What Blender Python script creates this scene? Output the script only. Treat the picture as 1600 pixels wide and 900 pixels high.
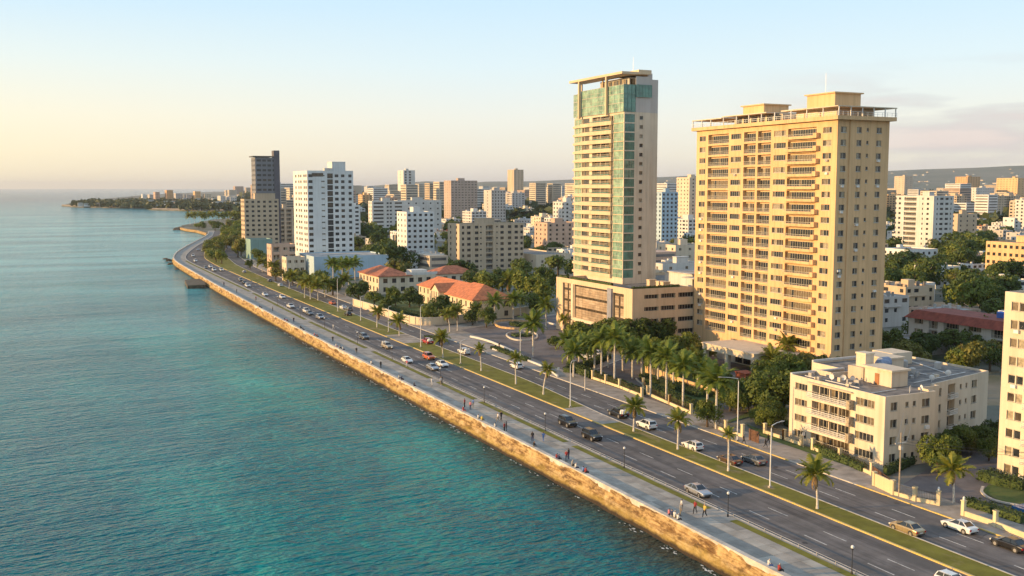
import bpy, bmesh, math, random
from mathutils import Vector, Matrix, noise
from mathutils.geometry import tessellate_polygon
random.seed(7)
R = math.radians
for o in list(bpy.data.objects): bpy.data.objects.remove(o)
SC = bpy.context.scene
COL = SC.collection
# ------------------------------------------------------------------ camera
# world axes: +Y runs along the avenue away from the camera, +X points inland, z=0 is the street
CAMH, FPX, PITCH, YAW = 44.0, 1600.0, R(5.6), R(25.5)
cam = bpy.data.cameras.new('camera'); camo = bpy.data.objects.new('camera', cam); COL.objects.link(camo)
camo.location = (0, 0, CAMH)
camo.rotation_euler = (R(90) - PITCH, 0, -YAW)
cam.sensor_width = 36; cam.lens = 36.0; cam.clip_start = 1; cam.clip_end = 90000
SC.camera = camo
# ------------------------------------------------------------------ light
SUN_EL, SUN_DIR = R(10), (-1.0, 0.30)          # direction towards the sun in plan
w = bpy.data.worlds.new("World"); SC.world = w; w.use_nodes = True
nt = w.node_tree; N = nt.nodes; L = nt.links
for n in list(N): N.remove(n)
out = N.new('ShaderNodeOutputWorld'); bg = N.new('ShaderNodeBackground'); sky = N.new('ShaderNodeTexSky')
sky.sky_type = 'NISHITA'; sky.sun_disc = False; sky.sun_elevation = SUN_EL
sky.sun_rotation = math.atan2(SUN_DIR[0], SUN_DIR[1])
sky.altitude = 0; sky.air_density = 1.0; sky.dust_density = 1.2; sky.ozone_density = 1.5
def math_node(nt, op, a, b=None, clamp=False):
    n = nt.nodes.new('ShaderNodeMath'); n.operation = op; n.use_clamp = clamp
    for i, v in enumerate((a, b)):
        if v is None: continue
        if isinstance(v, (int, float)): n.inputs[i].default_value = v
        else: nt.links.new(v, n.inputs[i])
    return n.outputs[0]
def ramp(nt, fac, stops, interp='LINEAR'):
    r = nt.nodes.new('ShaderNodeValToRGB'); r.color_ramp.interpolation = interp
    el = r.color_ramp.elements
    while len(el) < len(stops): el.new(0.5)
    for e, (p, c) in zip(el, stops):
        e.position = p; e.color = (*c, 1) if len(c) == 3 else c
    nt.links.new(fac, r.inputs[0]); return r.outputs[0]
def mixc(nt, fac, a, b, mode='MIX'):
    m = nt.nodes.new('ShaderNodeMix'); m.data_type = 'RGBA'; m.blend_type = mode
    for i, v in ((0, fac), (6, a), (7, b)):
        if isinstance(v, (int, float)): m.inputs[i].default_value = v
        elif isinstance(v, tuple): m.inputs[i].default_value = (*v, 1)
        else: nt.links.new(v, m.inputs[i])
    return m.outputs[2]
tc = N.new('ShaderNodeTexCoord')
sep = N.new('ShaderNodeSeparateXYZ'); L.new(tc.outputs['Generated'], sep.inputs[0])
el_ = math_node(nt, 'MAXIMUM', sep.outputs[2], 0.0)
# a thin evening veil over the physical sky: cream at the horizon, pale blue above, warmer towards the sun
veil = ramp(nt, el_, [(0.0, (.62, .56, .52)), (.03, (.74, .69, .58)), (.065, (.73, .73, .66)), (.115, (.62, .73, .765)), (.18, (.49, .67, .80)), (.3, (.47, .62, .76)), (1.0, (.34, .46, .64))])
sdv = N.new('ShaderNodeVectorMath'); sdv.operation = 'DOT_PRODUCT'
L.new(tc.outputs['Generated'], sdv.inputs[0])
sl = math.hypot(*SUN_DIR); sdv.inputs[1].default_value = (SUN_DIR[0] / sl, SUN_DIR[1] / sl, 0.0)
sunw = math_node(nt, 'MULTIPLY', math_node(nt, 'ADD', sdv.outputs['Value'], 0.12), 1.15, True)
lowm = math_node(nt, 'SUBTRACT', 1.0, math_node(nt, 'MULTIPLY', el_, 6.0), True)
warm = math_node(nt, 'MULTIPLY', sunw, lowm, True)
veil = mixc(nt, warm, veil, (1.0, .82, .43))
# soft evening clouds, mostly inland to the right
mp = N.new('ShaderNodeMapping'); mp.inputs['Scale'].default_value = (3.2, 3.2, 22.0)
L.new(tc.outputs['Generated'], mp.inputs[0])
cn = N.new('ShaderNodeTexNoise'); cn.inputs['Scale'].default_value = 1.7; cn.inputs['Detail'].default_value = 6; cn.inputs['Roughness'].default_value = .52
L.new(mp.outputs[0], cn.inputs[0])
cm = ramp(nt, cn.outputs[0], [(.44, (0, 0, 0)), (.58, (1, 1, 1))])
inl = ramp(nt, sep.outputs[0], [(.60, (0, 0, 0)), (.74, (1, 1, 1))])
band = ramp(nt, sep.outputs[2], [(.0, (.35, .35, .35)), (.03, (1, 1, 1)), (.085, (.8, .8, .8)), (.12, (0, 0, 0))])
cmask = mixc(nt, 1.0, mixc(nt, 1.0, cm, inl, 'MULTIPLY'), band, 'MULTIPLY')
ccol = ramp(nt, cn.outputs[0], [(.46, (.40, .41, .46)), (.66, (.66, .55, .53))])
veil = mixc(nt, mixc(nt, 1.0, cmask, (.85, .85, .85), 'MULTIPLY'), veil, ccol)
tosky = N.new('ShaderNodeVectorMath'); tosky.operation = 'SCALE'; L.new(veil, tosky.inputs[0]); tosky.inputs['Scale'].default_value = 8.3
fin = mixc(nt, .88, sky.outputs[0], tosky.outputs[0])
L.new(fin, bg.inputs[0]); bg.inputs[1].default_value = 0.12; L.new(bg.outputs[0], out.inputs[0])
sun = bpy.data.lights.new('sun', 'SUN'); suno = bpy.data.objects.new('sun', sun); COL.objects.link(suno)
sun.energy = 5.0; sun.angle = R(0.6); sun.color = (1.0, .63, .27)
sv = Vector((SUN_DIR[0] / sl * math.cos(SUN_EL), SUN_DIR[1] / sl * math.cos(SUN_EL), math.sin(SUN_EL)))
suno.rotation_euler = sv.to_track_quat('Z', 'Y').to_euler()
SC.view_settings.view_transform = 'Standard'; SC.view_settings.look = 'None'
SC.view_settings.exposure = 0.48; SC.view_settings.gamma = 1.0
SC.render.engine = 'CYCLES'
SC.cycles.volume_bounces = 0
# ------------------------------------------------------------------ ground survey: picture direction -> point on a level plane
def ray(px, py):
    u = (px - 800) / FPX; v = (450 - py) / FPX
    X = u; Y = math.cos(PITCH) + v * math.sin(PITCH); Z = -math.sin(PITCH) + v * math.cos(PITCH)
    return (X * math.cos(YAW) + Y * math.sin(YAW), -X * math.sin(YAW) + Y * math.cos(YAW), Z)
def G(px, py, z=0.0):
    d = ray(px, py); t = (z - CAMH) / d[2]; return (d[0] * t, d[1] * t)
def proj(x, y, z):
    X = x * math.cos(YAW) - y * math.sin(YAW); Y = x * math.sin(YAW) + y * math.cos(YAW); Z = z - CAMH
    dz = Y * math.cos(PITCH) - Z * math.sin(PITCH)
    if dz < 1: return (-9999, -9999)
    return (800 + FPX * X / dz, 450 - FPX * (Z * math.cos(PITCH) + Y * math.sin(PITCH)) / dz)
# ------------------------------------------------------------------ materials
MATS = {}
def mat(name, col, rough=.8, var=.12, scale=.5, metal=0.0, bump=0.0, bscale=8.0, streak=0.0, spec=.5, col2=None, detail=4, coat=0.0):
    if name in MATS: return MATS[name]
    m = bpy.data.materials.new(name); m.use_nodes = True; t = m.node_tree
    b = t.nodes['Principled BSDF']; b.inputs['Roughness'].default_value = rough; b.inputs['Metallic'].default_value = metal
    b.inputs['Specular IOR Level'].default_value = spec
    if coat: b.inputs['Coat Weight'].default_value = coat; b.inputs['Coat Roughness'].default_value = .05
    g = t.nodes.new('ShaderNodeNewGeometry')
    if var > 0 or col2:
        n = t.nodes.new('ShaderNodeTexNoise'); n.inputs['Scale'].default_value = scale; n.inputs['Detail'].default_value = detail
        n.inputs['Roughness'].default_value = .6
        t.links.new(g.outputs['Position'], n.inputs[0])
        c2 = col2 if col2 else tuple(max(0, c * (1 - 2.2 * var)) for c in col)
        c1 = col if col2 else tuple(min(1, c * (1 + var)) for c in col)
        c = ramp(t, n.outputs[0], [(.32, c2), (.66, c1)])
        if streak > 0:
            mp = t.nodes.new('ShaderNodeMapping'); mp.inputs['Scale'].default_value = (1.3, 1.3, .06)
            t.links.new(g.outputs['Position'], mp.inputs[0])
            n2 = t.nodes.new('ShaderNodeTexNoise'); n2.inputs['Scale'].default_value = 1.0; n2.inputs['Detail'].default_value = 5
            t.links.new(mp.outputs[0], n2.inputs[0])
            s = ramp(t, n2.outputs[0], [(.45, (1, 1, 1)), (.72, (1 - streak, 1 - streak * 1.1, 1 - streak * 1.3))])
            c = mixc(t, 1.0, c, s, 'MULTIPLY')
        t.links.new(c, b.inputs['Base Color'])
    else: b.inputs['Base Color'].default_value = (*col, 1)
    if bump > 0:
        bn = t.nodes.new('ShaderNodeTexNoise'); bn.inputs['Scale'].default_value = bscale; bn.inputs['Detail'].default_value = 3
        t.links.new(g.outputs['Position'], bn.inputs[0])
        bb = t.nodes.new('ShaderNodeBump'); bb.inputs['Strength'].default_value = bump; bb.inputs['Distance'].default_value = .1
        t.links.new(bn.outputs[0], bb.inputs['Height']); t.links.new(bb.outputs[0], b.inputs['Normal'])
    MATS[name] = m; return m
def plaster(name, col, streak=.16): return mat(name, col, .85, .05, .12, streak=streak, bump=.15, bscale=3)
def patched(name, base, dark, lightc, streaks, pscale, plo, phi, rough=.92):
    m = mat(name, base, rough, .12, .35, bump=.25, bscale=12, spec=.2); t = m.node_tree; b = t.nodes['Principled BSDF']
    src = b.inputs['Base Color'].links[0].from_socket; g = t.nodes.new('ShaderNodeNewGeometry')
    def ns(s, sc, d=4):
        mp = t.nodes.new('ShaderNodeMapping'); mp.inputs['Scale'].default_value = sc; t.links.new(g.outputs['Position'], mp.inputs[0])
        n = t.nodes.new('ShaderNodeTexNoise'); n.inputs['Scale'].default_value = s; n.inputs['Detail'].default_value = d; n.inputs['Roughness'].default_value = .6; t.links.new(mp.outputs[0], n.inputs[0]); return n.outputs[0]
    c = src
    if streaks: c = mixc(t, .8, c, ramp(t, ns(1.0, (.9, .018, 1), 3), [(.38, dark), (.52, (1, 1, 1)), (.66, (1.18, 1.16, 1.14))]), 'MULTIPLY')
    c = mixc(t, ramp(t, ns(pscale, (1, .6, 1), 7), [(plo, (0, 0, 0)), (phi, (1, 1, 1))]), c, lightc)
    t.links.new(c, b.inputs['Base Color']); return m
M_asphalt = patched('asphalt', (.165, .148, .138), (.60, .60, .62), (.115, .106, .10), True, .12, .52, .60)
M_asphalt2 = mat('asphalt_drive', (.15, .13, .125), .9, .15, .3, bump=.2, bscale=10)
M_prom = patched('promenade_concrete', (.37, .33, .28), (.8, .8, .8), (.26, .24, .21), False, .22, .52, .66)
M_prom2 = patched('promenade_concrete_light', (.43, .39, .33), (.8, .8, .8), (.32, .29, .25), False, .3, .52, .66)
M_prom3 = patched('promenade_concrete_grey', (.32, .29, .25), (.8, .8, .8), (.24, .22, .19), False, .3, .5, .66)
M_side = mat('sidewalk_concrete', (.34, .29, .24), .9, .16, .4, bump=.15, bscale=5)
M_kerb = mat('kerb_concrete', (.52, .47, .40), .85, .12, 1.0)
M_kerby = mat('kerb_yellow_paint', (.66, .46, .08), .7, .16, 1.4, col2=(.42, .34, .20), detail=8)
M_white = mat('white_road_paint', (.62, .60, .56), .7, .22, 1.1)
M_grass = patched('grass', (.18, .165, .028), (1, 1, 1), (.27, .205, .10), False, .28, .56, .68)
M_lawn = mat('lawn', (.06, .105, .018), .95, .2, .5, col2=(.10, .12, .03), bump=.5, bscale=9)
M_soil = mat('bare_soil', (.22, .17, .10), .95, .2, .8)
M_land = mat('city_ground', (.20, .18, .15), .95, .2, .03, col2=(.05, .065, .025))
M_wood = mat('brown_gate_wood', (.12, .055, .03), .7, .2, 2)
M_glass = mat('window_glass_dark', (.035, .038, .042), .12, .25, .9, spec=.6)
M_glass2 = mat('window_glass_brown', (.085, .065, .045), .15, .25, .9, spec=.6)
M_curtain = mat('window_pale_curtain', (.34, .28, .19), .35, .2, 2.0, spec=.6)
M_curtain2 = mat('window_beige_curtain', (.18, .14, .09), .3, .2, 2.0, spec=.6)
M_green = mat('green_curtain_glass', (.07, .20, .16), .14, .25, .35, spec=.8)
M_greenp = mat('pale_green_bay_glass', (.28, .43, .30), .22, .25, .5, spec=.7)
M_greenp2 = mat('pale_green_bay_glass_dark', (.19, .33, .24), .2, .25, .5, spec=.7)
M_green2 = mat('green_spandrel_glass', (.10, .27, .22), .22, .2, .4, spec=.7)
M_green3 = mat('green_glass_blind', (.20, .28, .20), .3, .3, .8, spec=.6)
M_frame = mat('window_frame_pale', (.50, .46, .38), .6, .1, 2)
M_framed = mat('window_frame_dark', (.07, .065, .06), .6, .1, 2)
M_metal = mat('grey_metal', (.42, .41, .40), .45, .08, 2, metal=.5)
M_lampw = mat('white_painted_metal', (.72, .70, .66), .5, .06, 2)
M_black = mat('black_painted_metal', (.02, .02, .022), .5, .1, 2)
M_roofg = mat('grey_roof_membrane', (.085, .08, .078), .9, .25, .55, detail=9, col2=(.29, .25, .21), bump=.2, bscale=4)
M_roofl = mat('pale_roof_screed', (.42, .40, .37), .9, .2, .25)
M_tile2 = mat('aged_roof_tile', (.40, .135, .065), .85, .2, .7, bump=.3, bscale=10)
M_tile = mat('red_roof_tile', (.54, .175, .065), .8, .16, .8, bump=.3, bscale=10)
M_tiled = mat('dull_red_roof', (.27, .065, .04), .85, .16, .6, bump=.2, bscale=8)
M_trunk = mat('palm_trunk_pale', (.62, .56, .48), .9, .18, 3, bump=.4, bscale=10)
M_bark = mat('tree_bark', (.10, .07, .045), .95, .2, 3, bump=.5, bscale=8)
M_water = None
# ------------------------------------------------------------------ mesh helpers
class MB:
    def __init__(s): s.v = []; s.f = []; s.m = []; s.sm = False
    def quad(s, pts, mi=0):
        n = len(s.v); s.v += [tuple(p) for p in pts]; s.f.append(tuple(range(n, n + len(pts)))); s.m.append(mi)
    def box(s, x0, y0, z0, x1, y1, z1, mi=0, bottom=True):
        n = len(s.v)
        s.v += [(x0, y0, z0), (x1, y0, z0), (x1, y1, z0), (x0, y1, z0), (x0, y0, z1), (x1, y0, z1), (x1, y1, z1), (x0, y1, z1)]
        fs = [(4, 5, 6, 7), (0, 1, 5, 4), (1, 2, 6, 5), (2, 3, 7, 6), (3, 0, 4, 7)] + ([(3, 2, 1, 0)] if bottom else [])
        for f in fs: s.f.append(tuple(n + i for i in f)); s.m.append(mi)
    def tube(s, pts, rad, seg=6, mi=0, cap=True):
        rs = rad if isinstance(rad, (list, tuple)) else [rad] * len(pts)
        base = len(s.v); pts = [Vector(p) for p in pts]
        for i, p in enumerate(pts):
            a = pts[max(0, i - 1)]; b = pts[min(len(pts) - 1, i + 1)]; d = (b - a).normalized()
            u = d.cross(Vector((0, 0, 1)) if abs(d.z) < .95 else Vector((1, 0, 0))).normalized(); v = d.cross(u)
            for k in range(seg):
                t = 2 * math.pi * k / seg; s.v.append(tuple(p + (u * math.cos(t) + v * math.sin(t)) * rs[i]))
        for i in range(len(pts) - 1):
            for k in range(seg):
                a = base + i * seg + k; b = base + i * seg + (k + 1) % seg
                s.f.append((a, b, b + seg, a + seg)); s.m.append(mi)
        if cap:
            s.f.append(tuple(base + k for k in range(seg - 1, -1, -1))); s.m.append(mi)
            e = base + (len(pts) - 1) * seg; s.f.append(tuple(e + k for k in range(seg))); s.m.append(mi)
    def loft(s, rings, mi=0, close=True, caps=True):
        base = len(s.v); n = len(rings[0])
        for r in rings: s.v += [tuple(p) for p in r]
        for i in range(len(rings) - 1):
            for k in range(n if close else n - 1):
                a = base + i * n + k; b = base + i * n + (k + 1) % n
                s.f.append((a, b, b + n, a + n)); s.m.append(mi)
        if caps:
            s.f.append(tuple(base + k for k in range(n - 1, -1, -1))); s.m.append(mi)
            e = base + (len(rings) - 1) * n; s.f.append(tuple(e + k for k in range(n))); s.m.append(mi)
    def poly(s, pts, z, mi=0):
        ps = [Vector((p[0], p[1], 0)) for p in pts]; n = len(s.v)
        s.v += [(p[0], p[1], z) for p in pts]
        for tri in tessellate_polygon([ps]):
            a, b, c = [ps[i] for i in tri]
            if (b - a).cross(c - a).z < 0: tri = tri[::-1]
            s.f.append(tuple(n + i for i in tri)); s.m.append(mi)
    def mesh(s, name, mats, smooth=False):
        me = bpy.data.meshes.new(name); me.from_pydata(s.v, [], s.f)
        for m in mats: me.materials.append(m)
        me.polygons.foreach_set('material_index', s.m)
        if smooth: me.polygons.foreach_set('use_smooth', [True] * len(s.f))
        me.update(); return me
    def build(s, name, mats, parent=None, loc=None, smooth=False, rz=None):
        if not isinstance(mats, (list, tuple)): mats = [mats]
        return put(name, s.mesh(name, mats, smooth), parent, loc, rz)
def put(name, me, parent=None, loc=None, rz=None):
    o = bpy.data.objects.new(name, me); COL.objects.link(o)
    if parent is not None: o.parent = parent
    if loc is not None: o.location = loc
    if rz is not None: o.rotation_euler = (0, 0, rz)
    return o
def tag(o, label=None, cat=None, group=None, kind=None):
    if label: o['label'] = label
    if cat: o['category'] = cat
    if group: o['group'] = group
    if kind: o['kind'] = kind
    return o
def empty(name, loc, rz=0.0):
    o = bpy.data.objects.new(name, None); COL.objects.link(o); o.location = loc; o.rotation_euler = (0, 0, rz)
    o.empty_display_size = .5; return o
def copy_tree(o, kids, loc, rz=None, scale=None):
    """copy a thing with its parts (kids = {object: [children]})"""
    r = o.copy(); COL.objects.link(r); r.location = loc
    if rz is not None: r.rotation_euler = (0, 0, rz)
    if scale is not None: r.scale = (scale,) * 3
    def rec(src, dst):
        for c in kids.get(src, []):
            d = c.copy(); COL.objects.link(d); d.parent = dst; rec(c, d)
    rec(o, r); return r
def kidmap(o, m=None):
    m = {} if m is None else m
    m[o] = [c for c in bpy.data.objects if c.parent == o]
    for c in m[o]: kidmap(c, m)
    return m
ORD = ['first', 'second', 'third', 'fourth', 'fifth', 'sixth', 'seventh', 'eighth', 'ninth', 'tenth', 'eleventh', 'twelfth', 'thirteenth', 'fourteenth', 'fifteenth', 'sixteenth']
# ------------------------------------------------------------------ road edges: x as a function of y
def PL(pts):
    pts = sorted(pts)
    def f(y):
        if y <= pts[0][0]: return pts[0][1]
        for (a, xa), (b, xb) in zip(pts, pts[1:]):
            if y <= b: return xa + (xb - xa) * (y - a) / (b - a)
        return pts[-1][1]
    def g(y, w=14.0):     # smoothed
        if y < 360: return f(y)
        return sum(f(y + k * w) * c for k, c in ((-2, .1), (-1, .2), (0, .4), (1, .2), (2, .1)))
    return g
WALL = PL([(-80, 75.2), (300, 75.4), (390, 76.0), (463, 76.8), (563, 78.8), (603, 79.6), (648, 81.3), (678, 85), (724, 93), (791, 108.5), (863, 126), (961, 150), (1000, 158), (1090, 172)])
K1 = PL([(-80, 84.2), (330, 85), (436, 87), (529, 87.6), (635, 88.4), (668, 91), (709, 98), (788, 115), (859, 132), (963, 156), (1090, 179)])
K2 = PL([(-80, 95.4), (330, 95.6), (478, 96.4), (586, 97.6), (653, 100.8), (670, 102.8), (723, 111.2), (784, 123.5), (871, 143), (984, 166), (1090, 186)])
K3 = PL([(-80, 100.2), (165, 100), (205, 103), (300, 103), (390, 103.5), (480, 105), (594, 109), (680, 118), (719, 124), (800, 141), (929, 170), (1090, 195)])
K4 = PL([(-80, 110), (250, 110.5), (430, 112), (531, 114), (582, 116), (674, 125), (725, 133), (882, 168), (1090, 204)])
def ysteps(y0, y1):
    ys = [y0]; y = y0
    while y < y1:
        y += 4 if y > 560 else (10 if y < 350 else 7); ys.append(min(y, y1))
    return ys
def strip(name, fl, fr, y0, y1, z, m, kind='structure', thick=0.0, parent=None):
    mb = MB(); ys = ysteps(y0, y1)
    for a, b in zip(ys, ys[1:]):
        mb.quad([(fl(a), a, z), (fr(a), a, z), (fr(b), b, z), (fl(b), b, z)])
        if thick:
            mb.quad([(fl(b), b, z), (fl(b), b, z - thick), (fl(a), a, z - thick), (fl(a), a, z)])
            mb.quad([(fr(a), a, z), (fr(a), a, z - thick), (fr(b), b, z - thick), (fr(b), b, z)])
    if thick:
        for y in (y0, y1): mb.quad([(fl(y), y, z), (fl(y), y, z - thick), (fr(y), y, z - thick), (fr(y), y, z)])
    return tag(mb.build(name, m, parent), kind=kind)
off = lambda f, d: (lambda y: f(y) + d)
YN, YF = -60, 1080
# the sea
def sea_material():
    m = bpy.data.materials.new('sea_water'); m.use_nodes = True; t = m.node_tree; b = t.nodes['Principled BSDF']
    b.inputs['Roughness'].default_value = .12; b.inputs['IOR'].default_value = 1.22; b.inputs['Specular IOR Level'].default_value = .30
    g = t.nodes.new('ShaderNodeNewGeometry'); sp = t.nodes.new('ShaderNodeSeparateXYZ'); t.links.new(g.outputs['Position'], sp.inputs[0])
    def ns(scale, detail, sc=(1, 1, 1), rot=0, rough=.5, dist=0):
        mp = t.nodes.new('ShaderNodeMapping'); mp.inputs['Scale'].default_value = sc; mp.inputs['Rotation'].default_value = (0, 0, rot)
        t.links.new(g.outputs['Position'], mp.inputs[0])
        n = t.nodes.new('ShaderNodeTexNoise'); n.inputs['Scale'].default_value = scale; n.inputs['Detail'].default_value = detail
        n.inputs['Roughness'].default_value = rough; n.inputs['Distortion'].default_value = dist; t.links.new(mp.outputs[0], n.inputs[0]); return n.outputs[0]
    # body colour of the water: green-teal shallows, greener patches, paler further out
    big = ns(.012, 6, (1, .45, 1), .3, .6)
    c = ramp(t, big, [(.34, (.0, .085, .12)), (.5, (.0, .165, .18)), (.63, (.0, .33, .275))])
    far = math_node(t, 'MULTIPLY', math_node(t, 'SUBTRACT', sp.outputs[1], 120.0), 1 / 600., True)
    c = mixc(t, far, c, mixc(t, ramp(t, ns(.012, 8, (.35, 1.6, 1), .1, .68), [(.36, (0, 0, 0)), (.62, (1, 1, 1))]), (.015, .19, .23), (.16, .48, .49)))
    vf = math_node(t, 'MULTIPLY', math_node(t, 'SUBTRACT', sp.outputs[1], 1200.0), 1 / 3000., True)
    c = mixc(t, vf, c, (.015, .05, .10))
    # brown shallow reef by the wall, with the wall's reflection and shade painted in
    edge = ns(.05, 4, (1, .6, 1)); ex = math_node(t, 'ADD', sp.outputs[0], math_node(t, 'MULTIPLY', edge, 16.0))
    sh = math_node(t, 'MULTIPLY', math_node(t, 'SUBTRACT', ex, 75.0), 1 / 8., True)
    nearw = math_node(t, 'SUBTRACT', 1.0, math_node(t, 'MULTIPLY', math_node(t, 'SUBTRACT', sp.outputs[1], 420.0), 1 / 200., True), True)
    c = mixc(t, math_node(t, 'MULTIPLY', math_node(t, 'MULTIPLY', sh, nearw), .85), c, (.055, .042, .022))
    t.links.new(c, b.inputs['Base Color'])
    # ripples; crests run across the shore
    r1 = ns(.52, 3, (.5, 1.35, 1), -.22, .55, .5); r2 = ns(1.3, 2, (.5, 1.2, 1), -.5, .5); r3 = ns(.07, 2, (.5, 1.5, 1), -.25); r4 = ns(.14, 2, (.5, 1.3, 1), -.1)
    h = math_node(t, 'ADD', math_node(t, 'MULTIPLY', r1, 1.6), math_node(t, 'MULTIPLY', r2, .75))
    h = math_node(t, 'ADD', h, math_node(t, 'MULTIPLY', r3, 1.6)); h = math_node(t, 'ADD', h, math_node(t, 'MULTIPLY', r4, 1.6))
    bp = t.nodes.new('ShaderNodeBump'); bp.inputs['Distance'].default_value = 1.0; bp.inputs['Strength'].default_value = .95
    t.links.new(h, bp.inputs['Height']); t.links.new(bp.outputs[0], b.inputs['Normal'])
    return m
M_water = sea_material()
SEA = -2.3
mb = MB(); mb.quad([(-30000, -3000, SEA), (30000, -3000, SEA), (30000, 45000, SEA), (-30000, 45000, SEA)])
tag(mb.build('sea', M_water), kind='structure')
# the land: everything inland of the seawall, the far bay and its headland
shore = [(WALL(y) + .5, y) for y in ysteps(YN, 1040)]
far_shore = [G(*p, SEA) for p in [(303, 361), (290, 361), (281, 359), (284, 355), (300, 352), (330, 346), (372, 341), (378, 331.5), (300, 330.2), (237, 328.7), (226, 325.5), (175, 325.2), (117.5, 323.9), (96, 322.5), (112, 318), (140, 313.5), (230, 305), (330, 300)]]
land = [(76.9, -60)] + shore[1:] + far_shore + [(9000, 30000), (26000, 20000), (26000, -60)]
mb = MB(); mb.poly(land, -.10); 
for a, b in zip(land[len(shore):-3], land[len(shore) + 1:-3]):
    mb.quad([(a[0], a[1], -.1), (b[0], b[1], -.1), (b[0], b[1], SEA - 1), (a[0], a[1], SEA - 1)])
tag(mb.build('ground', M_land), kind='structure')
# carriageways
strip('avenue_seaward_carriageway', K1, K2, YN, YF, 0.0, M_asphalt)
strip('avenue_inland_carriageway', K3, K4, YN, YF, 0.0, M_asphalt)
# promenade
strip('promenade', off(WALL, .75), off(K1, -.25), YN, YF, .13, M_prom)
slab_meshes = []
for m_ in (M_prom, M_prom2, M_prom3, M_prom):
    mb = MB(); mb.box(0, 0, 0, 1.56, 2.95, .022, 0, False); slab_meshes.append(mb.mesh('paving_slab', [m_]))
prom = bpy.data.objects['promenade']
for k in range(64):
    for j in range(4):
        if random.random() < .04: continue
        put('paving_slab', random.choice(slab_meshes), prom, (76.35 + j * 1.6, 70 + k * 3.0, .13 + random.uniform(0, .004)))
# strip of grass and kerb beside the carriageway
gs = [(60, 106.5), (112, 150), (153, 190), (193, 214), (219, 262), (268, 330), (336, 430), (438, 640)]
for i, (a, b) in enumerate(gs):
    strip('grass_verge', off(K1, -1.95), off(K1, -.75), a, b, .165, M_grass)
kerb_a = strip('kerb', off(K1, -.30), off(K1, -.02), YN, YF, .15, M_kerb, thick=.2)
strip('median_kerb', off(K2, 0), off(K2, .32), YN, YF, .17, M_kerby, thick=.2)
strip('median_kerb', off(K3, -.26), off(K3, 0), YN, YF, .16, M_kerb, thick=.2)
# median: planted stretches and paved crossings
segs = [(YN, 162, 'g'), (162, 177, 'p'), (177, 272, 'g'), (272, 290, 'p'), (290, YF, 'g')]
for a, b, k in segs:
    strip('median_' + ('grass' if k == 'g' else 'paving'), off(K2, .32), off(K3, -.26), a, b, .13, M_grass if k == 'g' else M_side)
strip('sidewalk', K4, off(K4, 6.0), YN, 640, .14, M_side, thick=.2)
strip('sidewalk_kerb', off(K4, -.22), off(K4, 0), YN, 112, .15, M_kerby, thick=.2)
strip('sidewalk_kerb', off(K4, -.22), off(K4, 0), 112, 127, .15, M_kerb, thick=.2)
strip('sidewalk_kerb', off(K4, -.22), off(K4, 0), 127, 148, .15, M_kerby, thick=.2)
strip('sidewalk_kerb', off(K4, -.22), off(K4, 0), 148, YF, .15, M_kerb, thick=.2)
# lane markings
dash = MB(); dash.box(-.065, 0, 0, .065, 4.1, .004, 0, False); dm = dash.mesh('lane_dash', [M_white])
r1 = bpy.data.objects['avenue_seaward_carriageway']; r2 = bpy.data.objects['avenue_inland_carriageway']
for k in range(46):
    y = 72.4 + 10.9 * k
    for x in (3.55, 6.7):
        if y < 480: put('lane_dash', dm, r1, (K1(y) + x, y, .005), -math.atan2(K1(y + 4) - K1(y), 4) if y > 330 else 0)
    for x in (7.2, 4.1):
        if y < 480: put('lane_dash', dm, r2, (K4(y) - x, y + 3, .005), -math.atan2(K4(y + 4) - K4(y), 4) if y > 330 else 0)
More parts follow.
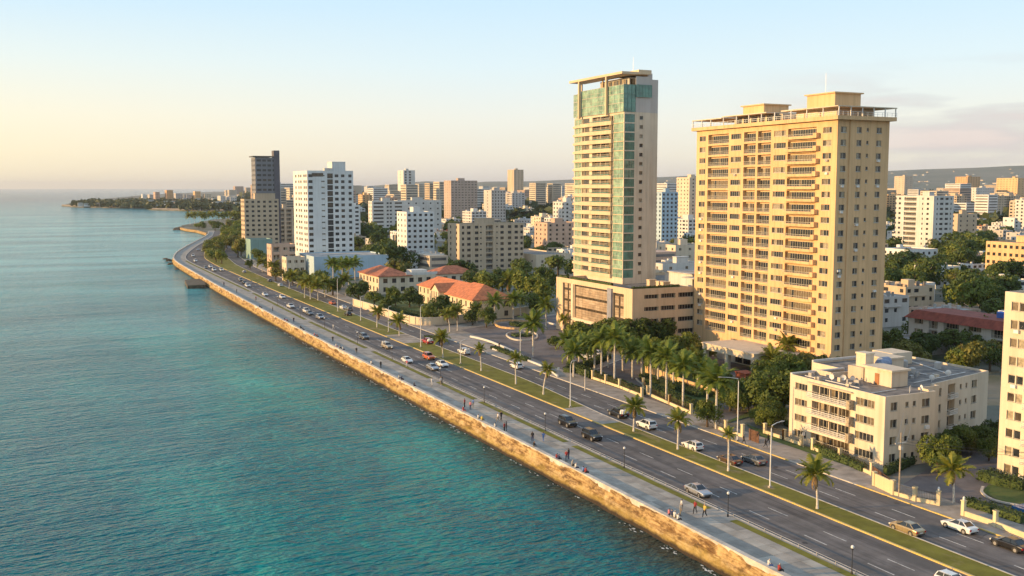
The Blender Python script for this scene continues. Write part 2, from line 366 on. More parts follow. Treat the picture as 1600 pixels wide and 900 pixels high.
# ------------------------------------------------------------------ seawall
def wall_material():
    m = bpy.data.materials.new('seawall_coral_stone'); m.use_nodes = True; t = m.node_tree; b = t.nodes['Principled BSDF']
    b.inputs['Roughness'].default_value = .95
    g = t.nodes.new('ShaderNodeNewGeometry'); sp = t.nodes.new('ShaderNodeSeparateXYZ'); t.links.new(g.outputs['Position'], sp.inputs[0])
    def ns(s, d, sc=(1, 1, 1), r=.6):
        mp = t.nodes.new('ShaderNodeMapping'); mp.inputs['Scale'].default_value = sc; t.links.new(g.outputs['Position'], mp.inputs[0])
        n = t.nodes.new('ShaderNodeTexNoise'); n.inputs['Scale'].default_value = s; n.inputs['Detail'].default_value = d; n.inputs['Roughness'].default_value = r
        t.links.new(mp.outputs[0], n.inputs[0]); return n.outputs[0]
    c = ramp(t, ns(.9, 8, (1, .6, 1.2), .7), [(.36, (.16, .10, .04)), (.45, (.37, .245, .105)), (.60, (.54, .385, .18))])
    v = t.nodes.new('ShaderNodeTexVoronoi'); v.inputs['Scale'].default_value = 1.1; v.feature = 'DISTANCE_TO_EDGE'
    mp = t.nodes.new('ShaderNodeMapping'); mp.inputs['Scale'].default_value = (1, .7, 1.4); t.links.new(g.outputs['Position'], mp.inputs[0]); t.links.new(mp.outputs[0], v.inputs[0])
    c = mixc(t, 1.0, c, ramp(t, v.outputs[0], [(0, (.82, .79, .74)), (.06, (1, 1, 1))]), 'MULTIPLY')
    st = ramp(t, ns(.75, 8, (1, .30, 1.3), .72), [(.49, (1, 1, 1)), (.60, (.26, .17, .09))])
    crs = ramp(t, ns(1.6, 3, (.2, .12, 2.2), .5), [(.40, (.50, .38, .25)), (.47, (1, 1, 1))]); c = mixc(t, .6, c, crs, 'MULTIPLY')
    c = mixc(t, .8, c, st, 'MULTIPLY')
    # weed and damp near the water line
    wl = math_node(t, 'ADD', sp.outputs[2], math_node(t, 'MULTIPLY', ns(.4, 5), 2.6))
    wet = math_node(t, 'SUBTRACT', 1.0, math_node(t, 'MULTIPLY', math_node(t, 'ADD', wl, .35), 1.3, True), True)
    c = mixc(t, math_node(t, 'MULTIPLY', wet, .55), c, (.30, .21, .035))
    low = math_node(t, 'SUBTRACT', 1.0, math_node(t, 'MULTIPLY', math_node(t, 'ADD', math_node(t, 'ADD', sp.outputs[2], 2.25), math_node(t, 'MULTIPLY', ns(.5, 4), -.5)), 2.6, True), True)
    c = mixc(t, low, c, (.035, .022, .010))
    t.links.new(c, b.inputs['Base Color'])
    bp = t.nodes.new('ShaderNodeBump'); bp.inputs['Strength'].default_value = .8; bp.inputs['Distance'].default_value = .25
    t.links.new(ns(2.2, 4), bp.inputs['Height']); t.links.new(bp.outputs[0], b.inputs['Normal']); return m
M_wall = wall_material()
TOE = PL([(-80, 1.2), (210, 1.2), (250, .7), (1100, .6)])
wallroot = tag(empty('seawall', (76.4, 100, 0)), 'long weathered ochre stone seawall between the sea and the promenade', 'seawall')
mb = MB(); ys = []
y = YN
while y < 1050: ys.append(y); y += .8 if 60 < y < 260 else 2.5
NR = 13; rows = []
for y in ys:
    row = []; xw = WALL(y) - .1; toe = TOE(y)
    # direction square to the shore
    tx = (WALL(y + 4) - WALL(y - 4)) / 8; nl = math.hypot(1, tx); nx, ny = -1 / nl, tx / nl
    for k in range(NR):
        t_ = k / (NR - 1); z = .78 - t_ * 3.9
        # upper face nearly vertical, then a worn ledge, then the toe
        o_ = .25 * min(1, t_ / .4) + toe * (.30 * min(1, max(0, t_ - .42) / .12) + .78 * max(0, (t_ - .54) / .40) ** 1.0)
        led = 0.0 * max(0, 1 - abs(t_ - .72) / .12) * (.5 + .5 * noise.noise(Vector((0, y * .05, 3)))) * min(1, toe / 4)
        nn = noise.noise(Vector((xw * .1, y * .22, z * .8))) * .22 + noise.noise(Vector((0, y * .9, z * 1.9))) * .14
        amp = min(1, t_ * 5)
        d = o_ + led + nn * amp
        row.append((xw + nx * d, y + ny * d, z + nn * .25 * amp))
    rows.append(row)
for a, b in zip(rows, rows[1:]):
    for k in range(NR - 1): mb.quad([b[k], b[k + 1], a[k + 1], a[k]])
mb.quad([(75.3, YN, .7), (75.3, YN, -4), (74.6, YN, -4), (75.2, YN, .7)])
mb.build('wall_face', M_wall, wallroot).matrix_parent_inverse = Matrix.Translation((-76.4, -100, 0))
M_cap = mat('seawall_coping', (.56, .50, .42), .85, .14, .6, bump=.2, bscale=4)
cp = strip('coping', off(WALL, -.14), off(WALL, .62), YN, 1045, .80, M_cap, thick=.75, parent=wallroot)
cp.matrix_parent_inverse = Matrix.Translation((-76.4, -100, 0)); del cp['kind']
# worn rocks at the waterline
M_rock = mat('dark_shore_rock', (.10, .08, .05), .9, .3, .8, bump=.6, bscale=5)
def rock_mesh(seed):
    bm = bmesh.new(); bmesh.ops.create_icosphere(bm, subdivisions=3, radius=1)
    for v in bm.verts:
        n_ = noise.noise(v.co * 1.3 + Vector((seed * 7, 0, 0))) * .5 + noise.noise(v.co * 3.1 + Vector((seed, 3, 0))) * .2
        v.co *= 1 + n_; v.co.z *= .5
    me = bpy.data.meshes.new('rock'); bm.to_mesh(me); bm.free(); me.materials.append(M_rock); return me
rocks = [rock_mesh(i) for i in range(4)]
M_foam = mat('sea_foam', (.62, .64, .60), .8, .3, 3, bump=.5, bscale=8)
mb = MB(); rf = random.Random(2)
for _ in range(46):
    a = rf.uniform(0, 6.28); d = rf.uniform(.9, 1.9); x, y = math.cos(a) * d, math.sin(a) * d; s_ = rf.uniform(.06, .22)
    mb.quad([(x + math.cos(q) * s_ * rf.uniform(.5, 1.2), y + math.sin(q) * s_ * 1.6 * rf.uniform(.6, 1.2), .05) for q in (0, 1.05, 2.1, 3.14, 4.2, 5.2)])
foam = mb.mesh('foam', [M_foam])
for i, (px, py, s) in enumerate([(950, 788, 1.2), (925, 772, .9), (905, 765, 1.0), (730, 668, 1.1), (738, 673, .9), (720, 665, 1.4), (697, 652, .8), (682, 645, 1.2), (650, 628, 1.0), (640, 622, 1.3), (598, 600, .8), (552, 570, .9), (535, 560, .7), (515, 545, .9), (495, 537, 1.2), (455, 512, 1.0), (440, 505, 1.2), (415, 495, .8), (268, 413, 2.4), (264, 408, 2.6), (258, 405, 1.6), (274, 421, 1.2), (283, 358, 6), (277, 359.5, 4)]):
    x, y = G(px, py, SEA)
    o = put('shore_rock', rocks[i % 4], None, (x + .6, y, SEA + .05)); o.scale = (s, s * 1.3, s); o.rotation_euler = (0, 0, i * 1.3)
    if i % 3 == 0 or s > 1.15:
        fo = put('foam', foam, o); fo.scale = (1, 1, .2); fo['kind'] = 'stuff'
    tag(o, 'dark wet rock breaking the water at the foot of the seawall', 'rock', 'rocks at the foot of the seawall')
fw_ = MB(); rf = random.Random(6); y = 84.0
while y < 330:
    y += rf.uniform(2, 11)
    for _ in range(rf.randrange(2, 12)):
        yy = y + rf.gauss(0, 1.2); x = WALL(yy) - TOE(yy) - .35 - abs(rf.gauss(0, .55)); s_ = rf.uniform(.04, .2)
        fw_.quad([(x + math.cos(q) * s_ * rf.uniform(.5, 1.2), yy + math.sin(q) * s_ * 2.2 * rf.uniform(.6, 1.2), SEA + .03 + _ * .001) for q in (0, 1.05, 2.1, 3.14, 4.2, 5.2)])
tag(fw_.build('shore_foam', M_foam), 'flecks of white foam along the foot of the seawall', kind='stuff')
# stone jetty
jr = [(288.5, 437.5), (320, 434.5), (321, 445), (293, 446)]
jp = [G(px, py, SEA + 1.6) for px, py in jr]
mb = MB(); mb.poly(jp, SEA + 1.6)
for a, b in zip(jp, jp[1:] + jp[:1]): mb.quad([(*a, SEA + 1.6), (*b, SEA + 1.6), (*b, SEA - .5), (*a, SEA - .5)])
tag(mb.build('stone_jetty', M_rock), 'low dark stone jetty jutting from the seawall into the sea', 'jetty')
# headland spur with its own low wall
sp_ = [G(*p, SEA) for p in [(281, 359.5), (290, 362), (306, 364), (322, 369)]]
mb = MB()
for a, b in zip(sp_, sp_[1:]):
    mb.quad([(a[0], a[1], SEA - .5), (b[0], b[1], SEA - .5), (b[0] + .5, b[1] + 1, .5), (a[0] + .5, a[1] + 1, .5)])
    mb.quad([(a[0] + .5, a[1] + 1, .5), (b[0] + .5, b[1] + 1, .5), (b[0] + 3, b[1] + 6, .5), (a[0] + 3, a[1] + 6, .5)])
tag(mb.build('spur_seawall', M_wall), 'short ochre seawall round the small point past the bend', 'seawall')
# ------------------------------------------------------------------ hotel and plaza ground
def sheet(name, pix, z, m, kind='structure'):
    mb = MB(); mb.poly([G(*p, z) for p in pix], z); return tag(mb.build(name, m), kind=kind)
def smooth_line(pts, n=6, closed=False):
    P = [Vector((*p, 0)) for p in pts]; res = []; m = len(P)
    rng = range(m if closed else m - 1)
    for i in rng:
        a = P[(i - 1) % m] if closed or i > 0 else P[i]; b = P[i]; c = P[(i + 1) % m]; d = P[(i + 2) % m] if closed or i < m - 2 else c
        for k in range(n):
            t = k / n; res.append(.5 * ((2 * b) + (c - a) * t + (2 * a - 5 * b + 4 * c - d) * t * t + (3 * b - 3 * c + d - a) * t ** 3))
    if not closed: res.append(P[-1])
    return [(p.x, p.y) for p in res]
def wall_line(pts, w, h, z0=0.0, mb=None, closed=False, mi=0):
    """a wall or kerb of width w and height h along a ground line"""
    mb = mb or MB(); P = [Vector((*p, 0)) for p in pts]; m = len(P); Ls, Rs = [], []
    for i, p in enumerate(P):
        a = P[i - 1] if (i > 0 or closed) else p; b = P[(i + 1) % m] if (i < m - 1 or closed) else p
        d = (b - a).normalized(); n_ = Vector((-d.y, d.x, 0)) * w / 2; Ls.append(p + n_); Rs.append(p - n_)
    for i in range(m if closed else m - 1):
        j = (i + 1) % m
        l0, l1, r0, r1 = Ls[i], Ls[j], Rs[i], Rs[j]
        mb.quad([(r0.x, r0.y, z0 + h), (r1.x, r1.y, z0 + h), (l1.x, l1.y, z0 + h), (l0.x, l0.y, z0 + h)], mi)
        mb.quad([(l0.x, l0.y, z0), (l0.x, l0.y, z0 + h), (l1.x, l1.y, z0 + h), (l1.x, l1.y, z0)], mi)
        mb.quad([(r1.x, r1.y, z0), (r1.x, r1.y, z0 + h), (r0.x, r0.y, z0 + h), (r0.x, r0.y, z0)], mi)
    if not closed:
        for l, r in ((Ls[0], Rs[0]), (Rs[-1], Ls[-1])): mb.quad([(l.x, l.y, z0), (l.x, l.y, z0 + h), (r.x, r.y, z0 + h), (r.x, r.y, z0)], mi)
    return mb
def kerb(pix, w=.35, h=.16, m=M_kerb, closed=False, name='driveway_kerb', z=0.02):
    return tag(wall_line(smooth_line([G(*p) for p in pix], 5, closed), w, h, z, closed=closed).build(name, m), kind='structure')
M_pave = mat('plaza_paving', (.30, .255, .21), .9, .14, .3)
sheet('plaza_paving', [(655, 512), (800, 500), (880, 488), (985, 548), (1000, 560), (905, 598), (870, 587), (760, 548)], .03, M_pave)
sheet('plaza_asphalt', [(720, 515), (870, 492), (905, 515), (935, 560), (905, 590), (870, 575), (760, 530)], .04, M_asphalt2)
sheet('hotel_grounds_lawn', [(905, 598), (1000, 545), (1110, 535), (1300, 590), (1210, 640), (1120, 665)], .03, M_lawn)
sheet('hotel_driveway', [(930, 580), (978, 556), (1010, 556), (1000, 583), (1010, 595), (1060, 622), (1118, 632), (1140, 628), (1150, 600), (1130, 575), (1060, 553), (1075, 545), (1165, 572), (1200, 590), (1178, 640), (1120, 665), (1065, 650), (1010, 628), (960, 602)], .05, M_asphalt2)
kerb([(905, 585), (935, 577), (960, 566), (985, 558), (1010, 552)])
kerb([(1060, 622.5), (1075, 629), (1095, 633), (1118, 633)])
kerb([(1120, 555), (1082, 562), (1090, 556)])
kerb([(994, 592), (998, 597), (1010, 604), (1026, 604), (1040, 612), (1060, 622), (1080, 629), (1100, 632), (1118, 632)], .4, .2)
kerb([(1140, 588), (1155, 590), (1160, 600), (1158, 612)], .4, .2)
sheet('building_forecourt_drive', [(1380, 775), (1430, 745), (1500, 700), (1560, 660), (1600, 640), (1600, 745), (1560, 755), (1535, 775), (1560, 790), (1600, 800), (1600, 830), (1500, 800), (1440, 778)], .04, M_asphalt2)
sheet('apartment_garden_lawn', [(1165, 662), (1240, 690), (1390, 745), (1400, 765), (1340, 740), (1200, 690)], .03, M_lawn)
sheet('tower_garden_lawn', [(1534, 768), (1545, 757), (1600, 765), (1600, 790), (1565, 784)], .07, M_lawn)
kerb([(1536, 762), (1534, 770), (1545, 779), (1565, 786), (1600, 792)], .4, .22)
sheet('villa_garden_lawn', [(560, 470), (650, 455), (720, 500), (660, 500), (600, 485)], .03, M_lawn)
# ------------------------------------------------------------------ building kit
WM = {}
def window_mesh(w_, h_, kind, var):
    """one window unit: frame, mullions, glass and sill; origin bottom centre, outside is -Y"""
    w_ = round(w_, 1); h_ = round(h_, 1); key = (w_, h_, kind, var)
    if key in WM: return WM[key]
    mb = MB(); f = .07
    glass = {'w': [M_glass, M_glass2, M_curtain2, M_curtain, M_glass], 'g': [M_green, M_green, M_green3, M_green, M_green2], 'p': [M_greenp, M_greenp2, M_greenp, M_greenp2, M_greenp],
             'd': [M_glass, M_glass, M_glass2, M_glass, M_glass], 's': [M_glass, M_glass2, M_glass, M_curtain2, M_glass], 'h': [M_black] * 5}[kind][var % 5]
    fr = M_framed if kind in 'd' else (M_green2 if kind == 'g' else M_frame)
    n = max(1, round(w_ / (.85 if kind not in 'gp' else 1.0)))
    mb.quad([(-w_ / 2, .03, 0), (w_ / 2, .03, 0), (w_ / 2, .03, h_), (-w_ / 2, .03, h_)], 1)
    mb.box(-w_ / 2, -.03, 0, w_ / 2, .03, f, 0); mb.box(-w_ / 2, -.03, h_ - f, w_ / 2, .03, h_, 0)
    for i in range(n + 1):
        x = -w_ / 2 + w_ * i / n; x0 = max(-w_ / 2, x - f / 2); x1 = min(w_ / 2, x + f / 2)
        mb.box(x0, -.028, f, x1, .028, h_ - f, 0)
    if kind in 'gp': mb.box(-w_ / 2, -.025, h_ * .42, w_ / 2, .025, h_ * .42 + .06, 0)
    if kind in 'ws': mb.box(-w_ / 2 - .08, -.22, -.09, w_ / 2 + .08, .0, .0, 0)
    mats_ = [fr, glass]
    if kind == 'w' and n >= 2:
        # one light behind a different blind
        k = var % n; a = -w_ / 2 + w_ * k / n; alt = [M_curtain2, M_curtain, M_glass, M_glass2, M_curtain2][var % 5]
        mb.quad([(a, .02, f), (a + w_ / n, .02, f), (a + w_ / n, .02, h_ - f), (a, .02, h_ - f)], 2); mats_.append(alt)
    me = mb.mesh('window', mats_); WM[key] = me; return me
RM = {}
def rail_mesh(w_, mat_, h_=.95, depth=.0, step=.5):
    key = (round(w_, 1), mat_.name, h_, depth)
    if key in RM: return RM[key]
    mb = MB(); w_ = round(w_, 1)
    mb.box(-w_ / 2, -.03, h_ - .07, w_ / 2, .03, h_); mb.box(-w_ / 2, -.025, .1, w_ / 2, .025, .16)
    mb.box(-w_ / 2, -.02, h_ * .5, w_ / 2, .02, h_ * .5 + .05)
    n = max(2, int(w_ / step))
    for i in range(n + 1):
        x = -w_ / 2 + .02 + (w_ - .04) * i / n; mb.box(x - .025, -.022, 0, x + .025, .022, h_ - .07)
    if depth:
        for sx in (-1, 1):
            mb.box(sx * w_ / 2 - .03, .03, h_ - .07, sx * w_ / 2 + .03, depth, h_); mb.box(sx * w_ / 2 - .03, .03, .1, sx * w_ / 2 + .03, depth, .16)
    me = mb.mesh('railing', [mat_]); RM[key] = me; return me
def facade(wmb, P0, P1, z0, z1, ops, mi=0):
    """wall from P0 to P1 (outside on the right hand) with real openings (u0,u1,za,zb,depth,back)"""
    d = Vector((P1[0] - P0[0], P1[1] - P0[1])); Ln = d.length; d /= Ln; nr = Vector((d.y, -d.x))
    def pt(u, z, dep=0): return (P0[0] + d.x * u - nr.x * dep, P0[1] + d.y * u - nr.y * dep, z)
    zs = sorted({z0, z1} | {o[2] for o in ops} | {o[3] for o in ops})
    for a, b in zip(zs, zs[1:]):
        if b - a < 1e-4: continue
        act = sorted([o for o in ops if o[2] <= a + 1e-4 and o[3] >= b - 1e-4]); u = 0
        for o in act:
            if o[0] > u + 1e-4: wmb.quad([pt(u, a), pt(o[0], a), pt(o[0], b), pt(u, b)], mi)
            u = max(u, o[1])
        if u < Ln - 1e-4: wmb.quad([pt(u, a), pt(Ln, a), pt(Ln, b), pt(u, b)], mi)
    for u0, u1, a, b, dep, back in ops:
        if dep <= 0: continue
        wmb.quad([pt(u0, a), pt(u1, a), pt(u1, a, dep), pt(u0, a, dep)], mi)
        wmb.quad([pt(u0, b, dep), pt(u1, b, dep), pt(u1, b), pt(u0, b)], mi)
        wmb.quad([pt(u0, a), pt(u0, a, dep), pt(u0, b, dep), pt(u0, b)], mi)
        wmb.quad([pt(u1, a, dep), pt(u1, a), pt(u1, b), pt(u1, b, dep)], mi)
        if back: wmb.quad([pt(u0, a, dep), pt(u1, a, dep), pt(u1, b, dep), pt(u0, b, dep)], mi)
    return pt, math.atan2(d.y, d.x)
def parapet_roof(wmb, rmb, foot, z1, ph=.6, th=.25):
    P = [Vector(p) for p in foot]; n = len(P); ins = []
    for i in range(n):
        a, b, c = P[i - 1], P[i], P[(i + 1) % n]; d1 = (b - a).normalized(); d2 = (c - b).normalized()
        n1 = Vector((-d1.y, d1.x)); n2 = Vector((-d2.y, d2.x)); k = n1 + n2; k *= 1 / max(.3, k.dot(n1)); ins.append(b + k * th)
    for i in range(n):
        j = (i + 1) % n; a, b, c, d = P[i], P[j], ins[j], ins[i]
        wmb.quad([(a.x, a.y, z1), (b.x, b.y, z1), (c.x, c.y, z1), (d.x, d.y, z1)])
        wmb.quad([(d.x, d.y, z1), (c.x, c.y, z1), (c.x, c.y, z1 - ph), (d.x, d.y, z1 - ph)])
    rmb.poly([(p.x, p.y) for p in ins], z1 - ph)
class Bld:
    """a building: foot is a counter-clockwise outline relative to the corner nearest the camera"""
    def __init__(s, name, label, cat, loc, foot, H, wall, roof=M_roofg, z0=-.1, rz=0.0, single=True, ph=.6):
        s.root = tag(empty(name, (loc[0], loc[1], 0), rz), label, cat); s.foot = foot; s.H = H; s.z0 = z0; s.wall = wall; s.single = single
        s.w = MB(); s.r = MB(); s.g = MB(); s.ph = ph; s.roofm = roof; s.edges = {}; s.rnd = random.Random(hash(label) % 9999 if False else sum(map(ord, label)))
        s.nwin = 0; s.slabs = MB()
    def face(s, i, cols, rows, z_top=None, skip=None, rev=False):
        """cols: (u0,u1,kind); rows: floor levels. Kinds w s g d window units, b balcony, B projecting balcony, h dark opening"""
        P0 = s.foot[i]; P1 = s.foot[(i + 1) % len(s.foot)]; Ln = math.hypot(P1[0] - P0[0], P1[1] - P0[1])
        ops = []; units = []
        for r_, z in enumerate(rows):
            for c_, (u0, u1, k) in enumerate(cols):
                if skip and skip(r_, c_): continue
                if rev: u0, u1 = Ln - u1, Ln - u0
                if isinstance(k, tuple): k, za, zb = k
                else: za, zb = {'w': (1.0, 2.35), 's': (1.35, 2.2), 'g': (.25, 2.75), 'p': (.6, 2.5), 'd': (.9, 2.4), 'b': (.12, 2.62), 'B': (.12, 2.62), 'h': (1.1, 2.2)}[k]
                dep = {'w': .16, 's': .14, 'g': .05, 'p': .08, 'd': .2, 'b': .95, 'B': .75, 'h': .8}[k]
                ops.append((u0, u1, z + za, z + zb, dep, k in 'bB')); units.append((u0, u1, z, za, zb, dep, k))
        pt, rz = facade(s.w, P0, P1, s.z0, z_top or s.H, ops)
        s.edges[i] = True
        for u0, u1, z, za, zb, dep, k in units:
            um = (u0 + u1) / 2; W = u1 - u0; hh = zb - za; var = s.rnd.randrange(5)
            if k in 'wsgdhp':
                if s.single: put('window', window_mesh(W, hh, k, var), s.root, pt(um, z + za, dep), rz)
                else: s._flat(pt, u0, u1, z + za, z + zb, dep * .7, var, k)
            else:
                if s.single:
                    put('window', window_mesh(W - .5, 2.1, 'w', (0, 1, 4, 0, 2)[var]), s.root, pt(um, z + za + .05, dep - .04), rz)
                    if k == 'b': put('railing', rail_mesh(W, M_frame), s.root, pt(um, z + za, .05), rz)
                    else:
                        e = 1.1
                        put('railing', rail_mesh(W - .3, M_frame, .95, 1.0), s.root, pt(um, z + za, -e + .08), rz)
                        a_, b_ = pt(u0, z + za - .18, -e), pt(u1, z + za - .18, 0)
                        xs = sorted((a_[0], b_[0])); yy = sorted((a_[1], b_[1])); s.slabs.box(xs[0], yy[0], a_[2], xs[1], yy[1], a_[2] + .2)
                        q0, q1 = pt(u0, z, -e), pt(u1, z, -e)
                        if abs(q0[0] - q1[0]) < .01:
                            sx = min(q0[0], q0[0]) ; s.slabs.box(q0[0] - .02, yy[0], a_[2] + .2, q0[0] + .1, yy[1], a_[2] + .62)
                else: s._flat(pt, u0, u1, z + za + .7, z + zb, dep * .9, var, 'd'); s.w.quad([pt(u0, z + za, .05), pt(u1, z + za, .05), pt(u1, z + za + .8, .05), pt(u0, z + za + .8, .05)])
        return pt, rz
    def _flat(s, pt, u0, u1, a, b, dep, var, k):
        s.g.quad([pt(u0, a, dep), pt(u1, a, dep), pt(u1, b, dep), pt(u0, b, dep)], 0 if var != 2 else 1); s.nwin += 1
    def done(s, wname='wall', glass=None, roof=True, parapet=True):
        n = len(s.foot)
        for i in range(n):
            if i not in s.edges: facade(s.w, s.foot[i], s.foot[(i + 1) % n], s.z0, s.H, [])
        if roof: parapet_roof(s.w, s.r, s.foot, s.H, s.ph)
        s.w.build(wname, s.wall, s.root)
        if roof: s.r.build('roof', s.roofm, s.root)
        if s.slabs.f: s.slabs.build('balcony_slabs', s.wall, s.root)
        if s.nwin: tag(s.g.build('windows', glass or [M_glass, M_curtain2], s.root), kind='stuff')
        return s.root
    def box(s, name, b, m, mi=0):
        mb = MB(); mb.box(*b); return mb.build(name, m, s.root)
def rect(X, Y): return [(0, 0), (X, 0), (X, Y), (0, Y)]     # edge 0 faces the camera (-Y), edge 3 faces the sea (-X)
def cols(n, L0, L1, w_, k='w', jitter=0):
    return [(L0 + (L1 - L0) * (i + .5) / n - w_ / 2, L0 + (L1 - L0) * (i + .5) / n + w_ / 2, k) for i in range(n)]
def roofbox(B, x, y, z, X, Y, H, m, over=.2, name='rooftop_room'):
    mb = MB(); mb.box(x, y, z, x + X, y + Y, z + H); mb.box(x - over, y - over, z + H, x + X + over, y + Y + over, z + H + .3); return mb.build(name, m, B.root)
def tank(B, x, y, z, r_=.9, h_=1.6, m=None):
    mb = MB(); mb.tube([(x, y, z), (x, y, z + h_ * .85), (x, y, z + h_)], [r_, r_, r_ * .4], 12); return mb.build('water_tank', m or M_lampw, B.root)
# wall colours
P_yel = plaster('plaster_warm_yellow', (.69, .445, .23), .2)
P_cream = plaster('plaster_cream', (.64, .485, .315), .12)
P_creamp = plaster('plaster_pale_cream', (.66, .55, .41), .16)
P_grey = plaster('plaster_pale_grey', (.50, .46, .42), .1)
P_white = plaster('plaster_white', (.68, .68, .66), .12)
P_offw = plaster('plaster_offwhite', (.60, .58, .54), .14)
P_beige = plaster('plaster_beige', (.54, .42, .29), .16)
P_tan = plaster('plaster_tan', (.54, .44, .33), .14)
P_pink = plaster('plaster_pinkish', (.55, .38, .28), .16)
P_brown = plaster('plaster_brown', (.46, .36, .30), .12)
P_orange = plaster('plaster_orange', (.60, .36, .18), .12)
P_blue = plaster('plaster_pale_blue', (.40, .52, .60), .1)
P_teal = plaster('plaster_teal', (.22, .34, .31), .14)
P_dark = plaster('plaster_dark_grey', (.20, .20, .215), .06)
P_villa = plaster('plaster_villa_cream', (.64, .53, .37), .12)
# ------------------------------------------------------------------ tall yellow apartment tower
B = Bld('apartment_tower', 'tall warm yellow apartment tower with rows of balconies and two rooftop houses, right of centre', 'tower', (169.2, 181.6), rect(15.9, 54.4), 60.0, P_yel)
rows = [57.1 - 1.75 - 2.98 * k + .25 for k in range(19)]
front = [(1.9, 4.7, 'w'), (5.8, 7.6, 's'), (7.6, 16.9, 'B'), (17.6, 22.0, 'w'), (23.1, 28.2, 'b'), (29.0, 33.8, 'b'), (34.9, 39.1, 'w'), (40.1, 49.1, 'b'), (50.3, 53.0, 'w')]
front = [c for c in front if c[2] != 's']
front[1] = (6.9, 16.9, 'B')
B.face(3, front, rows[:18], rev=True, skip=lambda r_, c_: (c_ == 4 and (r_ * 7) % 5 == 1 and False))
B.face(0, [(1.0, 2.7, 'w'), (5.8, 7.3, 'w'), (8.8, 9.5, 's'), (11.9, 13.5, 'w')], rows)
B.done()
# shallow rib between the stacks of windows and end walls of the projecting balconies
for r_ in rows[:18]:
    B.box('balcony_end_wall', (-1.12, 5.75, r_ + .0, -.0, 6.85, r_ + 1.15), P_yel)
mb = MB(); mb.box(3.6, -.22, 0, 5.0, -.002, 59.6); mb.build('wall_rib', P_yel, B.root)
mb = MB(); mb.box(-1.1, -1.1, 59.5, 17.0, 55.5, 60.4); mb.build('roof_terrace_slab', P_yel, B.root)
mb = MB()
for (x0, y0, x1, y1) in ((-1.2, -1.2, -1.14, 55.6), (-1.2, -1.2, 17.1, -1.14)):
    mb.box(x0 + .15, y0 + .15, 61.3, x1, y1 if y1 > 0 else y1 + .15, 61.37); mb.box(x0 + .15, y0 + .15, 60.85, x1, y1 if y1 > 0 else y1 + .15, 60.9)
for k in range(38): mb.box(-1.04, -1.0 + k * 1.5, 60.4, -.98, -.94 + k * 1.5, 61.3)
for k in range(13): mb.box(-1.0 + k * 1.5, -1.04, 60.4, -.94 + k * 1.5, -.98, 61.3)
mb.build('terrace_railing', M_lampw, B.root)
mb = MB(); mb.box(2.5, 3.0, 60.4, 14, 17, 62.35); mb.box(2.5, 22, 60.4, 14, 41, 62.3); mb.build('penthouse_wall', P_creamp, B.root)
for k in range(6): put('window', window_mesh(2.4, 1.6, 'd', k), B.root, (2.46, 23.6 + k * 3.1, 60.55), -R(90))
mb = MB(); mb.box(-1.15, -1.15, 62.4, 17.0, 10.5, 62.62); mb.box(-.6, 10.5, 62.42, 16, 19, 62.75); mb.box(-1.0, 24, 62.5, 16, 42, 62.75); mb.box(-1.0, 42.2, 62.2, 16, 55.4, 62.45); mb.build('roof_canopy', P_creamp, B.root)
mb = MB()
for y in (-1.1, 4, 9.5, 15, 21, 26, 31, 36, 41.5, 47, 51, 55.2): mb.box(-.9, y - .1, 60.4, -.7, y + .1, 62.43 if y < 42 else 62.22)
for x in (3, 6.5, 10, 13.5, 16.8): mb.box(x - .1, -.95, 60.4, x + .1, -.75, 62.41)
mb.build('canopy_posts', M_lampw, B.root)
roofbox(B, 4.0, 5.5, 62.7, 8.0, 9.5, 3.4, P_yel, .5, 'lift_house'); roofbox(B, 4.0, 31, 62.7, 8.0, 8.5, 2.5, P_yel, .5, 'lift_house')
mb = MB(); mb.tube([(7, 12, 66.3), (7, 12, 71.5)], [.05, .03], 5); mb.build('mast', M_metal, B.root)
# hotel entrance canopy
c0 = [a - b for a, b in zip(G(1178, 557, 5), (169.2, 181.6))]
mb = MB(); mb.box(c0[0], c0[1], 4.0, c0[0] + 9, c0[1] + 20, 5.4); mb.box(c0[0] - .25, c0[1] - .25, 5.4, c0[0] + 9.2, c0[1] + 20.2, 5.65); mb.box(c0[0] + 9, c0[1] - 3, 0, -.02, c0[1] + 26, 4.3); mb.build('entrance_canopy', P_creamp, B.root)
for x, y in ((c0[0] + .6, c0[1] + .6), (c0[0] + .6, c0[1] + 10.5), (c0[0] + .6, c0[1] + 19.2), (c0[0] + 8, c0[1] + .6)):
    B.box('canopy_column', (x - .5, y - .5, 0, x + .5, y + .5, 4.0), P_creamp)
for k in range(6): put('window', window_mesh(2.6, 2.8, 'd', k), B.root, (c0[0] + 8.95, c0[1] + 1 + k * 3.2, .3), -R(90))
mb = MB()
for k in range(5): mb.box(1.2 + 2.7 * k, -.55, 6 + 8.94 * k % 50, 2.0 + 2.7 * k, -.2, 6.5 + 8.94 * k % 50)
B.box('air_conditioner', (12.3, -.45, 4.4, 13.1, -.02, 4.9), M_lampw); B.box('air_conditioner', (.9, -.45, 24.5, 1.7, -.02, 25), M_lampw); B.box('air_conditioner', (12.3, -.45, 19.3, 13.1, -.02, 19.8), M_lampw)
ra = random.Random(8); acm = MB(); acm.box(-.38, -.42, 0, .38, -.005, .5); acm = acm.mesh('air_conditioner', [M_lampw])
for k in range(26):
    z = rows[ra.randrange(19)] if True else 0
    if ra.random() < .45: put('air_conditioner', acm, B.root, (ra.choice((1.6, 6.4, 12.5)), 0, z + .35))
    else: put('air_conditioner', acm, B.root, (0, ra.choice((3.0, 19.5, 37.0, 51.5)), z + .35), -R(90))
M_stain = mat('damp_stain', (.40, .29, .17), .9, .2, 1.5)
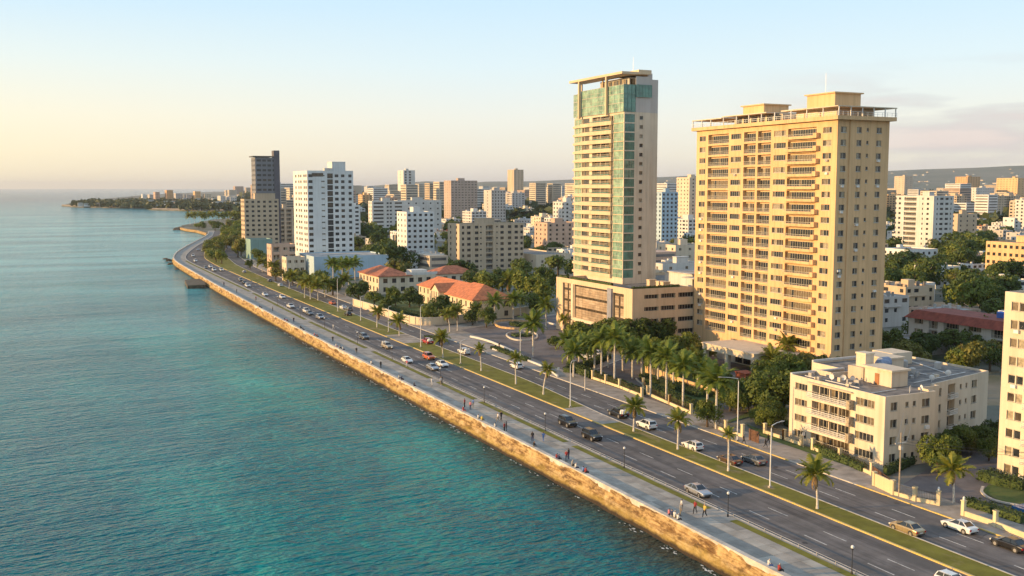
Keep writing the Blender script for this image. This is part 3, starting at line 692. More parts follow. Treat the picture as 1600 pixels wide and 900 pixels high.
# ------------------------------------------------------------------ glass tower and its podium
PX, PY = 149.3, 236.7
B = Bld('podium_car_park', 'broad cream podium with stone-clad front and open parking decks under the green glass tower', 'building', (PX, PY), rect(52, 44.2), 16.4, P_cream, M_roofg, ph=.9)
rows = [12.3, 8.9, 5.5, 2.1, -1.3]
dk = [(3.9, 8.5, ('h', 1.15, 2.35)), (9.3, 14.1, ('h', 1.15, 2.45)), (15.1, 20.6, ('h', 1.15, 2.5)), (21.6, 28, ('h', 1.15, 2.5)), (29, 36, ('h', 1.15, 2.5))]
B.face(0, dk, rows[:4])
# front: recessed stone panels between piers
ops = [(44.2 - 10.2, 44.2 - 4.4, 1.0, 14.6, .5, False), (44.2 - 32.6, 44.2 - 12.8, 5.0, 15.0, .5, False), (44.2 - 40, 44.2 - 34.4, 3.4, 15.0, .5, False),
       (44.2 - 31.5, 44.2 - 27.5, .0, 4.0, 1.5, False), (44.2 - 26.5, 44.2 - 20.5, .0, 4.2, 1.5, False), (44.2 - 40, 44.2 - 35, 0, 2.8, 1.0, False)]
pt, rz = facade(B.w, (0, 44.2), (0, 0), -.1, 16.4, ops); B.edges[3] = True
M_clad = mat('stone_cladding', (.36, .26, .17), .7, .2, .35, streak=.12)
M_clad2 = mat('stone_cladding_pale', (.42, .32, .22), .7, .2, .35)
tiles = []
for m_ in (M_clad, M_clad2, M_clad): 
    mb = MB(); mb.box(-.03, -.96, 0, .03, .96, .62); tiles.append(mb.mesh('stone_panel', [m_]))
for (u0, u1, a, b, dep, _) in ops[:3]:
    mb = MB(); mb.quad([pt(u0, a, .55), pt(u1, a, .55), pt(u1, b, .55), pt(u0, b, .55)]); mb.build('panel_back', M_glass2, B.root)
    n = int((u1 - u0) / 1.98); k = 0; z = a + .05
    while z < b - .6:
        for j in range(n):
            p = pt(u0 + (j + .5) * (u1 - u0) / n, z, .48)
            if (k % 5) != 4: put('stone_panel', random.choice(tiles), B.root, (p[0] + random.uniform(0, .02), p[1], z))
        z += .67; k += 1
for (u0, u1, a, b, dep, _) in ops[3:]:
    put('window', window_mesh(u1 - u0, b - a, 'd', 0), B.root, pt((u0 + u1) / 2, a, dep), rz)
mb = MB(); mb.box(-.5, 10.4, 0, .6, 12.6, 15.6); mb.build('blue_grey_fin', mat('fin_grey', (.24, .25, .30), .6, .1), B.root)
mb = MB()
mb.box(-.35, 13.0, 4.1, 0, 33, 4.9); mb.box(-.3, 12.8, 0, .2, 13.8, 5); mb.box(-.3, 19.5, 0, .2, 20.4, 5); mb.box(-.3, 33, 0, .2, 34.2, 15); mb.build('entrance_piers', P_creamp, B.root)
M_hedge = mat('hedge_leaves', (.055, .085, .018), .9, .3, 2.5, bump=1.0, bscale=7)
def hedge_mesh(mb, x0, y0, x1, y1, z0, z1, n=None, rnd=random):
    # clipped hedge: many small leafy tufts over a core
    mb.box(x0 + .12, y0 + .12, z0, x1 - .12, y1 - .12, z1 - .12)
    n = n or int(((x1 - x0) * (y1 - y0) + (z1 - z0) * (x1 - x0 + y1 - y0)) * 9)
    for _ in range(min(n, 2600)):
        f = rnd.random(); x = rnd.uniform(x0, x1); y = rnd.uniform(y0, y1); z = rnd.uniform(z0, z1)
        if f < .4: z = z1
        elif f < .7: x = x0 if rnd.random() < .7 else x1
        else: y = y0 if rnd.random() < .8 else y1
        leaf(mb, Vector((x, y, z)), .16, rnd)
def leaf(mb, c, s, rnd, mi=0):
    a = Vector((rnd.gauss(0, 1), rnd.gauss(0, 1), rnd.gauss(0, 1))).normalized(); b = a.orthogonal().normalized(); b2 = a.cross(b)
    t = rnd.uniform(0, 6.28); u = (b * math.cos(t) + b2 * math.sin(t)) * s * rnd.uniform(.7, 1.3); v = (b2 * math.cos(t) - b * math.sin(t)) * s * rnd.uniform(.5, .9)
    n = len(mb.v); mb.v += [tuple(c - u), tuple(c + v), tuple(c + u), tuple(c - v)]; mb.f.append((n, n + 1, n + 2, n + 3)); mb.m.append(mi)
for (x0, y0, x1, y1) in ((.4, .4, 6, 1.2), (6, .5, 16, 1.2), (.4, 12, 1.1, 36), (.4, 38, 1.4, 43.6)):
    mb = MB(); hedge_mesh(mb, x0, y0, x1, y1, 15.5, 17.0); mb.build('roof_hedge', M_hedge, B.root)
B.done()
mb = MB(); mb.box(22, 2, 15.5, 40, 2.3, 18.2); mb.box(24, 6, 15.5, 46, 20, 19.0); mb.build('deck_pavilion', P_offw, B.root)
mb = MB(); mb.box(21, 1.2, 18.2, 41, 7, 18.5); mb.box(23.5, 5.5, 19, 46.5, 20.5, 19.3); mb.build('deck_pavilion_roof', M_roofl, B.root)
for i_, y_ in enumerate((2.2, 4.6, 9.5)): roofbox(B, 11.5 + i_ * .1, y_, 15.5, 2.2, 1.5, 2.0, P_cream, .1, 'deck_kiosk')
GX, GY = 159.7, 258.7
B = Bld('glass_tower', 'slim tower of green glass bays and cream balcony bands under an open roof frame', 'tower', (GX, GY),
        [(0, 0), (8.9, 0), (8.9, 1.2), (12.4, 1.2), (12.4, 30), (1.0, 31.8), (.25, 25.6), (0, 20)], 66.0, P_creamp, z0=15.5)
rows = [63.4 - 2.72 * k for k in range(18)]; rows = [62.9 - 2.69 * k for k in range(18)]
# sea front, three facets: edges 5 (left bay, turned back), 6, 7
g = lambda a, b: ('p', a, b)
B.face(7, [(.3, 5.9, g(.06, 2.62)), (8.0, 13.4, ('b', .9, 2.5)), (13.6, 18.6, ('b', .9, 2.5))], rows, rev=True)
B.face(6, [(.3, 5.2, ('w', .9, 2.45))], rows); B.face(5, [(.6, 3.4, g(.62, 2.55)), (3.6, 6.6, g(.62, 2.55))], rows)
B.face(0, [(.15, 3.6, ('g', .15, 2.5)), (5.3, 6.5, ('w', 1.0, 2.1))], rows)
B.done(roof=False)
mb = MB(); mb.poly([(0, 0), (8.9, 0), (8.9, 1.2), (12.4, 1.2), (12.4, 30), (1.0, 31.8), (.25, 25.6), (0, 20)], 66.0); mb.build('roof', M_roofl, B.root)
# projecting balcony bands
bl = MB()
for z in rows:
    bl.box(-.75, 6.2, z - .28, 0, 20.2, z + .85)
    bl.box(-.12, .02, z - .06, 0, 6.2, z + .10)
    for (xa, ya, xb, yb, za, zb) in ((-.75, 20.2, -.4, 25.7, -.28, .85), (-.4, 25.7, .55, 32.0, -.22, .5)):
        bl.quad([(xa, ya, z + zb), (xb, yb, z + zb), (xb, yb, z + za), (xa, ya, z + za)]); bl.quad([(xa, ya, z + zb), (xa + .8, ya, z + zb), (xb + .8, yb, z + zb), (xb, yb, z + zb)])
bl.build('balcony_bands', P_cream, B.root)
for z in rows: put('railing', rail_mesh(12, M_green2, .35), B.root, (-.7, 13.2, z + .85), -R(90))
mb = MB()
for z in rows: mb.box(-.45, 6.3, z + .5, -.05, 7.8, z + 2.35)
mb.build('balcony_screens', mat('timber_screen', (.22, .17, .10), .8, .3, 1.5), B.root)
# glazed top storeys
tp = MB(); fr = MB()
def glazed(P0, P1, z0, z1, nx, nz, spandrel=(), kd='p'):
    d = Vector((P1[0] - P0[0], P1[1] - P0[1])); nr = Vector((d.y, -d.x)).normalized(); rz = math.atan2(d.y, d.x)
    W = d.length / nx; Hh = (z1 - z0) / nz
    for i in range(nx):
        for j in range(nz):
            c = (P0[0] + d.x * (i + .5) / nx, P0[1] + d.y * (i + .5) / nx)
            put('glass_pane', window_mesh(W - .02, Hh - .02, kd, random.choice((0, 0, 0, 0, 1, 2)) if kd == 'p' else random.choice((0, 1, 0, 4))), B.root, (c[0], c[1], z0 + j * Hh), rz)
glazed((-.3, 19.5), (-.3, 0), 66.1, 74.0, 11, 3); glazed((-.05, 25.7), (-.3, 19.5), 66.1, 74.0, 4, 3); glazed((.8, 32.0), (-.05, 25.7), 66.1, 73.4, 4, 3)
glazed((-.3, -.1), (3.8, -.1), 66.1, 74.0, 3, 3, kd='g'); glazed((3.8, -.4), (9.2, -.4), 70.4, 74.0, 5, 1, kd='g')
mb = MB(); mb.box(.1, .1, 66, 8.9, 24, 73.9); mb.box(1.3, 24, 66, 8.9, 31, 73.35); mb.box(3.85, -.02, 66, 9.0, .1, 76.4); mb.box(8.9, 1.22, 66, 12.4, 30, 75.8); mb.box(8.9, 1.6, 75.8, 10.6, 24, 77.6)
mb.box(3.5, 3, 73.9, 8.9, 20, 76.4); mb.build('crown_walls', P_grey, B.root)
for k in range(7): put('window', window_mesh(1.9, 1.8, 'w', k), B.root, (3.46, 5 + 2.2 * k, 74.2), -R(90))
for k in range(2): put('window', window_mesh(1.6, 1.8, 'w', k + 1), B.root, (4.6 + 1.9 * k, 2.96, 74.2), 0)
mb = MB()
mb.box(-1.2, -.5, 76.9, 4.5, 31.5, 77.6); mb.box(4.5, -.5, 77.0, 8.9, 12, 78.3)
mb.build('roof_frame', P_cream, B.root)
mb = MB()
for y in (8.6, 25.2): mb.box(-1.1, y, 65.5, -.4, y + .7, 76.9)
mb.box(2.0, 16, 72, 2.4, 16.4, 76.9); mb.box(2.0, 29, 66, 2.4, 29.4, 76.9); mb.build('roof_frame_posts', P_cream, B.root)
for z in rows[::1]: put('vent', window_mesh(.4, .5, 'h', 0), B.root, (9.4, 1.15, z + 1.4), 0)
mb = MB(); mb.tube([(3.5, 1, 77.6), (3.5, 1, 82)], [.05, .03], 5); mb.build('mast', M_metal, B.root)
# ------------------------------------------------------------------ low cream apartment block in the foreground (two joined wings)
RX, RY = 120.3, 116.9
B = Bld('apartment_block', 'four-storey cream apartment block with grey roof and stacked front balconies beside the avenue', 'apartment block', (RX, RY),
        [(0, 0), (10.9, 0), (10.9, 3.2), (15.2, 3.2), (15.2, 4.6), (34, 9.2), (34, 30), (12, 30), (12, 22), (0, 22)], 11.5, P_creamp, M_roofg, ph=.35)
rows = [8.1, 5.35, 2.6, -.15]
B.face(9, [(2.2, 6.2, ('w', 1.0, 2.3)), (7.4, 16.4, ('b', .35, 2.5)), (17.6, 20.6, ('w', 1.0, 2.2))], rows, rev=True)
B.face(0, [(1.2, 2.6, 'w'), (4.3, 5.0, 's'), (5.9, 6.6, 's'), (7.9, 9.6, 'w')], rows)
B.face(4, [(1.5, 3.0, 'w'), (5.2, 7.6, 'b'), (9.2, 9.9, 's'), (11.2, 11.8, 's'), (13.4, 15.2, 'w')], rows)
B.face(2, [], rows)
B.done()
# balcony fronts
for z in rows[:3]:
    mb = MB(); mb.box(-1.1, 7.2, z + .12, 0, 16.7, z + .35); mb.box(-1.1, 7.2, z + .35, -.98, 16.7, z + .5); mb.build('balcony_slab', P_creamp, B.root)
    put('railing', rail_mesh(9.4, M_lampw, .8, 1.0, .32), B.root, (-1.04, 11.95, z + .5), -R(90))
    for y in (9.8, 11.9, 14.3): B.box('balcony_divider', (-.25, y, z + .35, .1, y + .16, z + 2.5), P_creamp)
    M_block = mat('breeze_block', (.40, .32, .22), .9, .3, 3)
    B.box('breeze_block_screen', (-1.1, 6.5, z + .1, -.1, 7.2, z + 1.6), M_block)
for z in rows[:3]:
    mb = MB(); put('railing', rail_mesh(2.7, M_lampw, .85, .7, .3), B.root, (21.5, 5.55, z + .15), math.atan2(4, 15.8))
mb = MB(); mb.box(-.5, 6.9, 10.85, 0, 17.2, 11.0); mb.build('balcony_roof_lip', P_tan, B.root)
rb = roofbox(B, 7.6, 6.2, 11.2, 3.6, 6.0, 2.6, P_creamp, .35, 'stair_house')
mb = MB(); mb.box(7.5, 8.9, 11.25, 7.6, 9.8, 13.1); mb.build('stair_house_door', mat('orange_door', (.35, .14, .05), .7, .1), B.root)
roofbox(B, 8.3, 12.8, 13.5, 1.9, 2.2, 2.1, P_creamp, .1, 'tank_housing')
roofbox(B, 16.0, 15.5, 11.2, 4.0, 6.5, 2.6, P_creamp, .25, 'stair_house')
mb = MB(); mb.box(7.5, 12.4, 11.2, 11.2, 16, 13.5); mb.build('roof_plant_room', P_tan, B.root)
M_btank = mat('blue_grey_tank', (.20, .25, .36), .5, .15, 1.0)
B.box('tank_platform', (11.4, 12.0, 11.2, 15.4, 15.6, 12.6), P_creamp)
for x, y in ((12.4, 12.9), (14.4, 14.6)):
    mb = MB(); mb.tube([(x - 1.1, y, 13.6), (x - .9, y, 13.6), (x + .9, y, 13.6), (x + 1.1, y, 13.6)], [.6, 1.0, 1.0, .6], 14); mb.build('water_tank', M_btank, B.root)
for x, y in ((14.2, 13.0), (15.0, 12.2), (13.2, 12.0)): tank(B, x, y, 11.2, .35, .9)
mb = MB(); mb.box(5.4, 17.5, 11.15, 11.8, 17.75, 12.0); mb.box(5.4, 17.6, 11.15, 5.65, 22, 12.0); mb.build('inner_parapet', P_creamp, B.root)
mb = MB(); mb.box(-.0, 21.5, 11.5, 12, 22.0, 11.75); mb.box(12, 29.6, 11.5, 34, 30, 11.9); mb.build('raised_parapet', P_offw, B.root)
dish = MB()
for a in range(12):
    pass
def dish_mesh():
    mb = MB(); rings = []
    for r_, d_ in ((.05, .0), (.3, .04), (.5, .12)): rings.append([(math.cos(t * math.pi / 6) * r_, d_ , math.sin(t * math.pi / 6) * r_ + .75) for t in range(12)])
    mb.loft(rings, caps=False); mb.quad([rings[0][i] for i in range(12)]); mb.tube([(0, .02, 0), (0, .02, .75)], .035, 5); mb.tube([(0, 0, .75), (0, .45, .85)], .02, 4); return mb.mesh('satellite_dish', [M_lampw])
DM = dish_mesh()
for i, (x, y) in enumerate(((3.2, 15.2), (4.4, 13.8), (5.2, 12.6), (7.2, 2.0), (9.0, 1.4), (17.8, 7.2), (24.0, 9.2))):
    o = put('satellite_dish', DM, None, (RX + x, RY + y, 11.17), R(100 + i * 37)); 
    tag(o, ['white satellite dish on the grey roof farthest back along the seaward edge', 'white satellite dish second along the seaward side of the grey roof', 'white satellite dish beside the stair house wall on the grey roof', 'white satellite dish near the front corner of the grey roof', 'small white satellite dish close to the near parapet of the grey roof', 'white satellite dish on the right wing roof near its front edge', 'white satellite dish at the far right end of the rear wing roof'][i], 'satellite dish', 'satellite dishes on the cream apartment block')
for i in range(34):
    x = random.uniform(11.5, 24) if i % 2 else random.uniform(1, 7); y = random.uniform(9, 20)
    mb = MB(); mb.box(x, y, 11.15, x + random.uniform(.3, .8), y + random.uniform(.3, .8), 11.15 + random.uniform(.3, .9)); mb.build('roof_unit', M_metal if i % 3 else P_creamp, B.root)

for (xa, ya, xb, yb) in ((1.0, 4, 7, 4.6), (2, 20.5, 2.4, 8), (14, 7.5, 30, 10.8), (22, 12, 22.3, 27), (26, 11, 31, 25)):
    mb = MB(); mb.tube([(xa, ya, 11.3), (xb, yb, 11.3)], .07, 5); mb.build('roof_pipe', M_lampw, B.root)
for (x, y) in ((11.7, 9.5), (20, 13.5), (25, 20), (29, 16)): tank(B, x, y, 11.2, .6, 1.3, M_roofl)
mb = MB(); mb.box(24, 22, 11.2, 29, 27, 13.4); mb.build('rear_roof_shed', P_creamp, B.root)
for z, x in ((5.3, 8.6), (2.6, 8.6)): B.box('air_conditioner', (x, -.4, z + .3, x + .8, -.01, z + .8), M_lampw)
# ------------------------------------------------------------------ apartment tower cut by the right edge of the photo
B = Bld('corner_tower', 'cream apartment tower with paired windows cut off by the right edge of the photo', 'tower', (G(1557, 748)[0], G(1557, 748)[1] - 16), rect(14, 16), 28.6, P_creamp)
rows = [24.9 - 2.72 * k for k in range(10)]
B.face(3, [(1.0, 3.5, 'w'), (4.6, 6.3, 'w'), (8.2, 11.4, ('b', .35, 2.5)), (12.3, 13.45, ('w', .95, 2.3)), (13.65, 14.8, ('w', .95, 2.3))], rows, rev=True); B.face(0, cols(3, 0, 14, 1.6), rows)
B.done()
for z in rows:
    mb = MB(); mb.box(-1.0, 8.0, z + .2, 0, 11.6, z + .4); mb.build('balcony_slab', P_creamp, B.root); put('railing', rail_mesh(3.5, M_lampw, .8, .9, .32), B.root, (-.95, 9.8, z + .4), -R(90))
B.box('air_conditioner', (-.4, 13.2, 22.6, -.01, 14.0, 23.1), M_lampw); B.box('air_conditioner', (-.4, 13.3, 14.4, -.01, 14.1, 14.9), M_lampw)
roofbox(B, 4, 4, 28, 5, 6, 2.6, P_creamp)
# ------------------------------------------------------------------ white tower on the avenue with its blue podium
WX, WY = 134.2, 528.3
B = Bld('white_tower', 'white apartment tower with dark window rows and white rooftop lift house, left of centre', 'tower', (WX, WY), rect(24.6, 30.5), 52.8, P_white)
rows = [48.5 - 3.05 * k for k in range(14)]
B.face(0, [(.6, 2.8, 'd'), (7.4, 9.2, ('s', 1.5, 2.1)), (10.6, 13.6, ('d', .3, 2.9)), (14.6, 16.6, 'd'), (18.0, 19.9, 'd'), (22.0, 23.7, 'd')], rows)
B.face(3, [(1.2, 4.0, 'w'), (5.2, 8.0, 'w'), (12, 15, 'w'), (16.5, 19.5, 'w'), (23, 26, 'w')], rows, rev=True)
B.done(); roofbox(B, 14.0, 2.5, 52.3, 7.2, 9, 5.0, P_white, .05, 'lift_house')
mb = MB(); mb.box(2.4, -.06, 49.7, 8.5, .5, 51.6); mb.build('loggia_strip', M_glass2, B.root)
mb = MB(); mb.box(9.5, 1, 52.6, 13.5, 4, 54.2); mb.build('roof_equipment', P_offw, B.root)
bx = G(470, 447); 
B = Bld('blue_podium', 'plain pale blue podium wall at the foot of the white tower', 'building', (127.0, 490.0), rect(38, 33), 10.6, P_blue, M_roofl); B.done()
# ------------------------------------------------------------------ remaining individually known buildings
def known(name, label, c, base, l, r_, top, wall, fl=None, fc=None, sc=None, cat='building', roof=M_roofg, kind='w', wf=1.6, ws=1.6, house=True, single=True, zb=0.0, minX=9, minY=9, rec=None):
    x, y = G(c, base, zb); dx, dy, _ = ray(l, base); y1 = x * dy / dx; Y = max(minY, y1 - y)
    dx, dy, _ = ray(r_, base); x1 = y * dx / dy; X = max(minX, x1 - x)
    Yc = x * math.sin(YAW) + y * math.cos(YAW); d = ray(c, top); Yd = d[0] * math.sin(YAW) + d[1] * math.cos(YAW); H = CAMH + d[2] * Yc / Yd
    B = Bld(name, label, cat, (x, y), rect(X, Y), H, wall, roof, single=single)
    p = 3.0 if fl is None else (H - .6) / fl; n = fl or max(1, int((H - .5) / p)); rows = [H - .9 - p * (k + 1) + (p - 3.0) * .5 + .4 for k in range(n)]
    rows = [z for z in rows if z > -.5]
    nf = fc if fc is not None else max(1, int(Y / 4)); nsd = sc if sc is not None else max(1, int(X / 4))
    if not isinstance(nf, list): nf = cols(nf, 0, Y, wf, kind)
    if not isinstance(nsd, list): nsd = cols(nsd, 0, X, ws, kind)
    B.face(3, nf, rows, rev=True); B.face(0, nsd, rows); B.done()
    if house: roofbox(B, X * .35, Y * .3, H - .3, X * .25, min(6, Y * .35), 2.8, wall)
    return B, X, Y, H
B, X, Y, H = known('dark_tower', 'dark grey glass tower with tall black slab standing behind the cream block', 402, 392, 396, 438, 246, P_dark, 19, sc=[(1, 4, 'd'), (5, 7.5, 'd'), (8.5, 11, 'd'), (12, 15.5, 'd')], fc=3, kind='d', house=False, cat='tower')
B.box('black_slab', (X - 3.2, -.4, 0, X + .8, 6, H + 5.0), mat('slab_dark_plaster', (.13, .12, .135), .8, .1, .2))
B.box('roof_canopy', (-1.5, -1, H + .4, X - 4, Y, H + 1.1), M_framed); B.box('roof_posts', (0, 1, H - .2, 1, 2, H + .4), M_framed)
B, X, Y, H = known('cream_block', 'cream ten-storey block with small dark windows in front of the dark tower', 383.5, 393, 378, 437, 311, P_beige, 11, fc=4, sc=6, ws=1.9, kind='d'); roofbox(B, 8, 3, H - .4, 14, 5, 4, P_beige)
known('balcony_block', 'narrow beige block with stepped balconies between cream block and white tower', 437, 385, 435, 459, 325, P_tan, 9, sc=[(1, 4, 'b'), (5.5, 9.5, 'b')], fc=2)
known('teal_building', 'low teal-walled building at the foot of the cream block', 392, 405, 384, 426, 374, P_teal, 2, fc=0, sc=0, house=False)
known('pink_curved_block', 'low pinkish block with curved balconies left of the white tower', 425, 432, 418, 462, 382, P_pink, 4, fc=2, sc=[(1, 4, 'b'), (6, 8, 'w'), (9, 12, 'b')], house=False)
known('low_cream_block', 'low cream building just left of the blue podium', 448, 440, 444, 478, 402, P_creamp, 3, fc=2, sc=3, house=False)
known('balcony_strip_block', 'white block with dark balcony strips left of the blue-white block', 582, 368, 576, 632, 314, P_offw, 9, fc=2, sc=[(1.5, 11, 'd'), (14, 16, 'd'), (17, 19, 'd'), (22, 29, 'd')], kind='d')
known('blue_white_block', 'small blue-white ten-storey block with orange-lit narrow side and rooftop box', 636, 408, 621, 679, 331, P_white, 9, fc=3, sc=5, ws=1.8, kind='d')
known('twin_stripe_tower', 'slim white tower with two dark vertical stripes on the skyline', 631, 335, 622, 649, 266, P_offw, 16, fc=1, sc=[(2.5, 5.5, ('d', .1, 2.9)), (9.5, 13, ('d', .1, 2.9))], kind='d', cat='tower')
known('wide_white_block', 'wide white low block behind the blue-white block', 622, 365, 616, 690, 313, P_offw, 6, fc=2, sc=6, kind='d')
known('brown_tower', 'brown and beige tower with dense window grid left of the beige block', 705, 352, 694, 746, 282, P_brown, 17, fc=3, sc=8, kind='w', ws=2.2, cat='tower')
known('beige_block', 'broad beige nine-storey block with bright yellow narrow end behind the villas', 718, 423, 700, 818, 350, P_beige, 8, fc=2, sc=[(1.5, 2.8, 'd'), (4.5, 6.5, 'd'), (9, 11, 'd'), (12, 13, 's'), (15.4, 19.6, 'b'), (21.5, 22.5, 's'), (24, 26, 'd'), (28.5, 30.5, 'd'), (32.5, 34.5, 'd'), (36, 37.5, 'd')], kind='d')
known('grey_yellow_block', 'grey block with yellow end wall just behind the beige block', 768, 355, 756, 790, 297, P_grey, 12, fc=1, sc=5, kind='d')
known('lone_sky_tower', 'tall tan tower standing alone on the skyline between the centre blocks', 803, 325, 793, 818, 265, P_beige, 22, fc=2, sc=3, kind='d', cat='tower')
known('pink_midrise', 'pinkish mid-rise block immediately left of the glass tower', 855, 392, 835, 905, 348, P_pink, 6, fc=3, sc=5, kind='d')
known('orange_top_block', 'small orange block poking up behind the pinkish mid-rise', 874, 365, 868, 892, 318, P_orange, 9, fc=2, sc=2, kind='d')
known('grey_tower_pair', 'pair-like grey tower with tan side left of the glass tower skyline', 862, 325, 852, 882, 290, P_tan, 12, fc=2, sc=3, kind='d', cat='tower')
known('pale_blue_tower', 'pale blue-white tower seen between the two tall towers, left one', 1033, 392, 1022, 1058, 300, P_blue, 14, fc=2, sc=4, kind='d', cat='tower')
known('white_grid_tower', 'cream-white tower with small dotted windows seen between the two tall towers, right one', 1076, 365, 1056, 1100, 277, P_creamp, 15, fc=4, sc=2, wf=1.3, kind='d', cat='tower')
known('gap_lowrise', 'pale low block with tan front between the tall towers', 1055, 420, 1027, 1100, 383, P_creamp, 3, fc=3, sc=3)
known('gap_grey_shed', 'grey flat-roofed shed below the pale low block between the tall towers', 1035, 440, 1024, 1110, 412, P_offw, 2, fc=1, sc=3)
known('right_white_tower', 'cream-lit tower with white shaded side right of the yellow tower', 1456, 394, 1397, 1487, 306, P_offw, 11, fc=[(4, 6, 'd'), (9, 10, 'd'), (15, 26, 'b'), (29, 31, 'd'), (33, 34.5, 'd')], sc=[(3, 4, 'd'), (6, 9, 'd'), (11, 14, 'd'), (16, 17, 'd')], kind='d', cat='tower')
known('white_low_ranch', 'long low white block in front of the cream-lit tower', 1420, 425, 1378, 1464, 390, P_white, 3, fc=5, sc=5, kind='d', house=False)
known('orange_frame_tower', 'orange unfinished tower on the right skyline', 1510, 322, 1491, 1530, 276, P_orange, 14, fc=5, sc=5, wf=3, ws=3, kind='d', cat='tower')
known('pale_slab_block', 'pale slab block right of the orange unfinished tower', 1530, 330, 1514, 1552, 293, P_offw, 9, fc=4, sc=6, kind='d')
known('bright_yellow_tower', 'bright yellow tower near the right edge of the skyline', 1588, 330, 1555, 1604, 278, P_yel, 14, fc=7, sc=3, kind='d', cat='tower')
known('round_top_tower', 'tan tower with stepped top on the skyline right of the yellow tower', 1412, 322, 1396, 1425, 275, P_tan, 14, fc=3, sc=2, kind='d', cat='tower')
known('olive_edge_block', 'plain grey-beige block with orange end right of the cream-lit tower', 1495, 378, 1484, 1525, 334, P_beige, 6, fc=1, sc=3, kind='d')
known('right_edge_block', 'warm cream stepped block among trees at the right edge', 1600, 445, 1538, 1660, 380, P_yel, 5, fc=7, sc=4, kind='d', minX=14)
known('right_far_white', 'white low block at the right edge above the trees', 1585, 368, 1566, 1620, 340, P_white, 3, fc=2, sc=3, kind='d')
known('white_flat_house', 'white flat-roofed house behind the yellow tower at right', 1425, 472, 1377, 1442, 443, P_white, 2, fc=4, sc=2, kind='d', house=False, minX=12)
known('small_flat_kiosk', 'small cream house with thin flat roof above the foreground block', 1560, 560, 1540, 1570, 545, P_creamp, 1, fc=1, sc=1, house=False)
known('low_pale_hall', 'long low pale hall beside the yellow tower foot', 1440, 556, 1374, 1475, 537, P_grey, 1, fc=0, sc=0, house=False, roof=M_roofl, minX=12)
B, X, Y, H = known('tan_hall', 'low tan hall with yellow fronts behind the palms left of the podium', 838, 420, 775, 892, 398, P_creamp, 1, fc=5, sc=3, house=False)
# three-storey block with dull red roof skirt
x, y = G(1410, 538); B = Bld('red_skirt_block', 'long three-storey pale block with dull red roof skirt among trees at right', 'building', (x + 2, y - 4), rect(13, 60), 8.6, P_offw, M_roofl); 
B.root.location = (x, y - 62, 0); B.root.rotation_euler = (0, 0, 0)
B.face(3, [(2, 5, 'w'), (7, 12, 'b'), (14, 18, 'w'), (20, 24, 'w'), (27, 33, 'b'), (36, 40, 'w'), (43, 48, 'b'), (50, 53, 'b'), (55, 58, 'w')], [5.6, 2.8, 0], rev=True); B.face(0, [(2, 5, 'w'), (8, 11, 'w')], [5.6, 2.8, 0]); B.done()
mb = MB()
for a, b, c, d in (((-1, -1), (14, -1), (12.2, 1.5), (.8, 1.5)), ((-1, 61), (-1, -1), (.8, 1.5), (.8, 58.5))):
    mb.quad([(*a, 8.0), (*b, 8.0), (*c, 10.2), (*d, 10.2)])
mb.box(.8, 1.5, 8.65, 12.2, 58.5, 10.15); mb.build('red_roof_skirt', M_tiled, B.root)
for k in range(3): tank(B, 5 + k, 30 + k * 3, 10.15, 1.0, 1.7, mat('blue_tank', (.05, .15, .5), .5, .05))
# ------------------------------------------------------------------ villas
def hip(mb, x0, y0, x1, y1, z0, h_, mi=0, over=.7):
    x0 -= over; y0 -= over; x1 += over; y1 += over
    if x1 - x0 < y1 - y0: r_ = (x1 - x0) / 2; a, b = (x0 + r_, y0 + r_), (x0 + r_, y1 - r_); 
    else: r_ = (y1 - y0) / 2; a, b = (x0 + r_, y0 + r_), (x1 - r_, y0 + r_)
    A, Bq = (*a, z0 + h_), (*b, z0 + h_); c = [(x0, y0, z0), (x1, y0, z0), (x1, y1, z0), (x0, y1, z0)]
    if x1 - x0 < y1 - y0: fs = [[c[0], c[1], A], [c[1], c[2], Bq, A], [c[2], c[3], Bq], [c[3], c[0], A, Bq]]
    else: fs = [[c[0], c[1], Bq, A], [c[1], c[2], Bq], [c[2], c[3], A, Bq], [c[3], c[0], A]]
    for f in fs: mb.quad(f, mi)
    mb.quad([(p[0], p[1], z0 - .001) for p in c[::-1]], mi)
    mb.box(x0, y0, z0 - .2, x1, y1, z0 - .002, mi)
V = Bld('garden_villa', 'cream two-storey villa with bright orange-red hipped tile roof and gabled portico', 'villa', (134.6, 312.5), [(0, 0), (14.8, 0), (14.8, 60), (3, 60), (3, 24), (0, 24)], 6.5, P_villa)
V.face(5, cols(6, 0, 24, 1.1, ('d', .5, 2.4)), [3.4, .2]); V.face(3, cols(9, 0, 36, 1.1, ('d', .5, 2.4)), [3.4, .2]); V.face(0, cols(3, 0, 14.8, 1.5, ('d', .5, 2.3)), [3.4, .2]); V.done(roof=False)
mb = MB(); hip(mb, 3, 10, 14.8, 60, 6.52, 3.6); mb.build('tile_roof', M_tile, V.root)
mb = MB(); hip(mb, 0, 0, 14.8, 24, 6.58, 4.4); mb.build('wing_tile_roof', M_tile, V.root)
mb = MB(); mb.box(-.2, 30, 0, 3, 38, 6.6); mb.quad([(-.2, 38, 6.6), (-.2, 30, 6.6), (-.2, 34, 9.2)]); mb.build('portico', P_villa, V.root)
for k in range(4): V.box('portico_column', (-.6, 30.3 + k * 2.3, 0, -.2, 30.8 + k * 2.3, 6.4), P_creamp)
mb = MB(); mb.quad([(-.7, 29.3, 6.45), (8, 29.3, 6.45), (8, 34, 9.4), (-.7, 34, 9.4)]); mb.quad([(-.7, 34, 9.4), (8, 34, 9.4), (8, 38.7, 6.45), (-.7, 38.7, 6.45)]); mb.build('portico_tile_roof', M_tile, V.root)
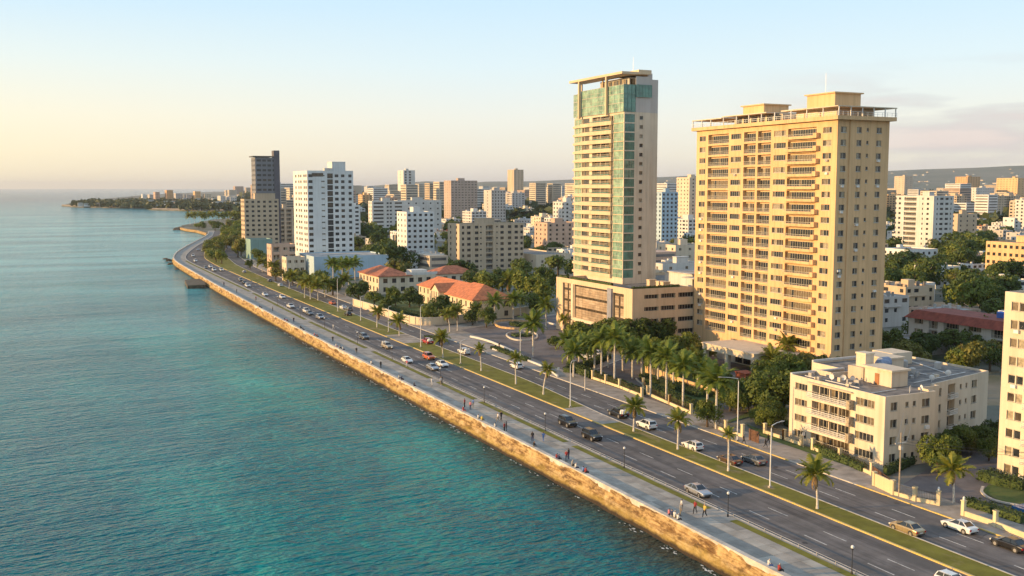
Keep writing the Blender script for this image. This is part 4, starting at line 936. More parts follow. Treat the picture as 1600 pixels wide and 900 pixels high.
V = Bld('long_villa', 'long pale villa with red hipped roof and flat terrace, behind the bright orange-roofed one', 'villa', (131.8, 404.3), [(0, 0), (44, 0), (44, 13), (14, 13), (14, 27), (0, 27)], 7.4, P_creamp)
V.face(5, cols(6, 0, 27, 1.6, ('d', .5, 2.4)), [4.0, .4]); V.face(0, cols(11, 1, 43, 1.9, ('d', .5, 2.4)), [4.0, .4]); V.done(roof=False)
mb = MB(); hip(mb, 0, 0, 14, 27, 7.42, 3.2); mb.build('front_tile_roof', M_tile2, V.root)
mb = MB(); hip(mb, 26, .3, 44, 13.3, 7.48, 3.0); mb.build('rear_tile_roof', M_tile2, V.root)
mb = MB(); mb.box(10, 0, 7.44, 27, 12, 7.7); mb.box(12, 0, 7.7, 26, .3, 8.6); mb.box(15, 2, 7.7, 22, 8, 9.4); mb.build('flat_terrace', P_offw, V.root)
# ------------------------------------------------------------------ vegetation
def leaf_mat(name, c1, c2, trans=.25):
    m = bpy.data.materials.new(name); m.use_nodes = True; t = m.node_tree; b = t.nodes['Principled BSDF']; b.inputs['Roughness'].default_value = .6
    b.inputs['Specular IOR Level'].default_value = .3
    g = t.nodes.new('ShaderNodeNewGeometry'); n = t.nodes.new('ShaderNodeTexNoise'); n.inputs['Scale'].default_value = .8; n.inputs['Detail'].default_value = 2
    t.links.new(g.outputs['Position'], n.inputs[0]); oi = t.nodes.new('ShaderNodeObjectInfo')
    f = math_node(t, 'ADD', math_node(t, 'MULTIPLY', n.outputs[0], .9), math_node(t, 'MULTIPLY', oi.outputs['Random'], .45))
    c = ramp(t, f, [(.4, c1), (.95, c2)]); t.links.new(c, b.inputs['Base Color'])
    tr = t.nodes.new('ShaderNodeBsdfTranslucent'); t.links.new(c, tr.inputs[0]); mx = t.nodes.new('ShaderNodeMixShader'); mx.inputs[0].default_value = trans
    t.links.new(b.outputs[0], mx.inputs[1]); t.links.new(tr.outputs[0], mx.inputs[2]); t.links.new(mx.outputs[0], t.nodes['Material Output'].inputs[0]); return m
L_dark = leaf_mat('leaves_dark', (.050, .080, .014), (.12, .155, .026))
L_mid = leaf_mat('leaves_mid', (.085, .125, .018), (.21, .23, .036))
L_olive = leaf_mat('leaves_olive', (.10, .11, .02), (.22, .20, .04))
L_palm = leaf_mat('palm_leaves', (.12, .15, .018), (.27, .26, .035), .3)
L_royal = leaf_mat('royal_palm_leaves', (.095, .14, .02), (.20, .24, .032), .3)
L_far = leaf_mat('leaves_far', (.035, .055, .018), (.085, .095, .03), .1)
def crown_mesh(seed, nleaf, leafs, lobes=9, flat=.75, m=None):
    rnd = random.Random(seed); mb = MB(); L_ = []
    for i in range(lobes):
        a = rnd.uniform(0, 6.28); r_ = rnd.uniform(.15, .62); z = rnd.uniform(-.28, .55)
        L_.append((Vector((math.cos(a) * r_, math.sin(a) * r_, z * flat)), rnd.uniform(.28, .46)))
    L_.append((Vector((0, 0, .1)), .5))
    for _ in range(nleaf):
        c, r_ = rnd.choice(L_); d = Vector((rnd.gauss(0, 1), rnd.gauss(0, 1), rnd.gauss(0, 1))).normalized()
        if d.z < -.45 and rnd.random() < .7: d.z *= -1
        p = c + d * r_ * (rnd.uniform(.80, 1.06) if rnd.random() < .8 else rnd.uniform(.3, .8))
        p.z *= .95
        n_ = noise.noise(p * 3.2 + Vector((seed, 0, 0)))
        if n_ < -.28: continue
        p += d * n_ * .12
        # leaf clump lying roughly on the lobe surface, tilted at random
        a = (d + Vector((rnd.gauss(0, .55), rnd.gauss(0, .55), rnd.gauss(0, .55)))).normalized(); b = a.orthogonal().normalized(); b2 = a.cross(b)
        t = rnd.uniform(0, 6.28); u = (b * math.cos(t) + b2 * math.sin(t)) * leafs * rnd.uniform(.6, 1.3); v = (b2 * math.cos(t) - b * math.sin(t)) * leafs * rnd.uniform(.45, .9)
        k = len(mb.v); mb.v += [tuple(p - u), tuple(p + v * .9), tuple(p + u), tuple(p - v)]; mb.f.append((k, k + 1, k + 2, k + 3)); mb.m.append(0)
    return mb.mesh('tree_crown', [m or L_dark])
def trunk_mesh(seed, m=None):
    rnd = random.Random(seed); mb = MB()
    mb.tube([(0, 0, -.6), (.02, 0, -.2), (.03, .02, .1)], [.09, .065, .05], 7)
    for i in range(5):
        a = i * 1.3 + seed; mb.tube([(.02, .01, -.1), (math.cos(a) * .2, math.sin(a) * .2, .12), (math.cos(a) * .42, math.sin(a) * .42, .3)], [.04, .025, .012], 5)
    return mb.mesh('trunk', [m or M_bark])
CROWN = {'near': [], 'mid': [], 'far': []}
for m_ in (L_dark, L_mid, L_olive):
    CROWN['near'].append([crown_mesh(11 + i, 6500, .050, 14, .8, m_) for i in range(2)])
    CROWN['mid'].append([crown_mesh(31 + i, 2600, .075, 11, .75, m_) for i in range(3)])
    CROWN['far'].append([crown_mesh(51 + i, 700, .12, 8, .7, m_) for i in range(3)])
TR = [trunk_mesh(i) for i in range(3)]
ntree = 0
def tree(x, y, rad, hgt, kind=0, lod='mid', label=None, group=None, name='broadleaf_tree', z=0.0):
    """crown radius rad, total height hgt"""
    global ntree; ntree += 1
    r_ = tag(empty(name, (x, y, z), random.uniform(0, 6.28)), label, 'tree', group)
    c = put('crown', random.choice(CROWN[lod][kind]), r_); vs = hgt * .42
    c.scale = (rad, rad, vs / .62 if vs / .62 > rad * .6 else rad * .6); c.location = (0, 0, hgt - c.scale[2] * .72)
    t = put('trunk', TR[ntree % 3], r_); t.scale = (rad * .8, rad * .8, (hgt * .62) / .6); t.location = (0, 0, hgt * .62 - .05)
    return r_
# ---- palms
def frond_mesh(seed, length=2.6, droop=1.0, m=None, wid=.55, nl=15):
    rnd = random.Random(seed); mb = MB(); pts = []; ang = .15; x = z = 0; seg = 9
    for i in range(seg + 1):
        pts.append((x, z)); a = ang - (i / seg) ** 1.2 * droop * 1.5; x += math.cos(a) * length / seg; z += math.sin(a) * length / seg
    def at(t):
        k = min(seg - 1, int(t * seg)); f = t * seg - k; return (pts[k][0] * (1 - f) + pts[k + 1][0] * f, pts[k][1] * (1 - f) + pts[k + 1][1] * f)
    for i in range(nl):
        t = .14 + .86 * i / nl; t2 = min(1, t + .09); w_ = wid * math.sin(min(1, (t + .12)) * math.pi * .93) ** .7 * rnd.uniform(.85, 1.1)
        a = at(t); b = at(t2)
        for s in (-1, 1):
            dz = -w_ * rnd.uniform(.35, .75); tip = (a[0] + w_ * .55, s * w_, a[1] + dz)
            k = len(mb.v); mb.v += [(a[0], 0, a[1]), (b[0], 0, b[1]), (tip[0] + .06, tip[1], tip[2]), tip]
            mb.f.append((k, k + 1, k + 2, k + 3)); mb.m.append(0)
    mb.tube([(p[0], 0, p[1] + .01) for p in pts[::2]], [.045, .035, .03, .02, .012], 4)
    return mb.mesh('frond', [m])
FR = {k: [frond_mesh(i, 2.7, d, m_, w_) for i, d in enumerate((.55, .8, 1.0, 1.25))] for k, m_, w_ in (('coco', L_palm, .62), ('royal', L_royal, .60))}
DEAD = frond_mesh(9, 2.2, .8, mat('dead_palm_frond', (.24, .16, .07), .9, .2, 2), .3)
def ptrunk(kind, h_, seed):
    rnd = random.Random(seed); mb = MB(); pts = []; rs = []; n = 9; lean = (rnd.uniform(-.9, .9), rnd.uniform(-.9, .9)) if kind == 'coco' else (rnd.uniform(-.15, .15), rnd.uniform(-.15, .15))
    for i in range(n):
        t = i / (n - 1); pts.append((lean[0] * t * t, lean[1] * t * t, t * h_))
        rs.append(.17 - .05 * t + (.07 * math.exp(-t * 12)) if kind == 'coco' else .20 + .05 * math.sin(t * 3) - .05 * t)
    mb.tube(pts, rs, 8)
    if kind == 'royal': mb.tube([(0, 0, h_), (0, 0, h_ + .5), (0, 0, h_ + 1.3)], [.17, .18, .08], 8, 1)
    return mb.mesh('palm_trunk', [M_trunk, M_pshaft]), (lean[0], lean[1])
M_pshaft = mat('palm_crownshaft', (.10, .15, .03), .6, .1, 2)
PT = {}
kid_cache = {}
def palm(x, y, h_, kind='coco', label=None, group=None, size=1.0, z=0.0, nf=None, lod=False, name=None):
    key = (kind, round(h_ * 2) / 2)
    if key not in PT: PT[key] = ptrunk(kind, key[1], int(key[1] * 10))
    me, ln = PT[key]; hh = key[1]
    r_ = tag(empty(name or ('royal_palm' if kind == 'royal' else 'coconut_palm'), (x, y, z), random.uniform(0, 6.28)), label, 'palm tree', group)
    put('trunk', me, r_)
    nf = nf or (24 if kind == 'coco' else 24)
    top = Vector((ln[0], ln[1], hh + (.9 if kind == 'royal' else 0)))
    if lod:
        big = MB()
        for i in range(nf):
            src = FR[kind][i % 4]; M = Matrix.Translation(top) @ Matrix.Rotation(i * 2.4, 4, 'Z') @ Matrix.Rotation(-R(65 - 85 * i / nf), 4, 'Y') @ Matrix.Scale(size, 4)
            n = len(big.v); big.v += [tuple(M @ v.co) for v in src.vertices]; big.f += [tuple(n + j for j in p.vertices) for p in src.polygons]; big.m += [0] * len(src.polygons)
        big.build('palm_crown', L_palm if kind == 'coco' else L_royal, r_); return r_
    for i in range(nf):
        f = put('frond', FR[kind][min(3, int(i / nf * 4))], r_); el = 68 - 88 * (i / nf) ** .9 + random.uniform(-8, 8)
        if kind == 'coco' and i >= nf - 3: f.data = DEAD; el = -62 + random.uniform(-12, 12)
        f.rotation_euler = (random.uniform(-.2, .2), -R(el), i * 2.399 + random.uniform(-.25, .25)); f.location = top; f.scale = (size * random.uniform(.88, 1.1),) * 3
    return r_
def hpx(gx, gy, py):
    Yc = gx * math.sin(YAW) + gy * math.cos(YAW); d = ray(800, py); Yd = d[0] * math.sin(YAW) + d[1] * math.cos(YAW); return CAMH + d[2] * Yc / Yd
def palm_px(px, py, cy, kind='coco', size=1.0, label=None, group=None, lod=False):
    x, y = G(px, py); h_ = max(2.0, hpx(x, y, cy) - (.9 if kind == 'royal' else .1)); return palm(x, y, h_, kind, label, group, size, lod=lod)
med = [(1277, 796, 742, 'nearest palm on the grassy median, full drooping crown, beside the gold car', 1.15), (1138, 737, 676, 'slim median palm with small tufted crown in front of two dark cars', .55), (1059, 703, 658, 'median palm left of the white hatchback', .95),
       (990, 675, 634, 'median palm at the start of the grass past the paved crossing', 1.0), (849, 617, 576, 'short median palm left of the tall lamp by the hotel', .85), (806, 601, 560, 'median palm with a thin crown opposite the plaza exit', .8),
       (752, 580, 545, 'small ragged median palm right of the white crowded pickup', .75), (692, 560, 528, 'dark full-crowned median palm right of the red pickup', 1.15), (624, 525, 500, 'broad median palm opposite the compound wall corner', 1.3), (589, 512, 486, 'median palm with dry brown crown opposite the compound wall', 1.2)]
for px, py, cy, lb, sz in med: palm_px(px, py, cy, 'coco', sz, lb, 'palms along the median')
palm_px(1490, 788, 733, 'coco', 1.2, 'palm with yellowish trunk inside the gate at the right side of the photo')
hot = [(887, 566, 532), (929, 588, 538), (939.5, 594.6, 530), (960, 602, 528), (1002.6, 584, 545), (1016.4, 620, 552), (1041, 629, 560), (1067, 637, 572), (1118.5, 671, 596)]
for i, (px, py, cy) in enumerate(hot):
    palm_px(px, py, cy, 'royal', 1.5 if i < 8 else 1.65, f'{ORD[i]} royal palm from the left in the row inside the hotel fence' if i < 8 else 'large royal palm beside the hotel exit, nearest of the hotel row', 'royal palms inside the hotel fence')
for i, (px, py, cy) in enumerate([(905, 575, 542), (918, 570, 535), (950, 575, 532), (973, 580, 538), (988, 592, 548), (1028, 598, 560), (1052, 606, 566), (1090, 612, 574), (1105, 640, 588), (896, 590, 552)]):
    palm_px(px, py, cy, 'royal', 1.45, f'{ORD[i]} palm of the rear row behind the hotel fence hedge' if i else 'palm of the rear row nearest the hotel entry drive', 'rear palms in the hotel garden')
pz = [(833, 558, 506, 1.5, 'big royal palm on the plaza verge nearest the avenue'), (794, 466, 438, 1.9, 'wide palm in front of the dark trees behind the villa'), (773, 506, 470, 1.3, 'royal palm at the villa wall beside the plaza'), (802, 500, 468, 1.3, 'left one of two close palms at the back of the plaza'),
      (813, 496, 466, 1.2, 'right one of two close palms at the back of the plaza'), (853, 514, 478, 1.3, 'royal palm near the podium corner'), (703, 519, 490, 1.0, 'left one of two thin palms on the corner verge'), (715, 517, 486, 1.2, 'right one of two thin palms on the corner verge'),
      (745, 505, 482, 1.1, 'short palm before the orange-roofed villa end wall'), (880, 520, 500, .8, 'young palm at the podium entrance'), (1238, 575, 540, 1.3, 'tall palm with golden fronds beside the yellow tower'), (1208, 590, 560, 1.3, 'palm left of the golden-fronded one by the entrance canopy'), (1085, 590, 560, 1.2, 'palm in the hotel roundabout bed'), (1100, 600, 575, 1.0, 'short palm beside the hotel sun terrace')]
for px, py, cy, s_, lb in pz: palm_px(px, py, cy, 'royal' if 'royal' in lb or 'plaza' in lb else 'coco', s_ * 1.15, lb)
wst = [(521, 456, 412), (545, 455, 413), (555, 450, 411), (535, 448, 414), (464, 432, 412), (476, 466, 440), (485, 468, 440), (497, 470, 446), (508, 464, 440), (540, 462, 436), (452, 452, 432), (527, 436, 418), (449, 425, 405), (425, 432, 414), (410, 425, 410)]
for i, (px, py, cy) in enumerate(wst):
    palm_px(px, py, cy, 'royal' if i < 5 else 'coco', 1.7, None, None, lod=True)
wp = [o for o in bpy.data.objects if o.parent is None and o.type == 'EMPTY' and 'palm' in o.name and 'label' not in o]
for o in wp: tag(o, 'palm in the cluster between the blue podium and the inland carriageway', 'palm tree', 'palms by the blue podium')
# ---- broadleaf trees: (x px, base py, crown centre py, radius m, kind, lod, label)
bt = [(1212, 650, 610, 6.5, 0, 'near', 'large dense dark tree left of the cream apartment block'), (1180, 640, 612, 5.0, 1, 'near', 'bushy tree behind the curved lamp by the hotel exit'), (1105, 668, 640, 3.6, 1, 'near', 'round tree beside the hotel exit gate'),
      (1230, 600, 570, 5.0, 1, 'near', 'tree between the yellow tower corner and the cream block'), (1262, 592, 567, 4.6, 2, 'near', 'olive tree right of the golden palm'), (1200, 605, 580, 4.4, 1, 'near', 'bushy tree right of the entrance canopy'), (1300, 585, 562, 4.2, 0, 'mid', 'first tree behind the cream apartment block roof'),
      (1335, 578, 555, 4.0, 1, 'mid', 'second tree behind the cream apartment block roof'), (1370, 574, 552, 4.5, 0, 'mid', 'third tree behind the cream apartment block roof'), (1410, 565, 543, 4.5, 2, 'mid', 'fourth tree behind the cream apartment block roof'), (1450, 560, 536, 5.0, 0, 'mid', 'tree in front of the low pale hall'),
      (1490, 558, 532, 5.5, 0, 'mid', 'large dark tree before the red skirt block'), (1530, 556, 520, 6, 0, 'mid', 'dark spreading tree at the end of the red skirt block'), (1462, 540, 515, 4.5, 1, 'mid', 'tree hiding the middle of the red skirt block'),
      (1465, 738, 700, 3.4, 1, 'near', 'leafy light green tree in the garden right of the cream block'), (1500, 712, 680, 3.5, 0, 'near', 'dark tree against the right wing of the cream block'), (1535, 705, 680, 3.3, 0, 'near', 'dark tree between the right wing and the corner tower'), (1478, 720, 690, 3.0, 0, 'near', 'dark tree directly behind the light green garden tree'), (1545, 720, 695, 2.4, 1, 'near', 'small tree beside the corner tower wall'),
      (1150, 640, 625, 3.0, 0, 'near', 'dark shrub-like tree at the end of the hotel drive'), (1135, 605, 590, 2.6, 0, 'mid', 'small tree by the roundabout bed'),
      (985, 548, 518, 6.5, 0, 'mid', 'leftmost dark tree before the parking podium'), (1010, 545, 515, 6.0, 0, 'mid', 'second dark tree before the parking podium'), (1035, 545, 518, 5.5, 0, 'mid', 'third dark tree before the parking podium'), (960, 548, 525, 5.0, 1, 'mid', 'greener tree before the podium corner'), (935, 545, 515, 4.5, 1, 'mid', 'tree screening the podium entrance'), (1075, 555, 532, 4.5, 1, 'mid', 'sunlit tree at the left foot of the yellow tower'), (1055, 560, 540, 3.8, 0, 'mid', 'low dark tree behind the hotel row palms'), (912, 540, 522, 3.2, 1, 'mid', 'rounded small tree in front of the podium entrance'), (1100, 562, 545, 3.2, 2, 'mid', 'flowering olive tree left of the entrance canopy'), (1020, 575, 560, 3, 0, 'mid', 'dark shrub tree in the hotel island'), (1060, 585, 570, 2.8, 0, 'mid', 'dark shrub tree behind the sun terrace'),
      (690, 505, 478, 6.5, 0, 'mid', 'large tree in front of the orange-roofed villa wing'), (670, 500, 485, 3.5, 1, 'mid', 'light green tree in the villa garden'), (640, 480, 462, 4.5, 0, 'mid', 'tree left of the orange-roofed villa'), (618, 478, 458, 4, 1, 'mid', 'tree between the two villas'), (655, 480, 468, 3, 0, 'mid', 'small tree at the villa front lawn'),
      (760, 512, 490, 4.0, 0, 'mid', 'dark tree at the end wall of the orange-roofed villa'), (738, 508, 492, 3.2, 0, 'mid', 'dark shrub tree below the villa end wall'), (722, 450, 425, 10, 0, 'mid', 'very large round dark tree behind the orange roof'), (620, 428, 409, 12, 0, 'mid', 'very large round dark tree behind the long villa'), (745, 462, 440, 7, 0, 'mid', 'dark tree behind the villa ridge'),
      (765, 465, 440, 7, 1, 'mid', 'greener tree behind the villa ridge'), (820, 470, 440, 7.5, 1, 'mid', 'olive green tree left of the podium'), (845, 478, 448, 7, 1, 'mid', 'tree close to the podium left edge'), (855, 462, 430, 6.5, 0, 'mid', 'tall dark tree rising beside the podium'), (815, 440, 420, 7, 0, 'mid', 'dark tree in front of the tan hall'), (785, 455, 432, 6, 0, 'mid', 'dark tree behind the wide palm'), (838, 492, 472, 4.5, 1, 'mid', 'green tree at the back corner of the plaza'), (868, 545, 533, 2.8, 0, 'mid', 'rounded dark bush tree on the plaza island'),
      (590, 430, 422, 5, 1, 'mid', 'tree behind the tall palms'), (500, 452, 436, 6, 1, 'mid', 'leafy tree below the blue podium, left'), (520, 462, 446, 5.5, 1, 'mid', 'leafy tree below the blue podium, centre'), (560, 470, 458, 6, 0, 'mid', 'dark tree before the long villa front'), (585, 478, 465, 4.5, 1, 'mid', 'tree at the long villa corner'), (610, 482, 470, 4, 0, 'mid', 'dark tree by the long villa side'), (470, 445, 436, 5, 2, 'mid', 'olive tree in front of the low cream building'), (445, 430, 420, 5, 2, 'mid', 'olive tree in front of the pink curved block'), (428, 425, 412, 5.5, 1, 'mid', 'tree at the pink curved block corner'), (405, 408, 398, 5.5, 1, 'mid', 'tree before the teal building'),
      (700, 408, 395, 7, 0, 'mid', 'dark tree left of the beige block'), (595, 395, 375, 9, 0, 'mid', 'dark tree right of the white tower'), (575, 385, 362, 10, 0, 'mid', 'tall dark tree mass beside the white tower'), (612, 402, 385, 8, 0, 'mid', 'dark tree below the blue-white block'), (690, 425, 412, 6, 1, 'mid', 'tree at the yellow end of the beige block'), (868, 402, 390, 8, 0, 'mid', 'dark tree before the pinkish mid-rise'), (840, 408, 398, 7, 0, 'mid', 'dark round tree before the pinkish mid-rise'), (1075, 400, 385, 8, 0, 'far', 'dark tree between the tall towers')]
rt = random.Random(5)
for px, py, cy, rad, kd, lod, lb in bt:
    x, y = G(px, py); hc = hpx(x, y, cy); tree(x, y, rad, max(hc + rad * .6, rad * 1.3), kd, lod, lb)
# wooded blocks on the right, trees on the median bend and around the inner carriageway
def grove(poly, n, rad, hgt, kinds, lod, label, group):
    k = 0; t = 0; xs = [p[0] for p in poly]; ys_ = [p[1] for p in poly]
    while k < n and t < n * 30:
        t += 1; px = rt.uniform(min(xs), max(xs)); py = rt.uniform(min(ys_), max(ys_)); c = False; j = len(poly) - 1
        for i in range(len(poly)):
            if (poly[i][1] > py) != (poly[j][1] > py) and px < (poly[j][0] - poly[i][0]) * (py - poly[i][1]) / (poly[j][1] - poly[i][1]) + poly[i][0]: c = not c
            j = i
        if not c: continue
        x, y = G(px, py); f = rt.uniform(.75, 1.25); tree(x, y, rad * f, hgt * f, rt.choice(kinds), lod, label, group); k += 1
grove([(1378, 470), (1378, 425), (1460, 425), (1535, 410), (1600, 470), (1600, 520), (1560, 520), (1480, 480)], 34, 7.5, 11, (0, 0, 1), 'mid', 'tree in the dense dark grove between the red skirt block and the cream-lit tower', 'grove behind the red skirt block')
grove([(1475, 430), (1490, 395), (1540, 385), (1540, 420)], 12, 9, 12, (0, 0, 1), 'mid', 'tree in the wood beside the right edge block', 'wood left of the right edge block')
grove([(322, 400), (336, 384), (350, 378), (356, 386), (345, 402), (352, 413), (332, 411)], 44, 4.2, 7, (1, 2, 1), 'far', 'olive-lit tree on the wide median at the bend of the avenue', 'trees on the median at the bend')
grove([(362, 392), (350, 366), (360, 356), (378, 360), (382, 395), (376, 408)], 34, 6, 10, (1, 1, 2), 'far', 'tree in the thicket left of the cream ten-storey block', 'thicket left of the cream block')
grove([(1040, 555), (960, 552), (1000, 535), (1060, 540)], 8, 3.6, 6, (0, 1), 'mid', 'dark understorey tree behind the hotel palm row', 'understorey behind the hotel palms')
grove([(1240, 640), (1160, 655), (1130, 640), (1160, 618), (1240, 610)], 8, 3.2, 5.5, (0, 0, 1), 'near', 'dark tree in the shady garden left of the cream apartment block', 'shady garden trees')
grove([(400, 428), (380, 415), (420, 415), (480, 440), (500, 460), (470, 455)], 14, 3.6, 5.5, (1, 2, 0), 'far', 'shrubby tree in the gardens below the pink curved block', 'garden trees below the pink block')
grove([(555, 415), (560, 372), (576, 366), (600, 395), (620, 420), (600, 425)], 16, 8, 12, (0, 0, 1), 'mid', 'dark tree in the wood right of the white tower', 'wood right of the white tower')
grove([(300, 356), (330, 352), (372, 350), (362, 360), (330, 362)], 14, 5, 6, (0, 1), 'far', 'low tree on the small point past the bend', 'trees on the small point')
grove([(1378, 580), (1378, 535), (1480, 525), (1562, 545), (1562, 585), (1450, 590)], 26, 4.2, 6.5, (0, 0, 1, 2), 'mid', 'tree in the green belt behind the cream apartment block', 'green belt behind the cream block')
grove([(880, 545), (960, 530), (1000, 548), (990, 558), (930, 556)], 9, 3.8, 6.5, (0, 1), 'mid', 'tree in the dense screen before the podium front', 'tree screen before the podium')
grove([(960, 560), (1040, 552), (1110, 560), (1100, 572), (1040, 575), (1000, 572)], 9, 2.8, 4.5, (0, 1), 'mid', 'shrubby tree in the hotel island garden', 'hotel island garden trees')
grove([(1160, 660), (1230, 650), (1235, 668), (1180, 672)], 7, 2.0, 3.6, (0, 1), 'near', 'low shrub-like tree behind the fence left of the cream block', 'shrubs left of the cream block')
grove([(1462, 742), (1500, 722), (1552, 712), (1556, 690), (1500, 690), (1440, 715)], 9, 2.3, 4.2, (0, 1, 1, 2), 'near', 'leafy small tree in the garden corner between the cream block and the corner tower', 'garden corner trees')
# point palms past the bend
for i, px in enumerate((297, 304, 313, 320, 328, 336, 344, 352, 359, 366, 372)):
    x, y = G(px, 352 - (i % 3) * 1.5); tag(palm(x, y, 11, 'coco', size=2.6, lod=True), 'dark palm in the row on the small point past the bend', 'palm tree', 'palms on the small point')
# hedges and beds
def hedge_px(pts, w_, h_, label, m=M_hedge, name='hedge', n=None):
    P = [G(*p) for p in pts]; mb = MB(); rnd = random.Random(len(label))
    wall_line(P, w_ * .8, h_ * .85, 0, mb)
    for (a, b) in zip(P, P[1:]):
        Ln = math.dist(a, b); d = ((b[0] - a[0]) / Ln, (b[1] - a[1]) / Ln)
        for _ in range(int(Ln * (w_ + 2 * h_) * 12)):
            u = rnd.uniform(0, Ln); v = rnd.uniform(-w_ / 2, w_ / 2); z = rnd.uniform(.05, h_)
            if rnd.random() < .5: z = h_ * rnd.uniform(.85, 1.12)
            else: v = math.copysign(w_ / 2, v)
            leaf(mb, Vector((a[0] + d[0] * u - d[1] * v, a[1] + d[1] * u + d[0] * v, z)), .17, rnd)
    return tag(mb.build(name, m), label, 'hedge')
hedge_px([(925, 588), (965, 603), (1003, 618)], 1.6, 1.5, 'clipped hedge behind the first stretch of hotel fence')
hedge_px([(1015, 610), (1050, 626), (1085, 640)], 2.0, 1.7, 'dark clipped hedge behind the second stretch of hotel fence')
hedge_px([(1005, 590), (1014, 598), (1030, 598)], 2.2, 1.0, 'low planting on the tip of the hotel driveway island')
hedge_px([(1050, 603), (1070, 612), (1095, 620), (1118, 618)], 2.8, 1.2, 'planted bed along the hotel driveway island')
hedge_px([(885, 583), (915, 575), (950, 560)], 2.2, 1.4, 'dark hedge at the near side of the hotel entry drive')
hedge_px([(1270, 702), (1310, 719), (1350, 738)], 1.3, 1.2, 'hedge behind the fence of the cream apartment block')
hedge_px([(1228, 663), (1245, 672), (1260, 680)], 1.3, 1.0, 'short hedge at the left corner of the cream apartment block')
hedge_px([(1510, 790), (1555, 803), (1600, 818)], 1.9, 1.2, 'dark hedge behind the low wall at the right edge')
hedge_px([(1538, 748), (1560, 757), (1600, 764)], 3.0, 1.6, 'rounded shrubs at the foot of the corner tower')
hedge_px([(1385, 742), (1400, 735), (1430, 722)], 1.2, 1.3, 'shrubs in the shade of the cream block side wall')
hedge_px([(770, 545), (800, 556), (825, 565)], 1.8, .9, 'low planting on the plaza verge by the sidewalk')
hedge_px([(668, 528), (690, 534)], 2.5, .8, 'low planting on the corner verge left of the plaza')
hedge_px([(800, 508), (820, 512), (835, 510)], 2.5, 1.2, 'shrubs in the round planter of the plaza')
hedge_px([(802, 526), (815, 525), (828, 526)], 3.5, .7, 'low shrubs inside the pale round planter of the plaza centre')
hedge_px([(880, 500), (905, 512), (940, 530)], 2.2, 1.6, 'hedge in front of the podium entrance piers')
hedge_px([(600, 482), (630, 490), (665, 497), (700, 496)], 3.5, 1.4, 'dark shrubs behind the villa compound wall')
hedge_px([(890, 575), (905, 583), (925, 590)], 2.0, 1.8, 'golden-lit hedge at the start of the hotel fence')
# ------------------------------------------------------------------ vehicles (front is +X)
def paint(name, col, metal=.3): return mat('car_paint_' + name, col, .28, .04, 1, metal=metal, coat=.6)
M_carglass = mat('car_glass', (.015, .018, .022), .06, 0, spec=.7)
M_tyre = mat('tyre_rubber', (.02, .02, .02), .85, 0)
M_rim = mat('wheel_rim', (.45, .44, .43), .35, 0, metal=.7)
M_hl = mat('headlight_glass', (.75, .75, .72), .15, 0)
M_tl = mat('taillight_red', (.40, .015, .01), .25, 0)
M_plast = mat('black_plastic', (.025, .025, .026), .6, 0)
def ring(x, hw, zb, zs, zt, n=None):
    # half section points, closed all round
    return [(x, -hw * .92, zb), (x, -hw, zb + .14), (x, -hw, zs - .10), (x, -hw * .955, zs), (x, -hw * .72, zt), (x, hw * .72, zt), (x, hw * .955, zs), (x, hw, zs - .10), (x, hw, zb + .14), (x, hw * .92, zb)]
SPEC = {
    'sedan': dict(L=4.7, W=1.82, st=[(-2.35, .72, .34, .74, .78), (-2.28, .84, .26, .86, .93), (-1.75, .91, .22, .94, 1.00), (-.9, .91, .20, .95, 1.02), (.6, .91, .20, .93, .99), (1.35, .91, .21, .87, .93), (2.05, .86, .24, .76, .82), (2.33, .70, .32, .62, .66)],
                  cab=[(-1.75, .99, .70), (-1.05, 1.42, .58), (.15, 1.45, .58), (.95, .98, .70)], roof=1.45, wh=(-1.42, 1.40), wr=.33),
    'hatch': dict(L=4.3, W=1.80, st=[(-2.15, .78, .34, .84, .90), (-2.08, .86, .26, .95, 1.0), (-1.5, .90, .22, .97, 1.03), (.5, .90, .20, .95, 1.0), (1.2, .90, .21, .90, .96), (1.9, .84, .24, .80, .85), (2.15, .68, .32, .66, .70)],
                  cab=[(-2.05, 1.0, .72), (-1.72, 1.45, .60), (.0, 1.50, .60), (.85, .99, .70)], roof=1.5, wh=(-1.32, 1.33), wr=.32),
    'suv': dict(L=4.6, W=1.90, st=[(-2.3, .84, .40, .98, 1.03), (-2.22, .92, .32, 1.08, 1.14), (-1.5, .95, .28, 1.10, 1.16), (.6, .95, .28, 1.08, 1.14), (1.3, .95, .28, 1.04, 1.10), (2.0, .90, .32, .96, 1.00), (2.28, .76, .40, .82, .86)],
                cab=[(-2.2, 1.13, .78), (-1.95, 1.66, .68), (.1, 1.72, .68), (.85, 1.12, .76)], roof=1.74, wh=(-1.4, 1.4), wr=.38),
    'pickup': dict(L=5.2, W=1.90, st=[(-2.6, .84, .42, .92, .93), (-2.55, .93, .36, 1.0, 1.01), (-1.0, .94, .32, 1.0, 1.01), (-.2, .94, .30, 1.05, 1.10), (.9, .94, .30, 1.05, 1.10), (1.6, .94, .30, 1.02, 1.08), (2.35, .90, .34, .95, .99), (2.6, .78, .42, .80, .84)],
                   cab=[(-.9, 1.06, .78), (-.75, 1.62, .68), (.45, 1.66, .68), (1.15, 1.08, .76)], roof=1.68, wh=(-1.6, 1.65), wr=.38),
}
CARM = {}
def wheel_mesh(r_):
    mb = MB(); mb.tube([(0, -.11, 0), (0, .11, 0)], r_, 16, 0, True); a = mb.mesh('tyre', [M_tyre])
    mb = MB(); mb.tube([(0, -.125, 0), (0, .125, 0)], r_ * .66, 12); b = mb.mesh('rim', [M_rim]); return a, b
